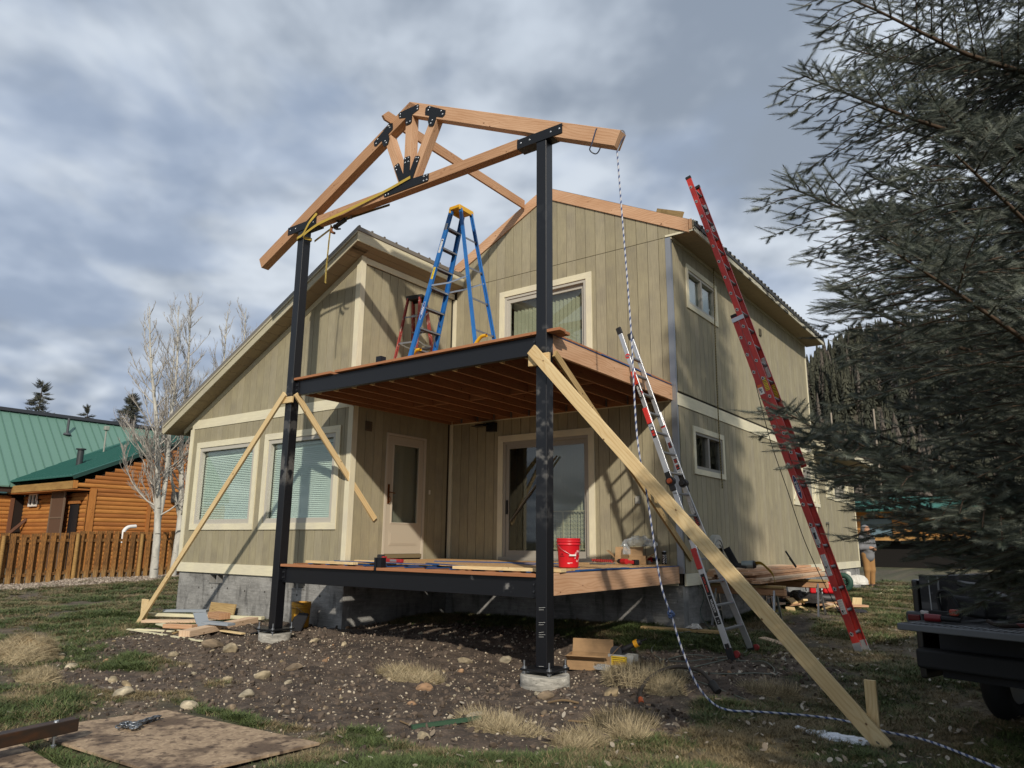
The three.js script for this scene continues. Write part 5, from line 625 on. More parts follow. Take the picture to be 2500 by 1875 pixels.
{ // offcuts spilling from a torn sack by the far sawhorse
  const q = rng32(7), grp = 'offcuts heaped behind the sawhorses'; for (let i = 0; i < 22; i++) { const x = 0.15 + q() * 1.35, z = -7.75 - q() * 1.3, s = 0.15 + q() * 0.35; one('wood_offcut', rbox(s, 0.036, 0.07 + q() * 0.1, 0.002).rotateZ((q() - 0.5) * 0.9).rotateY(q() * 3.1).translate(x, G(x, z) + 0.04 + q() * 0.16, z), [M.cedar, M.pine, M.fir][i % 3], `${s > 0.36 ? 'long' : s > 0.24 ? 'short' : 'stubby'} ${['pinkish', 'yellow', 'tan'][i % 3]} lumber offcut in the heap behind the sawhorses, ${z > -8.2 ? 'on its near side' : z > -8.7 ? 'in its middle' : 'on its far side'}`, 'board', grp); }
  one('torn_sack', [crumple(0.55, 0.22, 0.3, 33, 0.7, 10).translate(0.35, G(0.35, -8.6) + 0.1, -8.75)], std(0x2a2624, 0.85), 'dark torn sack behind the heap of offcuts', 'sack'); one('torn_sack', [crumple(0.28, 0.05, 0.22, 36, 0.7, 10).translate(1.5, G(1.5, -8.1) + 0.05, -8.1)], std(0x2b2a2e, 0.85), 'flat black scrap of sheeting on the offcuts', 'sheeting');
  const y = G(0.75, -9.3), T = thing('air_compressor', 'small red air compressor on the lawn near the house wall', 'compressor', [0.72, y, -9.2], 0.4), rd = std(0xc3161f, 0.4), bk = std(0x18181a, 0.5);
  mesh('tank', [rod([-0.26, 0.16, 0], [0.26, 0.16, 0], 0.13, 0.13, 18), new THREE.SphereGeometry(0.13, 16, 10).scale(0.5, 1, 1).translate(-0.26, 0.16, 0), new THREE.SphereGeometry(0.13, 16, 10).scale(0.5, 1, 1).translate(0.26, 0.16, 0)], bk, T); mesh('shroud', [rbox(0.28, 0.24, 0.24, 0.05, 0.14, 0.38, 0), rbox(0.12, 0.24, 0.2, 0.03, -0.18, 0.38, 0)], rd, T); mesh('gauge', [rod([-0.03, 0.36, 0.11], [-0.03, 0.36, 0.14], 0.03), rod([-0.03, 0.28, 0.11], [-0.03, 0.28, 0.14], 0.025)], std(0xbfc1c2, 0.4), T); mesh('handle', tube([[-0.3, 0.3, 0], [-0.3, 0.56, 0], [0.3, 0.58, 0], [0.3, 0.3, 0]], 0.012, 30), bk, T);
  mesh('foot', [rbox(0.05, 0.05, 0.26, 0.01, -0.2, 0.02, 0), rbox(0.05, 0.05, 0.26, 0.01, 0.2, 0.02, 0)], bk, T);
}
// hoses, cords and sticks draped over the ground
const drape = (pts, r, lift = 0) => tube(pts.map(([x, z, h]) => [x, G(x, z) + r + lift + (h || 0), z]), r, pts.length * 8, 6);
const loop = (cx, cz, rx, rz, t0, t1, wob, n = 16) => Array.from({ length: n }, (_, i) => { const a = lerp(t0, t1, i / (n - 1)), w = 1 + wob * Math.sin(a * 2.3 + cx * 5); return [cx + Math.cos(a) * rx * w, cz + Math.sin(a) * rz * w, 0.012]; });
const hoseM = std(0x6e7468, 0.6);
one('air_hose', [drape([...loop(0.75, -2.55, 0.62, 0.75, 0.2, 6.0, 0.1), [1.3, -2.2], ...loop(1.25, -1.75, 0.6, 0.5, 5.2, 11, 0.12), [1.0, -1.2], [0.95, -1.0], [1.2, -0.75]], 0.0065)], hoseM, 'pale grey air hose lying in loops on the ground round the silver ladder', 'hose');
one('air_hose', [drape([[1.2, -1.0], [1.5, -0.9], [1.9, -0.75], [2.15, -0.6], [2.3, -0.75], [2.2, -0.95], [1.95, -1.05], [1.85, -1.3], [1.95, -1.7], [1.9, -2.3], [1.75, -2.9], [1.8, -3.6], [2.0, -4.4]], 0.0065)], hoseM, 'pale hose trailing over the lawn beside the long brace', 'hose');
one('air_hose', [tube([[0.14, 0.88, -4.1], [0.28, 0.75, -3.95], [0.22, 0.5, -3.9], [0.4, 0.34, -3.7], [0.75, 0.27, -3.2]], 0.008, 30), tube([[0.2, 0.9, -4.2], [0.36, 0.7, -4.0], [0.45, 0.45, -4.0], [0.6, 0.3, -3.8]], 0.008, 30)], std(0x3d4a42, 0.6), 'green hose hanging in coils at the house corner behind the silver ladder', 'hose');
{ const d = one('drain_pipe', [tube([[1.13, 0.0, 0.02], [0.99, 0.03, -0.3], [0.98, 0.12, -0.6], [1.15, 0.2, -0.82], [1.42, 0.18, -0.85], [1.6, 0.08, -0.74]], 0.021, 40, 10)], std(0x3a332b, 0.7), 'dark flexible pipe arching out of the soil beside the dry turf', 'pipe'); mesh('orange_end', [rod([1.13, 0.0, 0.01], [1.17, -0.03, 0.07], 0.024, 0.028, 12)], std(0xb2562a, 0.6), d); mesh('coupling', [rod([1.58, 0.09, -0.75], [1.67, 0.02, -0.70], 0.045, 0.04, 12)], std(0x1d1d1c, 0.7), d); }
one('green_edging', [bar([0.02, gy(0.02, 2.12, 0.03), 2.14], [0.33, gy(0.3, 1.6, 0.035), 1.58], 0.045, 0.03)], std(0x33503b, 0.6), 'short green metal edging strip lying on the soil', 'edging');
for (const [a, b, r, l] of [[[-0.18, 2.08], [0.1, 2.02], 0.008, 'thin dark stick beside the green edging strip'], [[0.42, 0.62], [0.70, 0.50], 0.012, 'pale root stick lying on the soil in front of the right footing'], [[0.95, 1.1], [1.15, 0.85], 0.01, 'bent pale twig on the dark soil mound']]) one('stick', [drape([[a[0], a[1]], [(a[0] + b[0]) / 2 + 0.03, (a[1] + b[1]) / 2 + 0.04, 0.02], [b[0], b[1]]], r)], std(0x6e5b42, 0.9), l, 'stick');
one('mason_line', [tube([[0.98, 0.24, -10.2], [1.0, 0.3, -12], [1.08, 0.36, -15.2]], 0.02, 20, 5)], std(0xcbc3a0, 0.8), 'pale cord lying straight across the far lawn', 'cord');
one('snow_patch', [crumple(0.20, 0.035, 0.10, 5, 0.7, 10).translate(2.85, gy(2.85, 0.03, -0.005), 0.03), crumple(0.20, 0.05, 0.09, 8, 0.7, 10).translate(3.06, gy(3.06, 0.06, -0.005), 0.06), crumple(0.07, 0.03, 0.04, 3, 0.7, 7).translate(2.64, gy(2.64, -0.03, -0.005), -0.03)], std(0xe4e8ee, 0.7), 'small patch of old snow left in the grass by the brace foot', 'snow', null, 'stuff');
// ---------------------------------------------------------------- boards, beam and chain in the foreground
{
  const mud = std(0xffffff, 0.9, { map: osbTex(0.85, 63) });
  const sheet = (pts, l) => { const s = new THREE.Shape(pts.map(p => new THREE.Vector2(p[0], -p[1]))), g = new THREE.ExtrudeGeometry(s, { depth: 0.018, bevelEnabled: false }).rotateX(-Math.PI / 2), P = g.attributes.position, U = g.attributes.uv; for (let i = 0; i < P.count; i++) { U.setXY(i, P.getX(i) + 0.4, P.getZ(i) + 0.2); } return one('strand_board', g.translate(0, 0.012, 0), mud, l, 'board'); };
  const A = [[-2.09, 3.16], [-0.12, 3.02], [-0.22, 4.16], [-2.32, 4.26]], yA = Math.max(...A.map(p => G(p[0], p[1], false))) ; sheet(A, 'muddy strand board sheet lying on the grass under the chain').position.y = -0.035; sheet([[-3.9, 4.3], [-2.42, 4.36], [-1.0, 4.50], [-1.1, 5.7], [-3.9, 5.6]], 'muddy strand board sheet at the near left under the beam').position.y = -0.045;
  const rust = std(0xffffff, 0.55, { metalness: 0.25, map: tex(256, 128, (u, v) => { const k = fbm(u * 7, v * 12, 4, 7, 12), s = fbm(u * 30, v * 6, 3, 30, 6); return mix3([0.20, 0.16, 0.13], [0.36, 0.22, 0.12], clamp((k - 0.4) * 1.6 + (s - 0.5) * 0.5)); }, true, [0.8, 2]) });
  const T = thing('steel_beam', 'dark rusty square beam end raised on a bolt over the boards', 'beam', [-1.66, 0.115, 4.15]); mesh('beam_body', bar([0, 0, 0], [0.36, 0, 2.4], 0.105, 0.095, [0, 1, 0], 0.008), rust, T); mesh('support_bolt', [rod([0.05, -0.18, 0.16], [0.05, 0.0, 0.16], 0.009), cyl(0.02, 0.02, 0.014, 0.05, -0.12, 0.16, 6), cyl(0.02, 0.02, 0.014, 0.05, -0.055, 0.16, 6)], M.steel, T); mesh('bolt_head', [cyl(0.02, 0.018, 0.012, 0.05, 0.053, 0.16, 6)], M.alu, T);
  // chain: interlocked links heaped at one end
  const C = thing('steel_chain', 'short galvanised chain heaped on the muddy strand board', 'chain', [-1.70, 0.006, 3.66], 0), lk = new THREE.TorusGeometry(0.021, 0.0062, 7, 16).scale(1.45, 1, 1), q = rng32(3), cm = std(0x84888c, 0.38, { metalness: 0.85 });
  for (let i = 0; i < 46; i++) { let x, y, z, a; if (i < 22) { const t = i / 21; x = 0.02 - t * 0.10 + Math.sin(i) * 0.012; z = 0.0 - t * 0.24; a = 1.9 + Math.sin(i * 0.9) * 0.25; y = 0.012 + (i % 2) * 0.008; } else { const k = q() * 6.28, r = Math.sqrt(q()) * 0.095; x = 0.035 + Math.cos(k) * r; z = 0.07 + Math.sin(k) * r * 0.8; y = 0.012 + q() * 0.045 * (1 - r / 0.11); a = q() * 6.28; } mesh('link', lk.clone().rotateX(i % 2 ? 1.45 : 0.35 + (i > 21 ? q() * 1.6 : 0)).rotateY(a).translate(x, y, z), cm, C); }
}
// ---------------------------------------------------------------- stones and clods
{
  const cols = [0xb9a98a, 0xa89472, 0xc4b79c, 0x8f7d66, 0xb08c6a].map((c, i) => std(0xffffff, 0.92, { map: tex(128, 128, (u, v) => { const C = hex(c), k = 0.82 + (fbm(u * 5 + i, v * 5, 4, 5, 5) - 0.5) * 0.6; return [C[0] * k, C[1] * k, C[2] * k]; }) }));
  const shape = s => { const g = new THREE.IcosahedronGeometry(1, 3), P = g.attributes.position, p = V3(), q = rng32(s * 13 + 1), cut = Array.from({ length: 7 }, () => [V3(q() - 0.5, q() - 0.5, q() - 0.5).normalize(), 0.55 + q() * 0.3]); for (let i = 0; i < P.count; i++) { p.fromBufferAttribute(P, i); p.multiplyScalar(1 + (fbm(p.x * 1.5 + s, p.y * 1.5 + p.z * 1.7 + s * 3, 3) - 0.5) * 0.35); for (const [n, d] of cut) { const e = p.dot(n) - d; if (e > 0) p.addScaledVector(n, -e * 0.85); } P.setXYZ(i, p.x, p.y, p.z); } g.computeVertexNormals(); return g; };
  const shapes = Array.from({ length: 8 }, (_, i) => shape(i)), q = rng32(55);
  const stone = (x, z, r, fl, i, l, grp) => { const g = new THREE.Mesh(shapes[i % 8], cols[i % 5]); sh(g); g.name = numbered('stone'); g.scale.set(r * (0.9 + q() * 0.5), r * fl, r * (0.8 + q() * 0.3)); g.rotation.set(q() * 0.4, q() * 6.3, q() * 0.4); g.position.set(x, G(x, z) + r * fl * 0.35, z); scene.add(g); tag(g, l, 'stone', grp); };
  stone(-2.93, 3.14, 0.085, 0.75, 2, 'large round white stone in the grass behind the muddy strand board'); stone(-4.42, 1.0, 0.10, 0.8, 0, 'squarish tan stone on the soil in front of the scrap pile'); stone(-2.6, 1.78, 0.085, 0.75, 0, 'blocky tan stone on the soil left of the centre'); stone(-2.68, 1.3, 0.09, 0.6, 3, 'flat brown stone tilted on the soil left of the centre'); stone(-1.02, 0.86, 0.095, 0.7, 4, 'pinkish stone at the right end of the dry turf clump'); stone(0.22, 1.52, 0.085, 0.6, 2, 'pale rough stone beside the green edging strip'); stone(-1.30, -1.0, 0.07, 0.8, 2, 'round pale stone just in front of the deck shadow'); stone(-4.9, 0.95, 0.12, 0.65, 3, 'long brown boulder in front of the left footing'); stone(0.46, 1.36, 0.075, 0.8, 0, 'pale stone at the edge of the straw strip'); stone(0.72, -0.12, 0.09, 0.6, 1, 'cream stone on the soil right of the right footing');
  const grp = 'pale stones scattered over the dug soil'; let n = 0; while (n < 150) { const x = -7.4 + q() * 9, z = -1.7 + q() * 4.8; if (soil(x, z) < 0.55 || Math.hypot(x + 0.076, z + 0.076) < 0.4 || Math.hypot(x + 4.93, z + 0.08) < 0.35 || (x < -5 && z < 1.0) || (x > -0.6 && x < 0.6 && z < -0.9)) { if (q() < 0.0) n++; continue; } const r = 0.016 + Math.pow(q(), 3.2) * 0.06; const ci = (q() * 40) | 0, lm = [[-4.9, -0.1, 'beside the left footing'], [-0.08, -0.08, 'round the right footing'], [-1.6, 0.5, 'near the flat dry turf clump'], [-2.5, -1.2, 'at the edge of the deck shadow'], [-6.3, 0.9, 'in front of the scrap pile'], [-3.8, 2.8, 'on the strip of soil at the left'], [0.3, 1.6, 'near the green edging strip'], [1.0, -0.2, 'near the arching dark pipe'], [-2.4, 1.9, 'on the soil above the muddy board'], [-3.6, 0.4, 'on the open soil between the footings'], [1.3, 0.9, 'by the dark rooty turf clump']].sort((a, b) => Math.hypot(x - a[0], z - a[1]) - Math.hypot(x - b[0], z - b[1]))[0][2]; stone(x, z, r, 0.5 + q() * 0.35, ci, `${r > 0.045 ? 'fist sized' : r > 0.027 ? 'small' : 'tiny'} ${['tan', 'brown', 'cream', 'grey brown', 'pinkish'][ci % 5]} stone lying ${lm}`, grp); n++; }
  // grit and clods: too small to count
  const small = (name, N, geo, m, lo, hi, test, colf, lift) => { const im = new THREE.InstancedMesh(geo, m, N), D = new THREE.Object3D(), c = new THREE.Color(); let k = 0, g = 0; while (k < N && g++ < N * 14) { const x = -8 + q() * 10.6, z = -3.4 + q() * 7.4; if (!test(x, z)) continue; const r = lo + (hi - lo) * Math.pow(q(), 4); D.position.set(x, G(x, z) + r * lift, z); D.scale.set(r * (0.8 + q() * 0.7), r * (0.5 + q() * 0.4), r); D.rotation.set(q() * 6, q() * 6, q() * 6); D.updateMatrix(); im.setMatrixAt(k, D.matrix); im.setColorAt(k, c.setRGB(...colf(q()))); k++; } im.count = k; im.name = name; sh(im); scene.add(im); return im; };
  const lowS = new THREE.IcosahedronGeometry(1, 1), inSoil = (x, z) => soil(x, z) > 0.35 + q() * 0.4;
  tag(small('gravel', 7000, lowS, std(0xffffff, 0.95), 0.003, 0.017, inSoil, t => mix3([0.20, 0.155, 0.11], [0.52, 0.45, 0.34], t), 0.3), 'small pale grit strewn through the dug soil', 'gravel', null, 'stuff');
  tag(small('dirt', 9000, shapes[3], std(0xffffff, 1), 0.005, 0.036, inSoil, t => mix3([0.045, 0.033, 0.024], [0.14, 0.105, 0.078], t), 0.25), 'crumbled brown soil clods of the dug yard', 'soil', null, 'stuff');
}
// ---------------------------------------------------------------- grass, straw turf, leaves
{
  const q = rng32(404), blade = (n, h, w, spread) => { const gs = []; for (let i = 0; i < n; i++) { const a = q() * 6.28, l = h * (0.6 + q() * 0.6), b = spread * (0.4 + q()), x = (q() - 0.5) * 0.05, z = (q() - 0.5) * 0.05, dx = Math.cos(a), dz = Math.sin(a), px = -dz * w, pz = dx * w; const p = [[x - px, 0, z - pz], [x + px, 0, z + pz], [x + dx * b * 0.35 - px * 0.8, l * 0.55, z + dz * b * 0.35 - pz * 0.8], [x + dx * b * 0.35 + px * 0.8, l * 0.55, z + dz * b * 0.35 + pz * 0.8], [x + dx * b, l, z + dz * b]], g = new THREE.BufferGeometry(); g.setAttribute('position', new THREE.Float32BufferAttribute([0, 1, 2, 1, 3, 2, 2, 3, 4].flatMap(k => p[k]), 3)); g.setAttribute('uv', new THREE.Float32BufferAttribute(new Array(18).fill(0), 2)); g.computeVertexNormals(); gs.push(g); } return mg(gs); };
  const gm = std(0xffffff, 0.75, { side: THREE.DoubleSide }), D = new THREE.Object3D(), c = new THREE.Color();
  const onSheet = (x, z) => (x > -2.36 && x < -0.08 && z > 3.02 && z < 4.28) || (x > -3.95 && x < -0.95 && z > 4.4 && z < 5.7), inHouse = (x, z) => (x < WX && x > WL && z < WZ) || (x < HX && x >= WX && z < GZ + 0.1);
  const field = (N, geos, pick, hs) => { const cx = camera.position.x, cz = camera.position.z, M0 = []; let g = 0; while (M0.length < N && g++ < N * 12) { const a = 0.63 + (q() - 0.5) * 1.5, d = 2.6 + Math.pow(q(), 1.25) * 25, x = cx - Math.sin(a) * d, z = cz - Math.cos(a) * d; if (onSheet(x, z) || inHouse(x, z)) continue; const r = pick(x, z, d); if (r) M0.push([x, z, d, r]); }
    const im = new THREE.InstancedMesh(geos, gm, M0.length); M0.forEach(([x, z, d, r], i) => { const s = hs * r.s * (0.7 + q() * 0.6) * (1 + d * 0.02), wd = 1 + d * 0.05; D.position.set(x, G(x, z) - 0.004, z); D.rotation.set((q() - 0.5) * 0.3, q() * 6.3, (q() - 0.5) * 0.3); D.scale.set(s * wd, s, s * wd); D.updateMatrix(); im.setMatrixAt(i, D.matrix); im.setColorAt(i, c.setRGB(...r.c)); }); sh(im); scene.add(im); return im; };
  const green = (x, z, d) => { const s = soil(x, z), gv = gravelK(x, z); if (q() < s * 1.5 - 0.1 || q() < gv) return null; const n = fbm(x * 1.6, z * 1.6 + 40, 4), patch = fbm(x * 0.8 + 90, z * 0.8, 3); const dead = clamp(sst(0.40, 0.72, n) * 0.75 + (patch - 0.5) * 0.9 + (x > 0.5 && z < 1.5 ? 0.22 : 0) + sst(-9, -17, x) * 0.3); const b = 0.75 + q() * 0.5, C = q() < dead ? mix3([0.17, 0.13, 0.065], [0.27, 0.21, 0.11], q()) : mix3([0.05, 0.08, 0.02], [0.115, 0.145, 0.045], q()); return { s: (0.8 + (1 - dead) * 0.4) * (1 - s * 0.5), c: C.map(v => v * b) }; };
  const gr = field(150000, blade(11, 0.038, 0.0017, 0.042), green, 1); gr.name = 'grass'; tag(gr, 'short patchy green and straw coloured lawn grass', 'grass', null, 'stuff');
  // lifted clods of dry turf
  const hay = blade(7, 0.06, 0.0018, 0.13); const H = [[-6.0, 2.86, 0.42, 0.32, 0.25, 0, 'largest straw coloured turf clump at the left edge of the soil'], [-4.45, 3.3, 0.22, 0.16, 0.07, 0, 'small straw turf clump at the near left above the beam'], [-1.6, 0.5, 0.46, 0.20, 0.05, 0, 'flat straw turf clump in the middle of the soil'], [0.80, -0.82, 0.40, 0.30, 0.13, 0.35, 'brown turf clump under the arching dark pipe'], [0.55, 1.62, 0.42, 0.13, 0.03, 0, 'low straw strip of turf beside the green edging'], [1.40, 1.66, 0.15, 0.2, 0.04, 0, 'small bright straw turf clump near the bottom centre'], [1.42, 0.92, 0.26, 0.2, 0.09, 0.6, 'dark rooty turf clump on the soil mound'], [1.66, 1.28, 0.12, 0.09, 0.03, 0.0, 'little straw tuft beside the dark rooty clump'], [1.2, -0.45, 0.16, 0.13, 0.1, 0.1, 'upright straw tuft below the arching pipe'], [2.1, -1.05, 0.26, 0.1, 0.025, 0.2, 'faded straw tuft in the lawn beside the long brace']];
  for (const [x, z, rx, rz, h, dark, l] of H) {
    const y = G(x, z), T = thing('turf_clump', l, 'turf clump', [x, y, z], q() * 0.6 - 0.3), g = new THREE.SphereGeometry(1, 28, 14), P = g.attributes.position; for (let i = 0; i < P.count; i++) { const a = P.getX(i), b = P.getY(i), d = P.getZ(i), k = 0.82 + fbm(a * 2 + x * 9, d * 2 + b * 2, 3) * 0.4; P.setXYZ(i, a * rx * k, b * h * k - 0.01, d * rz * k); } g.computeVertexNormals(); mesh('turf_core', g, std(dark > 0.3 ? 0x3a2d20 : 0x77623f, 1), T);
    const N = Math.round(1500 * Math.sqrt(rx * rz) / 0.35), im = new THREE.InstancedMesh(hay, gm, N), u = V3(), nrm = V3(); for (let i = 0; i < N; i++) { const a = q() * 6.28, e = Math.acos(q() * 0.98), k = 0.66 + fbm(Math.cos(a) * Math.sin(e) * 2.4 + x * 9, Math.sin(a) * Math.sin(e) * 2.4 + Math.cos(e) * 2, 4) * 0.8; u.set(Math.cos(a) * Math.sin(e) * rx * k, Math.cos(e) * h * k - 0.02, Math.sin(a) * Math.sin(e) * rz * k); nrm.set(u.x / rx / rx, u.y / h / h * 0.5 + 0.4, u.z / rz / rz).normalize(); nrm.x += (q() - 0.5) * 1.0; nrm.z += (q() - 0.5) * 1.0; nrm.y = Math.max(nrm.y, 0.05); D.position.copy(u); D.quaternion.setFromUnitVectors(V3(0, 1, 0), nrm.normalize()); D.scale.setScalar(0.5 + q() * 0.6); D.updateMatrix(); im.setMatrixAt(i, D.matrix); const C = mix3([0.20, 0.165, 0.09], [0.58, 0.47, 0.29], q()), dk = q() < dark ? 0.35 : 1; im.setColorAt(i, c.setRGB(C[0] * dk, C[1] * dk, C[2] * dk)); } im.name = 'straw'; im.userData.kind = 'stuff'; sh(im); T.add(im);
  }
  // fallen leaves
  const s = new THREE.Shape(); s.moveTo(-0.5, 0); s.bezierCurveTo(-0.3, 0.36, 0.2, 0.36, 0.5, 0); s.bezierCurveTo(0.2, -0.36, -0.3, -0.36, -0.5, 0); const lg = new THREE.ShapeGeometry(s, 5).rotateX(-Math.PI / 2), LP = lg.attributes.position; for (let i = 0; i < LP.count; i++) LP.setY(i, LP.getZ(i) ** 2 * 0.8 + LP.getX(i) ** 2 * 0.25); lg.computeVertexNormals();
  const LM = []; while (LM.length < 1500) { const a = 0.63 + (q() - 0.5) * 1.3, d = 3 + Math.pow(q(), 0.9) * 11, x = 4.644 - Math.sin(a) * d, z = 7.061 - Math.cos(a) * d; if (inHouse(x, z) || onSheet(x, z)) continue; const w = (x > 1.6 ? 1 : x > 0.2 ? 0.35 : soil(x, z) > 0.5 ? 0.10 : 0.16) * (0.35 + sst(0.4, 0.62, fbm(x * 1.3 + 5, z * 1.3, 3))); if (q() < w) LM.push([x, z]); }
  const li = new THREE.InstancedMesh(lg, std(0xffffff, 0.7, { side: THREE.DoubleSide }), LM.length); LM.forEach(([x, z], i) => { const r = 0.03 + q() * 0.045; D.position.set(x, G(x, z) + 0.018 + q() * 0.03, z); D.rotation.set((q() - 0.5) * 1.1, q() * 6.3, (q() - 0.5) * 1.1); D.scale.set(r, r, r * (0.7 + q() * 0.5)); D.updateMatrix(); li.setMatrixAt(i, D.matrix); li.setColorAt(i, c.setRGB(...mix3([0.17, 0.125, 0.08], [0.46, 0.41, 0.33], q()))); }); li.name = 'leaves'; sh(li); scene.add(li); tag(li, 'dry pale fallen leaves scattered over the lawn at right', 'leaves', null, 'stuff');
  // leaf litter and gravel along the fence
  const N = 26000, gi = new THREE.InstancedMesh(new THREE.IcosahedronGeometry(1, 0), std(0xffffff, 0.95), N); let k = 0, gd = 0; while (k < N && gd++ < N * 8) { const x = -21.2 + q() * 3.4, z = -13 + q() * 14; if (q() > gravelK(x, z)) continue; const r = 0.018 + q() * 0.035; D.position.set(x, G(x, z) + r * 0.2, z); D.rotation.set(q() * 6, q() * 6, q() * 6); D.scale.set(r * 1.5, r * 0.6, r); D.updateMatrix(); gi.setMatrixAt(k, D.matrix); gi.setColorAt(k, c.setRGB(...mix3([0.12, 0.09, 0.065], [0.44, 0.37, 0.30], Math.pow(q(), 1.4)))); k++; } gi.count = k; gi.name = 'leaf_litter'; sh(gi); scene.add(gi); tag(gi, 'brown leaf litter and gravel bed along the wooden fence', 'litter', null, 'stuff');
}
// ---------------------------------------------------------------- wooden fence
{
  const T = thing('wooden_fence', 'weathered brown shadowbox picket fence in front of the log cabin', 'fence'), FX = -21, fm = [0, 1, 2, 3].map(i => { const L = [0xb07a3e, 0x9c6c38, 0xa8743c, 0x8f6434][i], a = hex(L); return std(0xffffff, 0.9, { map: tex(64, 256, (u, v) => { const g = fbm(u * 9, v * 22 + i * 7, 3, 9, 22), f = fbm(u * 20, v * 5 + i, 3, 20, 5), d = sst(0.34, 0.05, v) * sst(0.35, 0.7, f), k = 0.78 + (g - 0.5) * 0.7; return mix3([a[0] * k, a[1] * k, a[2] * k], [0.72, 0.62, 0.42], d * 0.7); }, true) }); });
  const q = rng32(8), pk = new THREE.BoxGeometry(0.02, 1, 0.145);
  for (let z = 2.5, i = 0; z > -15.5; z -= 0.28, i++) { const y = G(FX, z), h = 1.52 + (q() - 0.5) * 0.03; for (const [dx, dz] of [[0.055, 0], [-0.055, -0.14]]) { const m = mesh('picket', pk, fm[(q() * 4) | 0], T); m.scale.y = h; m.position.set(FX + dx, y + h / 2 + 0.03, z + dz); m.rotation.x = (q() - 0.5) * 0.02; } }
  for (const h of [0.26, 1.28]) for (let z = 2.5; z > -15; z -= 2.1) mesh('rail', bar([FX, G(FX, z) + h, z], [FX, G(FX, z - 2.1) + h, z - 2.1], 0.04, 0.09), fm[3], T);
  for (let z = 2.22; z > -15.5; z -= 2.1) { const y = G(FX, z); mesh('fence_post', new THREE.CylinderGeometry(0.055, 0.065, 1.55, 10).translate(FX + 0.12, y + 0.7, z), timber(0xa9854c, 0x6f5027, 90, 4, 0.9), T).name = 'fence_post'; if (z < -40) break; }
  T.children.filter(c => c.name === 'fence_post').forEach((c, i, a) => { c.material = a[0].material; });
}
// ---------------------------------------------------------------- log cabin beyond the fence
const logM = [timber(0xb87a3a, 0x7d4a1e, 61, 8, 0.9), timber(0xac6f35, 0x74441c, 63, 8, 0.9), timber(0xc08442, 0x86531f, 65, 8, 0.9)];
function logWall(parent, f, segs, y0, y1, pitch) { let k = 0; for (let y = y0; y < y1; y += pitch, k++) for (const [a, b] of segs(y)) { if (b - a < 0.05) continue; const g = new THREE.CylinderGeometry(pitch * 0.52, pitch * 0.52, b - a, 10, 1, false, -Math.PI / 2, Math.PI); const P = g.attributes.position, U = g.attributes.uv, o = hsh(k, 5) * 9; for (let i = 0; i < P.count; i++) U.setXY(i, P.getY(i) + o, U.getX(i) * 0.3 + o); mesh('log_course', f(g.rotateZ(Math.PI / 2).scale(1, 1, 0.6).translate((a + b) / 2, y + pitch / 2, 0)), logM[(hsh(k, 11) * 3) | 0], parent); } }
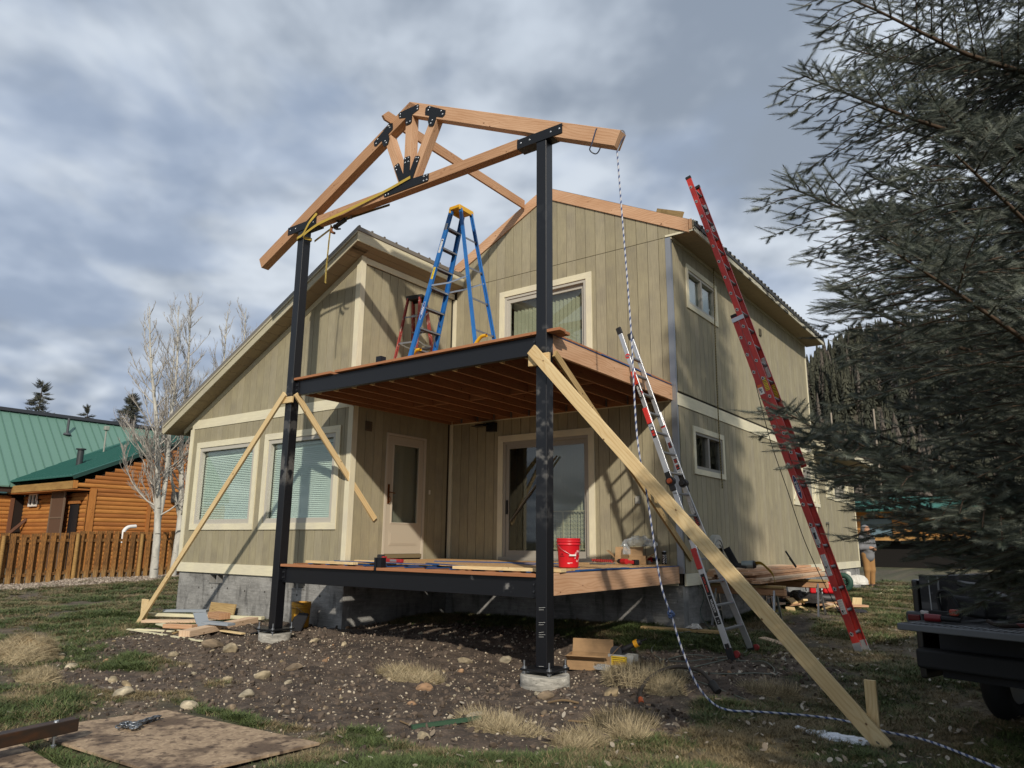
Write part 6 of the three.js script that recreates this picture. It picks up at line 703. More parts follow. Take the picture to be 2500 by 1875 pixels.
{
  const T = thing('log_cabin', 'orange log cabin with green metal roof beyond the wooden fence', 'cabin'), X = -26, ZC = -6.56, ZR = -11.4, dark = std(0x1a130d, 0.9), gm = std(0x66897b, 0.5, { metalness: 0.1 }), gd = std(0x2f6259, 0.5, { metalness: 0.1 });
  const fx = x => g => g.rotateY(Math.PI / 2).translate(x, 0, 0), fz = z => g => g.translate(0, 0, z), rk = z => 3.70 + 0.455 * (-5.87 - z), P = (n, g, m) => mesh(n, g, m, T);
  // gable wall (faces +x): s = -z
  const gw = P('gable_wall', fx(X)(uvm(plate([[-ZC, 0], [16, 0], [16, 3.5], [11.4, rk(ZR) - 0.05], [5.9, 3.5], [-ZC, 3.46]], 0.05).translate(0, 0, -0.08), 0)), dark);
  logWall(gw, fx(X), y => y > 3.40 ? [[Math.max(5.92, 5.87 + (y + 0.16 - 3.60) / 0.455), 16]] : [[-ZC + 0.2, 16]], 0.15, 6.0, 0.166);
  P('corner_post', [fx(X)(B2(-ZC - 0.02, -ZC + 0.2, 0, 3.46, -0.05, 0.09, 1))], logM[0]); P('corner_post', [fx(X)(B2(8.88, 9.02, 0, 5.2, -0.05, 0.1, 1))], logM[1]); P('gable_soffit', [fx(X)(B2(5.9, -ZC, 3.36, 3.42, -6.5, 0.02))], logM[1]); P('gable_edge', [fx(X)(B2(5.87, 6.02, 3.42, 3.72, -0.02, 0.06, 1))], logM[2]);
  P('wall_box', [fx(X)(B2(9.85, 10.15, 3.05, 3.5, 0.08, 0.2))], std(0x2d2f30, 0.7));
  // porch wall (faces +z)
  const pw = P('porch_wall', fz(ZC)(uvm(plate([[-32.3, 0], [X, 0], [X, 3.4], [-32.3, 3.4]], 0.05).translate(0, 0, -0.08), 0)), dark); logWall(pw, fz(ZC), () => [[-32.2, X - 0.15]], 0.15, 3.3, 0.166);
  const w = new THREE.Group(); w.name = 'window'; T.add(w); mesh('frame', [fz(ZC)(B2(-31.42, -30.62, 2.83, 2.9, 0.08, 0.14)), fz(ZC)(B2(-31.42, -30.62, 3.32, 3.4, 0.08, 0.14)), ...[-31.42, -31.06, -30.70].map(x => fz(ZC)(B2(x, x + 0.08, 2.9, 3.32, 0.08, 0.14)))], std(0xd8d4cc, 0.6), w); mesh('pane', fz(ZC)(B2(-31.4, -30.64, 2.85, 3.38, 0.07, 0.075)), std(0x262b2e, 0.2), w);
  P('wall_lamp', [fz(ZC)(rod([-30.2, 3.1, 0.1], [-30.2, 3.1, 0.24], 0.03)), fz(ZC)(cyl(0.09, 0.06, 0.16, -30.2, 2.98, 0.24))], std(0x2a221c, 0.5));
  const sd = P('screen_door', [B2(-28.6, -27.45, 0.3, 3.36, ZC + 0.3, ZC + 0.32)], std(0x5a4130, 0.8)); mesh('frame', [B2(-28.66, -28.58, 0.3, 3.42, ZC + 0.29, ZC + 0.34), B2(-27.5, -27.4, 0.3, 3.42, ZC + 0.29, ZC + 0.34), B2(-28.58, -27.5, 3.34, 3.42, ZC + 0.29, ZC + 0.34), B2(-28.58, -27.5, 2.28, 2.34, ZC + 0.29, ZC + 0.34)], std(0x6d5a4a, 0.7), sd);
  P('dark_doorway', [fz(ZC)(B2(-27.4, -26.62, 0.3, 2.86, 0.09, 0.1))], std(0x17181c, 0.5)); P('door_lintel', [fz(ZC)(B2(-27.5, -26.5, 2.86, 3.0, 0.09, 0.15))], logM[1]);
  P('porch_beam', [box(6.3, 0.30, 0.1, -29.15, 3.56, -5.92, 0)], timber(0xb08d52, 0x6f4d26, 71, 6, 1)); P('porch_ceiling', [B2(-32.3, X - 0.02, 3.38, 3.42, ZC, -5.95)], logM[1]);
  // main wall (faces +x) left of the porch
  const mw = P('main_wall', fx(-32.2)(B2(-14, -ZC, 0, 3.4, -0.1, -0.05)), dark); logWall(mw, fx(-32.2), () => [[-14, 6.02]], 0.15, 3.15, 0.166); P('doorway', [fx(-32.2)(B2(6.08, 6.56, 0.2, 3.15, 0.0, 0.1))], std(0x1b120c, 0.9)); P('doorway_trim', [fx(-32.2)(B2(6.0, 6.14, 0.2, 3.2, 0.02, 0.13))], std(0x6b4630, 0.8)); P('main_fascia', [fx(-31.9)(B2(-14, 5.85, 3.45, 3.70, -0.05, 0.05))], std(0x3b2a22, 0.8)); P('railing_brace', [bar([-32.0, 1.7, -6.1], [-31.5, 2.3, -6.5], 0.06, 0.12)], std(0x5a3a28, 0.8));
  // wing roof, eave along x, and the tall main roof
  const wr = g => g; const wingRoof = (a, b, d) => { const s = new THREE.Shape([[-ZR, rk(ZR) + 0.22], [5.80, 3.93], [5.80, 3.87], [-ZR, rk(ZR) + 0.14]].map(p => new THREE.Vector2(...p))); return new THREE.ExtrudeGeometry(s, { depth: b - a, bevelEnabled: false }).rotateY(Math.PI / 2).translate(a, d, 0); };
  P('wing_roof', [uvm(wingRoof(-34, X + 0.12, 0), 0)], gd); P('wing_roof_back', [uvm(plate([[-34, 0], [X + 0.12, 0], [X + 0.12, 5.5], [-34, 5.5]], 0.06).rotateX(-1.98).translate(0, rk(ZR) + 0.2, ZR), 0)], gd);
  { const r = []; for (let z = -5.9; z > ZR; z -= 0.32) { } for (let x = -33; x < X + 0.1; x += 0.3) r.push(bar([x, 3.95, -5.82], [x, rk(ZR) + 0.24, ZR], 0.025, 0.03)); mesh('roof_rib', r, gd, T); }
  P('gable_rake', [bar([X + 0.1, 3.83, -5.8], [X + 0.1, rk(ZR) + 0.12, ZR], 0.04, 0.14)], std(0x24433c, 0.5));
  const mp = (z0, z1, d, up) => { const s = new THREE.Shape([[-35.6, 7.55 + up], [-31.75, 3.72 + up], [-31.75, 3.66], [-35.6, 7.45]].map(p => new THREE.Vector2(...p))); return uvm(new THREE.ExtrudeGeometry(s, { depth: z1 - z0, bevelEnabled: false }).translate(0, 0, z0), 2); };
  P('main_roof', [mp(-17, 14, 0, 0)], gm); { const r = []; for (let z = 0; z > -16.5; z -= 0.41) r.push(mp(z - 0.02, z + 0.02, 0, 0.045)); mesh('roof_seam', r, std(0x55786b, 0.5, { metalness: 0.1 }), T); } P('ridge_cap', [box(0.5, 0.16, 31, -35.65, 7.58, -1.5, 2)], std(0x33363c, 0.6)); P('main_roof_back', [uvm(plate([[-14, 0], [17, 0], [17, 5.6], [-14, 5.6]], 0.06).rotateX(-0.8).rotateY(Math.PI / 2).translate(-35.6, 7.5, 0).translate(-3.9, -4, 0), 0)], gm);
  P('vent_pipe', [cyl(0.06, 0.06, 0.8, -34.6, 7.0, -8.9, 10), cyl(0.2, 0.14, 0.1, -34.6, 6.6, -8.9, 12)], std(0x44484c, 0.6)); P('vent_pipe', [cyl(0.13, 0.13, 0.7, -29.3, 4.95, -7.4, 14), cyl(0.2, 0.2, 0.05, -29.3, 5.32, -7.4, 14)], std(0x2f3436, 0.5)); P('roof_mast', [cyl(0.04, 0.04, 1.3, -31.6, 6.0, -9.4, 8), rbox(0.22, 0.22, 0.22, 0.04, -31.6, 6.7, -9.4)], std(0x8d9086, 0.6)); P('white_mast', [cyl(0.06, 0.06, 1.1, -28.2, 6.3, -10.4, 8)], std(0xd9d9d6, 0.6));
}
one('vent_elbow', [tube([[-23.6, 1.35, -6.85], [-23.6, 1.72, -6.85], [-23.6, 1.92, -7.0], [-23.6, 1.97, -7.3]], 0.07, 24, 10)], std(0xdcdcd8, 0.5), 'white plastic vent elbow poking above the wooden fence', 'pipe');
// ---------------------------------------------------------------- bare aspens
const bark = std(0xffffff, 0.9, { map: tex(256, 512, (u, v) => { const k = 0.72 + (fbm(u * 6, v * 8, 4, 6, 8) - 0.5) * 0.3, kn = sst(0.70, 0.78, fbm(u * 3, v * 26, 3, 3, 26)); return mix3([k, k * 0.985, k * 0.93], [0.17, 0.16, 0.14], kn * 0.85); }, true, [1, 0.5]) }), twigM = std(0x9b958d, 0.9);
function taperTube(pts, r0, r1, rad = 5, seg = 0) { const c = new THREE.CatmullRomCurve3(pts), n = seg || Math.max(3, pts.length * 2), g = new THREE.TubeGeometry(c, n, 1, rad), P = g.attributes.position, U = g.attributes.uv, a = V3(), L = c.getLength(); for (let i = 0; i <= n; i++) { c.getPointAt(i / n, a); const r = lerp(r0, r1, i / n); for (let j = 0; j <= rad; j++) { const k = i * (rad + 1) + j; P.setXYZ(k, a.x + (P.getX(k) - a.x) * r, a.y + (P.getY(k) - a.y) * r, a.z + (P.getZ(k) - a.z) * r); U.setXY(k, j / rad, i / n * L); } } return g; }
function bareTree(label, stems, seed, dens, reach) {
  const q = rng32(seed), T = thing('aspen_tree', label, 'tree', stems[0].pts[0]), o = V3(...stems[0].pts[0]), big = [], fineB = [];
  const twig = (p, d, len, r, lvl) => { const pts = [p.clone()]; let dir = d.clone().normalize(), cur = p.clone(); const n = lvl ? 3 : 5; for (let i = 0; i < n; i++) { dir.add(V3((q() - 0.5) * 0.5, 0.20 + (q() - 0.4) * 0.25, (q() - 0.5) * 0.5)).normalize(); cur = cur.clone().addScaledVector(dir, len / n); pts.push(cur); } (lvl < 1 ? big : fineB).push(taperTube(pts, r, Math.max(0.003, r * 0.35), lvl < 1 ? 5 : 3, lvl < 1 ? 6 : 3)); if (lvl < 2) { const m = lvl === 0 ? Math.round(len * 9) : Math.round(len * 9); for (let k = 0; k < m; k++) { const t = 0.15 + 0.85 * q(), i = Math.min(n - 1, Math.floor(t * n)), b = pts[i].clone().lerp(pts[i + 1], t * n - i), dd = pts[i + 1].clone().sub(pts[i]).normalize(); dd.add(V3((q() - 0.5) * 1.6, (q() - 0.35) * 0.8, (q() - 0.5) * 1.6)); twig(b, dd, len * (lvl ? 0.45 : 0.38) * (0.5 + q() * 0.7) * (1 - t * 0.4), Math.max(0.005, r * 0.5), lvl + 1); } } };
  stems.forEach((s, si) => {
    const pts = s.pts.map(p => V3(...p).sub(o)), c = new THREE.CatmullRomCurve3(pts), L = c.getLength(); mesh('trunk', taperTube(pts, s.r, 0.012, 9, 30), bark, T);
    const n = Math.round(L * dens); for (let k = 0; k < n; k++) { const t = s.t0 + (0.97 - s.t0) * (k + q()) / n, p = c.getPointAt(t), a = q() * 6.28, len = reach * (0.35 + 0.75 * q()) * (1 - t * 0.72); twig(p, V3(Math.cos(a), 0.25 + t * 0.9, Math.sin(a)), len, Math.max(0.010, s.r * 0.26 * (1 - t * 0.6)), 0); }
  });
  mesh('branches', mg(big), std(0xb3aea4, 0.9), T).userData.kind = 'stuff'; mesh('twigs', mg(fineB), twigM, T).userData.kind = 'stuff';
}
bareTree('bare white aspen forking into two stems in front of the fence', [{ pts: [[-19.6, 0.14, -6.05], [-19.6, 1.8, -6.0], [-19.6, 3.2, -5.85], [-19.6, 5.4, -5.55], [-19.7, 7.6, -5.15], [-19.7, 9.4, -4.9]], r: 0.135, t0: 0.2 }, { pts: [[-19.62, 1.9, -6.0], [-19.6, 3.3, -6.1], [-19.5, 5.2, -6.0], [-19.4, 7.4, -5.95], [-19.4, 9.6, -5.75]], r: 0.09, t0: 0.2 }], 11, 4.8, 3.0);
bareTree('bare white aspen standing right of the forked one beside the house', [{ pts: [[-20.2, 0.25, -7.05], [-20.2, 2.5, -7.1], [-20.2, 5.0, -6.85], [-20.1, 7.6, -6.75], [-20.0, 10.4, -6.5]], r: 0.125, t0: 0.2 }, { pts: [[-20.2, 2.3, -7.05], [-20.1, 3.9, -6.5], [-20.1, 6.2, -6.25], [-20, 8.6, -6.1]], r: 0.055, t0: 0.2 }], 23, 4.6, 3.0);
bareTree('bare aspen whose top shows above the sloping wing roof', [{ pts: [[-21.5, 0.3, -9.6], [-21.5, 4, -9.4], [-21.4, 7.4, -9.0], [-21.4, 10.6, -8.9]], r: 0.11, t0: 0.3 }, { pts: [[-22, 0.3, -10.8], [-22, 5, -10.5], [-22, 9.0, -10.2], [-22, 11.2, -10.1]], r: 0.1, t0: 0.35 }], 37, 4.4, 2.8);
// ---------------------------------------------------------------- conifers
function shootGeo(seed, len, needles, nl, w) { const q = rng32(seed), p = [], tri = (a, b, c) => p.push(...a, ...b, ...c); for (let i = 0; i < needles; i++) { const t = i / needles, y = len * t, a = i * 2.39996 + q() * 0.6, up = 0.55 + q() * 0.35 + (t > 0.9 ? 0.9 : 0), l = nl * (0.75 + q() * 0.45), dx = Math.cos(a), dz = Math.sin(a), ex = dx * l * Math.cos(up), ey = l * Math.sin(up), ez = dz * l * Math.cos(up), sx = -dz * w, sz = dx * w; tri([dx * 0.002 - sx, y, dz * 0.002 - sz], [dx * 0.002 + sx, y, dz * 0.002 + sz], [ex, y + ey, ez]); } const r = 0.0028; for (let k = 0; k < 3; k++) { const a = k * 2.094, b = a + 2.094; tri([Math.cos(a) * r, 0, Math.sin(a) * r], [Math.cos(b) * r, 0, Math.sin(b) * r], [0, len, 0]); } const g = new THREE.BufferGeometry(); g.setAttribute('position', new THREE.Float32BufferAttribute(p, 3)); g.setAttribute('uv', new THREE.Float32BufferAttribute(new Float32Array(p.length / 3 * 2), 2)); g.computeVertexNormals(); return g; }
const needleM = std(0xffffff, 0.55, { side: THREE.DoubleSide });
{ // big spruce at right
  const q = rng32(911), TX = 5.9, TZ = 1.35, T = thing('spruce_tree', 'big dark blue green spruce reaching into the picture from the right', 'tree', [TX, -0.05, TZ]), HT2 = 12.5, wood = std(0x4a3b2d, 0.95), shoots = [], limbs = [];
  mesh('trunk', taperTube([V3(0, 0, 0), V3(0.03, 4, 0.02), V3(0, 8, 0), V3(0, HT2, 0)], 0.24, 0.02, 12, 24), wood, T);
  const eye = V3(4.644 - TX, 1.58, 7.061 - TZ), D = new THREE.Object3D(), up = V3(0, 1, 0);
  const put = (p, d, s) => { if (p.distanceTo(eye) > 0.9 && p.y > 1.0) shoots.push([p, d, s]); };
  const bough = (y, az, L, droop) => {
      const dx = Math.cos(az), dz = Math.sin(az), pts = [], n = 7; for (let i = 0; i <= n; i++) { const t = i / n; pts.push(V3(dx * L * t + (q() - 0.5) * 0.05, y + 0.10 * L * t - droop * L * t * (1.25 - t) * 1.6 + (t > 0.55 ? (t - 0.55) * 0.24 * L : 0), dz * L * t + (q() - 0.5) * 0.05)); }
      limbs.push(taperTube(pts, 0.012 + L * 0.008, 0.004, 5, 9)); const c = new THREE.CatmullRomCurve3(pts), sideN = Math.round(L * 19);
      for (let k = 0; k < sideN; k++) {
        const t = 0.16 + 0.84 * (k + q() * 0.5) / sideN, p = c.getPointAt(t), tg = c.getTangentAt(t), side = (k % 2 ? 1 : -1), nrm = V3(-tg.z, 0, tg.x).normalize().multiplyScalar(side); const l2 = L * 0.30 * Math.pow(Math.sin(Math.PI * (0.22 + 0.74 * t)), 0.8) * (0.6 + q() * 0.6) + 0.05;
        const d2 = tg.clone().multiplyScalar(0.75).add(nrm.multiplyScalar(0.85)).add(V3(0, -0.22 + (q() - 0.5) * 0.5, 0)).normalize(), e = p.clone().addScaledVector(d2, l2).add(V3(0, -l2 * 0.12, 0)); limbs.push(taperTube([p, p.clone().lerp(e, 0.5).add(V3(0, 0.02, 0)), e], 0.005, 0.0025, 3, 2));
        const m = Math.max(1, Math.round(l2 / 0.046)); for (let j = 0; j < m; j++) { const u = (j + 0.6) / m, pp = p.clone().lerp(e, u), s3 = j % 2 ? 1 : -1, n3 = V3(-d2.z, 0, d2.x).multiplyScalar(s3 * 0.8), d3 = d2.clone().multiplyScalar(0.8).add(n3).add(V3(0, (q() - 0.3) * 0.6, 0)).normalize(); put(pp, d3, 0.75 + q() * 0.5); if (j === m - 1) put(e.clone().addScaledVector(d2, -0.06), d2, 1.05 + q() * 0.25); }
        put(p.clone(), d2, 0.9);
      }
      put(pts[n].clone().addScaledVector(c.getTangentAt(1), -0.05), c.getTangentAt(1), 1.2); for (let k = 0; k < 4; k++) put(c.getPointAt(0.86 + k * 0.04), c.getTangentAt(0.9).clone().add(V3((q() - 0.5) * 1.4, q() * 0.6, (q() - 0.5) * 1.4)).normalize(), 1);
  };
  let whorl = 0; for (let y = 1.62; y < HT2 - 0.3; y += 0.27, whorl++) {
    const R = 2.62 * Math.pow(1 - y / (HT2 + 0.6), 0.66), nb = y < 7.5 ? 8 : 6, a0 = whorl * 0.83;
    for (let b = 0; b < nb; b++) {
      const az = a0 + b / nb * 6.283 + (q() - 0.5) * 0.5, L = R * (0.70 + q() * 0.42), toward = Math.cos(az) * -0.86 + Math.sin(az) * 0.35; if (y < 7 && toward < -0.6 && q() < 0.5) continue;
      bough(y, az, L, 0.16 + (1 - y / HT2) * 0.16 + (q() - 0.5) * 0.12);
    }
  }
  for (const [y, x, z, dr] of [[3.2, 3.62, 2.9, 0.10], [4.35, 4.0, 3.0, 0.12], [2.0, 3.42, 2.75, 0.20], [1.9, 3.75, 3.0, 0.25], [3.9, 3.75, 2.9, 0.1], [2.3, 4.3, 3.9, 0.15], [2.55, 4.5, 4.0, 0.1]]) { const L = Math.hypot(x - TX, z - TZ); bough(y, Math.atan2(z - TZ, x - TX), L, dr); }
  mesh('limbs', mg(limbs), wood, T).userData.kind = 'stuff';
  const geos = [shootGeo(1, 0.115, 96, 0.024, 0.00125), shootGeo(2, 0.10, 84, 0.022, 0.00125), shootGeo(3, 0.13, 104, 0.023, 0.00125)], col = new THREE.Color(); console.log('spruce shoots', shoots.length);
  geos.forEach((g, gi) => { const S = shoots.filter((_, i) => i % 3 === gi), im = new THREE.InstancedMesh(g, needleM, S.length); S.forEach(([p, d, s], i) => { D.position.copy(p); D.quaternion.setFromUnitVectors(up, d); D.scale.setScalar(s); D.updateMatrix(); im.setMatrixAt(i, D.matrix); const tip = q(), b = 0.7 + q() * 0.7; const C = mix3([0.050, 0.064, 0.048], [0.17, 0.185, 0.145], tip * tip); im.setColorAt(i, col.setRGB(C[0] * b, C[1] * b, C[2] * b)); }); im.name = 'needles'; im.userData.kind = 'stuff'; sh(im); T.add(im); });
}
function conifer(label, x, y, z, h, r, seed, dens, group) { // a distant fir: trunk and whorls of sprays
  const q = rng32(seed), T = thing('fir_tree', label, 'tree', [x, y, z], 0, group), sp = shootGeo(seed, 0.42, 34, 0.14, 0.012), n = Math.round(h * dens), D = new THREE.Object3D(), im = new THREE.InstancedMesh(sp, needleM, n * 9), c = new THREE.Color(); let k = 0;
  mesh('trunk', cyl(0.16, 0.02, h, 0, h / 2, 0, 8), std(0x3c3128, 0.95), T);
  for (let i = 0; i < n; i++) { const t = i / n, R = r * Math.pow(1 - t, 0.85) * (0.7 + q() * 0.5) + 0.1, a = q() * 6.28; for (let j = 0; j < 9; j++) { const u = 0.15 + 0.85 * j / 8, b = a + (q() - 0.5) * 0.5; D.position.set(Math.cos(b) * R * u, h * (0.06 + 0.93 * t) - R * u * 0.25, Math.sin(b) * R * u); D.quaternion.setFromUnitVectors(V3(0, 1, 0), V3(Math.cos(b) + (q() - 0.5), 0.15 + (t > 0.9 ? 0.9 : 0) + (q() - 0.5) * 0.5, Math.sin(b) + (q() - 0.5)).normalize()); D.scale.setScalar(0.7 + q() * 0.6); D.updateMatrix(); im.setMatrixAt(k, D.matrix); const C = mix3([0.035, 0.042, 0.03], [0.10, 0.10, 0.07], q()); im.setColorAt(k++, c.setRGB(...C)); } }
  im.name = 'needles'; im.userData.kind = 'stuff'; sh(im); T.add(im);
}
conifer('pale fir top behind the left end of the green roof', -60, 5.5, -16.9, 8.3, 2.2, 5, 13); conifer('dark dense fir behind the aspens above the green roof', -60, 5, -24.2, 8.9, 2.7, 6, 26); conifer('small fir tip between the two larger firs above the green roof', -60, 7.0, -20.6, 5.3, 1.2, 7, 10);
// ---------------------------------------------------------------- wooded hillside behind the house
{
  const W = 70, HN = 40, P = [], I = [], C = [], hy = (x, z) => { const t = sst(-70, -330, z); return 1.0 + 80 * t * sst(-130, -40, x) * (0.82 + 0.25 * fbm(x * 0.012 + 3, z * 0.012, 3)) + (fbm(x * 0.05, z * 0.05, 4) - 0.5) * 6 * t; };
  for (let j = 0; j <= HN; j++) for (let i = 0; i <= W; i++) { const x = -150 + i * 6, z = -62 - j * 8; P.push(x, hy(x, z) - 0.6, z); const k = fbm(x * 0.06, z * 0.06, 3), lowg = sst(-95, -70, z); C.push(...mix3(mix3([0.07, 0.062, 0.045], [0.12, 0.10, 0.07], k), [0.30, 0.235, 0.15], lowg)); }
  for (let j = 0; j < HN; j++) for (let i = 0; i < W; i++) { const a = j * (W + 1) + i, b = a + 1, c = a + W + 1, d = c + 1; I.push(a, b, c, b, d, c); } const g = new THREE.BufferGeometry(); g.setAttribute('position', new THREE.Float32BufferAttribute(P, 3)); g.setAttribute('color', new THREE.Float32BufferAttribute(C, 3)); g.setIndex(I); g.computeVertexNormals(); { const U = new Float32Array(P.length / 3 * 2); g.setAttribute('uv', new THREE.BufferAttribute(U, 2)); } one('hillside', g, std(0xffffff, 1, { vertexColors: true, side: THREE.DoubleSide }), null, null, null, 'structure');
  const q = rng32(31), cone = (() => { const p = []; for (let k = 0; k < 260; k++) { const t = q(), a = q() * 6.28, R = (0.17 * (1 - t) + 0.012) * (0.5 + q() * 0.6), x = Math.cos(a) * R, z = Math.sin(a) * R, y = t * 0.95; const w = 0.028 * (1 - t * 0.5); p.push(x - Math.sin(a) * w, y - 0.02, z + Math.cos(a) * w, x + Math.sin(a) * w, y - 0.02, z - Math.cos(a) * w, x * 0.45, y + 0.055, z * 0.45); } const g = new THREE.BufferGeometry(); g.setAttribute('position', new THREE.Float32BufferAttribute(p, 3)); g.setAttribute('uv', new THREE.Float32BufferAttribute(new Float32Array(p.length / 3 * 2), 2)); g.computeVertexNormals(); return g; })();
  const N = 11000, im = new THREE.InstancedMesh(cone, std(0xffffff, 0.9, { side: THREE.DoubleSide }), N), D = new THREE.Object3D(), c = new THREE.Color(); let k = 0; while (k < N) { const x = -90 + q() * 210, z = -86 - Math.pow(q(), 0.9) * 270; if (fbm(x * 0.03 + 7, z * 0.03, 3) < 0.30 + q() * 0.12) { if (q() < 0.9) continue; } const h = 6 + q() * 8; D.position.set(x, hy(x, z) - 0.8, z); D.rotation.set(0, q() * 6, 0); D.scale.set(h * (0.8 + q() * 0.4), h, h * (0.8 + q() * 0.4)); D.updateMatrix(); im.setMatrixAt(k, D.matrix); im.setColorAt(k, c.setRGB(...(q() < 0.25 ? mix3([0.08, 0.066, 0.05], [0.12, 0.10, 0.082], q()) : mix3([0.030, 0.033, 0.02], [0.062, 0.062, 0.038], q())))); k++; }
  im.name = 'hillside_forest'; sh(im); scene.add(im); tag(im, 'dark conifer forest covering the hillside behind the house', 'forest', null, 'stuff');
  for (const [x, z, l] of [[-9.6, -60, 'grey utility pole on the hillside nearer the house'], [-6.2, -60, 'pale utility pole seen through the spruce branches']]) { const y = 1; one('utility_pole', [cyl(0.09, 0.07, 12.6, x, 6.5, z, 8)], std(0x9a8f80, 0.9), l, 'pole'); }
  // pale brush along the foot of the hill
  const bm = shootGeo(71, 0.9, 26, 0.7, 0.035), bi = new THREE.InstancedMesh(bm, std(0xffffff, 0.9, { side: THREE.DoubleSide }), 2600); for (let i = 0; i < 2600; i++) { const x = -30 + q() * 70, z = -46 - q() * 34; D.position.set(x, Math.max(G0(x, z), hy(x, z) - 0.6) - 0.1, z); D.rotation.set((q() - 0.5) * 0.5, q() * 6, (q() - 0.5) * 0.5); D.scale.setScalar(1 + q() * 1.6); D.updateMatrix(); bi.setMatrixAt(i, D.matrix); bi.setColorAt(i, c.setRGB(...mix3([0.16, 0.11, 0.085], [0.33, 0.25, 0.19], q()))); } bi.name = 'brush'; sh(bi); scene.add(bi); tag(bi, 'pale leafless brush along the foot of the wooded hillside', 'brush', null, 'stuff');
}
{ // second cabin beyond the back yard
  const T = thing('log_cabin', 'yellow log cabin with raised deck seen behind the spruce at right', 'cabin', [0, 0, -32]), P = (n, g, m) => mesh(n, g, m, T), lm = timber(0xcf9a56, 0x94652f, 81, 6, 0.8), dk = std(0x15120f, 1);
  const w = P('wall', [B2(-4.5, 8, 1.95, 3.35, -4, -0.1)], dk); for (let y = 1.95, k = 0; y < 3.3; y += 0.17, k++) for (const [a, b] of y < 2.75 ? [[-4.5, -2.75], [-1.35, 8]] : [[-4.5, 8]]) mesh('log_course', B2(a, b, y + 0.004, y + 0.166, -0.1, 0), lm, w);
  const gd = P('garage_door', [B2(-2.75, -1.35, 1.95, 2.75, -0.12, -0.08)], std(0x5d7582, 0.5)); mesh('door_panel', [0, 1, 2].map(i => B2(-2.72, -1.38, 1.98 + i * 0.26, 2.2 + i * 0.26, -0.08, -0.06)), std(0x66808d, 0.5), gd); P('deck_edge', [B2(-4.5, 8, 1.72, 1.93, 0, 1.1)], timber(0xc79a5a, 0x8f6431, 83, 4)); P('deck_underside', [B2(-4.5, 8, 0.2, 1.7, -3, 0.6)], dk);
  P('roof', [uvm(plate([[-5.2, 0], [8.6, 0], [8.6, 1.3], [-5.2, 1.3]], 0.08).rotateX(-1.05).translate(0, 3.05, 0.9), 0)], std(0x3f7468, 0.5, { metalness: 0.2 })); P('porch_lamp', [rod([-2.4, 2.85, 0.02], [-2.1, 2.85, 0.1], 0.05)], std(0x3a3026, 0.8));
}
// ---------------------------------------------------------------- person in a hood at the far corner
function blobBody(bones, box3, cell, k) {
  const size = V3(box3[3] - box3[0], box3[4] - box3[1], box3[5] - box3[2]), res = Math.ceil(Math.max(size.x, size.y, size.z) / cell), mc = new MarchingCubes(res, new THREE.MeshBasicMaterial(), false, false, 200000); const S = Math.max(size.x, size.y, size.z), f = mc.field;
  const B = bones.map(([a, b, r0, r1]) => [V3(...a), V3(...b), r0, r1]), p = V3(), e = V3(), d = V3();
  for (let z = 0; z < res; z++) for (let y = 0; y < res; y++) for (let x = 0; x < res; x++) { p.set(box3[0] + x / res * S, box3[1] + y / res * S, box3[2] + z / res * S); let acc = 0; for (const [a, b, r0, r1] of B) { d.copy(b).sub(a); const t = clamp(e.copy(p).sub(a).dot(d) / Math.max(1e-9, d.lengthSq())); const s = e.copy(a).addScaledVector(d, t).distanceTo(p) - lerp(r0, r1, t); acc += Math.exp(-k * s); } f[x + y * res + z * res * res] = Math.log(Math.max(acc, 1e-30)) / k; }
  mc.isolation = 0; mc.update(); const g = new THREE.BufferGeometry(), P = mc.positionArray.slice(0, mc.count * 3), N = mc.normalArray.slice(0, mc.count * 3); for (let i = 0; i < mc.count; i++) { P[3 * i] = (P[3 * i] + 1) / 2 * S + box3[0]; P[3 * i + 1] = (P[3 * i + 1] + 1) / 2 * S + box3[1]; P[3 * i + 2] = (P[3 * i + 2] + 1) / 2 * S + box3[2]; } g.setAttribute('position', new THREE.BufferAttribute(P, 3)); g.setAttribute('normal', new THREE.BufferAttribute(N, 3)); g.setAttribute('uv', new THREE.BufferAttribute(new Float32Array(mc.count * 2), 2)); return g;
}
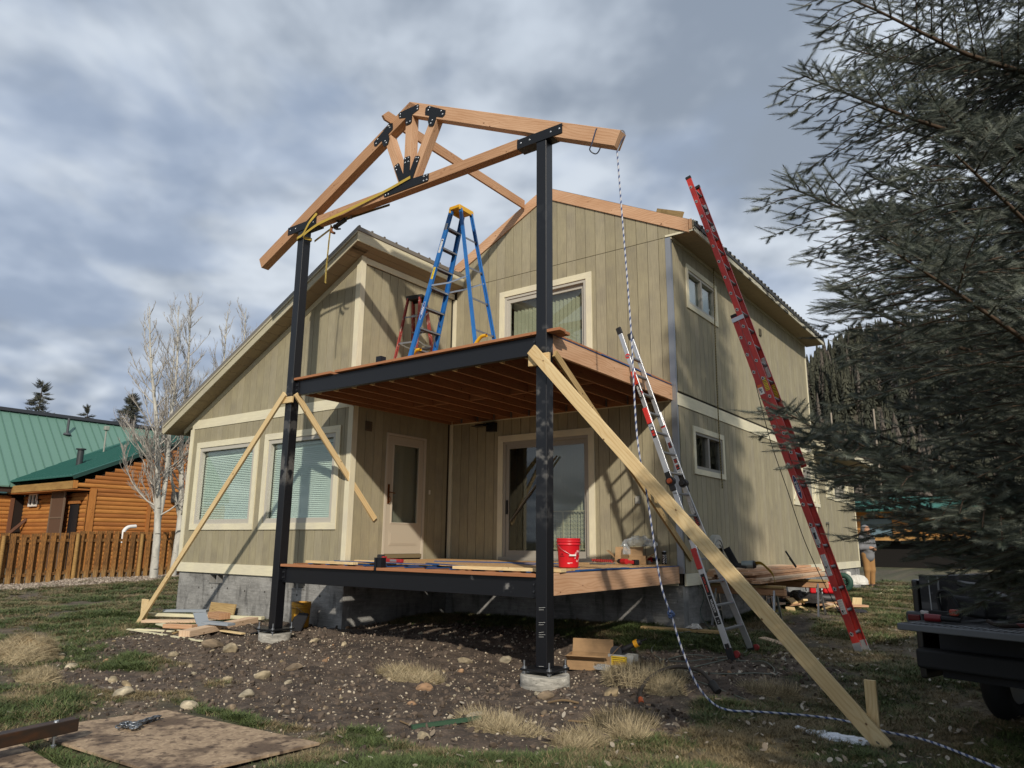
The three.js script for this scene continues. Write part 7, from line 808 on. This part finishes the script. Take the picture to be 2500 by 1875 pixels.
{
  const x = 0.16, z = -17.3, y = G(x, z), T = thing('person', 'person in grey hooded sweatshirt and tan trousers at the far house corner', 'person', [x, y, z], 0.9);
  const skin = std(0xb08468, 0.7), grey = std(0x77787b, 0.95), tan = std(0x9a7448, 0.95);
  const body = blobBody([[[0, 1.42, 0], [0, 1.0, 0.01], 0.155, 0.15], [[-0.14, 1.42, 0], [0.14, 1.42, 0], 0.085, 0.085], [[0, 1.48, 0.0], [0, 1.60, 0.02], 0.06, 0.06], [[0, 1.63, 0.03], [0, 1.70, 0.02], 0.095, 0.10], [[0, 1.57, 0.07], [0, 1.62, 0.08], 0.05, 0.06], [[0.19, 1.40, 0], [0.24, 1.14, 0.0], 0.062, 0.05], [[0.24, 1.14, 0], [0.08, 1.10, 0.22], 0.048, 0.036], [[-0.19, 1.40, 0], [-0.24, 1.14, 0.0], 0.062, 0.05], [[-0.24, 1.14, 0], [-0.06, 1.14, 0.22], 0.048, 0.036], [[0.08, 1.10, 0.22], [0.03, 1.10, 0.27], 0.036, 0.026], [[-0.06, 1.14, 0.22], [-0.01, 1.14, 0.27], 0.036, 0.026], [[0.09, 0.95, 0], [0.10, 0.5, 0.02], 0.10, 0.068], [[0.10, 0.5, 0.02], [0.10, 0.09, -0.02], 0.066, 0.045], [[-0.09, 0.95, 0], [-0.10, 0.5, 0.03], 0.10, 0.068], [[-0.10, 0.5, 0.03], [-0.10, 0.09, 0.0], 0.066, 0.045], [[0.10, 0.05, -0.02], [0.11, 0.04, 0.16], 0.05, 0.04], [[-0.10, 0.05, 0], [-0.11, 0.04, 0.18], 0.05, 0.04], [[0, 1.64, 0.115], [0, 1.62, 0.135], 0.014, 0.016]], [-0.5, -0.05, -0.5, 0.5, 1.9, 0.5], 0.018, 55); mesh('body', body, skin, T);
  const hood = blobBody([[[0, 1.42, 0], [0, 0.90, 0.01], 0.175, 0.178], [[-0.15, 1.42, 0], [0.15, 1.42, 0], 0.10, 0.10], [[0, 1.50, -0.03], [0, 1.70, -0.02], 0.10, 0.125], [[0.20, 1.40, 0], [0.25, 1.14, 0.0], 0.082, 0.068], [[0.25, 1.14, 0], [0.11, 1.10, 0.18], 0.066, 0.05], [[-0.20, 1.40, 0], [-0.25, 1.14, 0.0], 0.082, 0.068], [[-0.25, 1.14, 0], [-0.09, 1.14, 0.18], 0.066, 0.05], [[-0.08, 1.06, 0.13], [0.08, 1.06, 0.13], 0.06, 0.06]], [-0.5, 0.6, -0.5, 0.5, 1.9, 0.5], 0.016, 60); mesh('hooded_sweatshirt', hood, grey, T);
  mesh('trousers', blobBody([[[0.09, 0.93, 0], [0.10, 0.5, 0.02], 0.118, 0.085], [[0.10, 0.5, 0.02], [0.10, 0.12, -0.02], 0.083, 0.07], [[-0.09, 0.93, 0], [-0.10, 0.5, 0.03], 0.118, 0.085], [[-0.10, 0.5, 0.03], [-0.10, 0.12, 0.0], 0.083, 0.07]], [-0.4, -0.05, -0.4, 0.4, 1.15, 0.4], 0.016, 60), tan, T); mesh('shoe', rbox(0.1, 0.09, 0.27, 0.03, 0.105, 0.045, 0.06), std(0x3a2f26, 0.8), T); mesh('shoe', rbox(0.1, 0.09, 0.27, 0.03, -0.105, 0.045, 0.08), std(0x3a2f26, 0.8), T); mesh('eye', [-0.034, 0.034].map(a => new THREE.SphereGeometry(0.011, 8, 6).translate(a, 1.665, 0.118)), std(0x1c1613, 0.4), T); mesh('mouth', rbox(0.045, 0.01, 0.01, 0.004, 0, 1.585, 0.128), std(0x7a4a40, 0.7), T);
  const C = thing('white_container', 'white rounded plastic container on the grass at the far house corner', 'container', [0.62, G(0.62, -12.9), -13.2], 0.4); mesh('container_body', [crumple(0.26, 0.24, 0.2, 44, 0.15, 10).translate(0, 0.22, 0), rbox(0.14, 0.42, 0.12, 0.05, -0.2, 0.32, 0)], std(0xc9c6bd, 0.5), C); one('hose_reel', [new THREE.TorusGeometry(0.17, 0.07, 10, 24).translate(0.33, G(0.33, -12.9) + 0.26, -13.0), cyl(0.08, 0.08, 0.2, 0, 0, 0).rotateX(1.57).translate(0.33, G(0.33, -12.9) + 0.26, -13.0)], std(0x1f4236, 0.6), 'dark green coiled garden hose hung by the far house corner', 'hose');
}
// ---------------------------------------------------------------- pickup with its tailgate down
{
  const T = thing('pickup_truck', 'dark pickup truck with lowered tailgate under the spruce at right', 'truck', [3.53, G(4, 0, false), 0.01], -0.335), o = -T.position.y, Y = 0.90 + o, P = (n, g, m) => mesh(n, g, m, T), paintM = new THREE.MeshPhysicalMaterial({ color: 0x17191d, roughness: 0.35, metalness: 0.4, clearcoat: 0.8, clearcoatRoughness: 0.15 }), blk = std(0x111214, 0.7);
  const liner = std(0xffffff, 0.75, { map: tex(256, 256, (u, v) => { const s = vn(u * 120, v * 120, 120, 120), d = sst(0.45, 0.75, fbm(u * 5, v * 16, 4, 5, 16)); const k = 0.14 + (s > 0.9 ? 0.12 : 0); return mix3([k, k, k * 1.06], [0.46, 0.45, 0.44], d * 0.6); }, true, [0.9, 0.9]) });
  const tg = P('tailgate', [rbox(1.58, 0.05, 0.56, 0.012, 0.79, Y - 0.03, -0.28)], liner); mesh('ribbed_edge', Array.from({ length: 30 }, (_, i) => box(0.026, 0.006, 0.13, 0.1 + i * 0.048, Y - 0.002, -0.085)), std(0x6d7074, 0.6), tg); mesh('edge_cap', [rbox(1.58, 0.055, 0.03, 0.01, 0.79, Y - 0.034, 0.008)], std(0x5f6266, 0.5), tg); mesh('latch_slot', box(0.09, 0.004, 0.035, 1.02, Y - 0.002, -0.2), blk, tg);
  const fl = P('bed_floor', [B2(0.06, 1.52, Y - 0.07, Y - 0.04, -2.3, -0.57, 2)], liner); for (let i = 0; i < 8; i++) mesh('floor_rib', B2(0.14 + i * 0.175, 0.24 + i * 0.175, Y - 0.04, Y - 0.024, -2.25, -0.58, 2), liner, fl);
  P('bed_side', [B2(-0.10, 0.05, Y - 0.08, Y + 0.36, -2.3, -0.62, 2)], liner); P('bed_side', [B2(1.53, 1.68, Y - 0.08, Y + 0.36, -2.3, -0.62, 2)], liner); P('bed_front', [B2(-0.1, 1.68, Y - 0.08, Y + 0.40, -2.4, -2.3)], liner); P('bed_seam', [B2(0.03, 0.052, Y - 0.05, Y + 0.365, -0.66, -0.63), B2(-0.02, -0.012, Y, Y + 0.365, -0.625, -0.617)], std(0xa7a9ab, 0.5));
  P('body_side', [rbox(0.06, 0.85, 5.0, 0.02, -0.14, Y - 0.10, -3.1), rbox(0.06, 0.85, 5.0, 0.02, 1.72, Y - 0.10, -3.1)], paintM); P('cab', [rbox(1.84, 0.85, 2.0, 0.12, 0.79, Y + 0.62, -3.5)], paintM); P('rear_window', [rbox(1.35, 0.4, 0.02, 0.01, 0.79, Y + 0.72, -2.49)], std(0x0e1214, 0.08)); P('hood', [rbox(1.8, 0.5, 1.4, 0.1, 0.79, Y - 0.0, -5.0)], paintM);
  P('chassis', [B2(0.0, 1.58, Y - 0.5, Y - 0.12, -5.5, -0.66)], blk); P('bumper', [rbox(1.86, 0.17, 0.14, 0.03, 0.79, Y - 0.34, -0.56)], blk);
  const tl = P('tail_light', [rbox(0.16, 0.10, 0.1, 0.02, -0.12, Y + 0.0, -0.56)], std(0x3b3c3f, 0.4)); mesh('lens', rbox(0.11, 0.055, 0.02, 0.02, -0.12, Y, -0.508), std(0x5c1016, 0.2), tl);
  for (const z of [-1.75, -4.9]) for (const x of [0.06, 1.52]) { const w = new THREE.Group(); w.name = 'wheel'; T.add(w); mesh('tyre', new THREE.TorusGeometry(0.28, 0.11, 12, 28).rotateY(Math.PI / 2).scale(1.1, 1, 1).translate(x, 0.37, z), blk, w); mesh('rim', rod([x - 0.09, 0.37, z], [x + 0.09, 0.37, z], 0.2, 0.2, 18), M.alu, w); }
  // cargo: planks, tools
  const toW = (x, y, z) => V3(x, y - o + T.position.y, z).applyAxisAngle(V3(0, 1, 0), -0.335).add(V3(3.53, 0, 0.01)); const bw = (a, b, w, h, m, l, grp) => { const A = toW(...a), Bq = toW(...b); one('lumber_board', bar([A.x, a[1], A.z], [Bq.x, b[1], Bq.z], w, h, [0, 1, 0], 0.003), m, l, 'board', grp); }, gp = 'planks in the pickup bed';
  const d0 = 0.93; [[1.0, -0.86, 0.0, 0.13], [1.02, -0.84, 0.042, 0.13], [1.0, -0.90, 0.09, 0.12], [0.78, -0.98, 0.04, 0.14], [0.80, -1.05, 0.0, 0.14], [0.60, -1.25, 0.0, 0.14], [0.46, -1.3, 0.0, 0.14]].forEach(([x, z, h, w], i) => bw([x, d0 + h - 0.03, z], [x + 0.05, d0 + h - 0.03, -2.25], w, 0.038, i < 3 ? M.pine : M.cedar, i < 3 ? 'yellow stud stacked in the pickup bed behind the spruce twigs' : 'pinkish plank lying in the pickup bed behind the spruce twigs', gp));
  const tool = (name, label, cat, list) => { const A = toW(0, 0, 0), g = thing(name, label, cat, [A.x, 0, A.z], -0.335); list.forEach(([n, ge, m]) => mesh(n, ge, m, g)); };
  tool('tool_bag', 'black open tool case lying in the pickup bed by the side wall', 'tool case', [['case_body', [bar([0.16, 1.02, -0.72], [0.50, 1.0, -0.66], 0.30, 0.16, [0.5, 1, 0], 0.03)], blk], ['case_lid', [bar([0.18, 1.20, -0.85], [0.52, 1.08, -0.8], 0.28, 0.05, [0.8, 1, 0], 0.02)], std(0x1c1e20, 0.5)], ['handle', [tube([[0.12, 0.95, -0.5], [0.11, 1.12, -0.5], [0.2, 1.13, -0.5], [0.3, 0.96, -0.48]], 0.015, 24)], blk]]);
  tool('hand_grinder', 'red and black power tools lying on the lowered tailgate', 'power tool', [['motor_body', [rod([0.12, 0.935, -0.22], [0.24, 0.935, -0.24], 0.033, 0.03, 12)], std(0x7a2024, 0.45)], ['grip', [rod([0.24, 0.935, -0.24], [0.38, 0.93, -0.26], 0.024, 0.02, 10), bar([0.08, 0.965, -0.3], [0.36, 0.96, -0.34], 0.05, 0.05)], blk], ['guard', [rbox(0.06, 0.05, 0.06, 0.01, 0.32, 0.985, -0.3)], std(0xa03a26, 0.5)], ['tip', [rbox(0.07, 0.03, 0.04, 0.008, 0.09, 0.97, -0.29)], std(0xbdb7b3, 0.5)]]);
  tool('work_glove', 'dark glove lying at the right of the lowered tailgate', 'glove', [['glove_body', crumple(0.11, 0.025, 0.05, 61, 0.5, 8).translate(1.32, 0.915, -0.16), std(0x26262a, 0.9)]]); tool('strap_end', 'dark strap with red tip lying on the lowered tailgate', 'strap', [['webbing', [tube([[0.52, 0.93, -0.42], [0.6, 0.92, -0.32], [0.68, 0.915, -0.3], [0.78, 0.92, -0.34]], 0.018, 20)], std(0x2b2018, 0.8)], ['tip', [rod([0.76, 0.922, -0.335], [0.81, 0.925, -0.345], 0.018)], std(0x5c1f1c, 0.6)]]);
}
renderer.render(scene, camera);
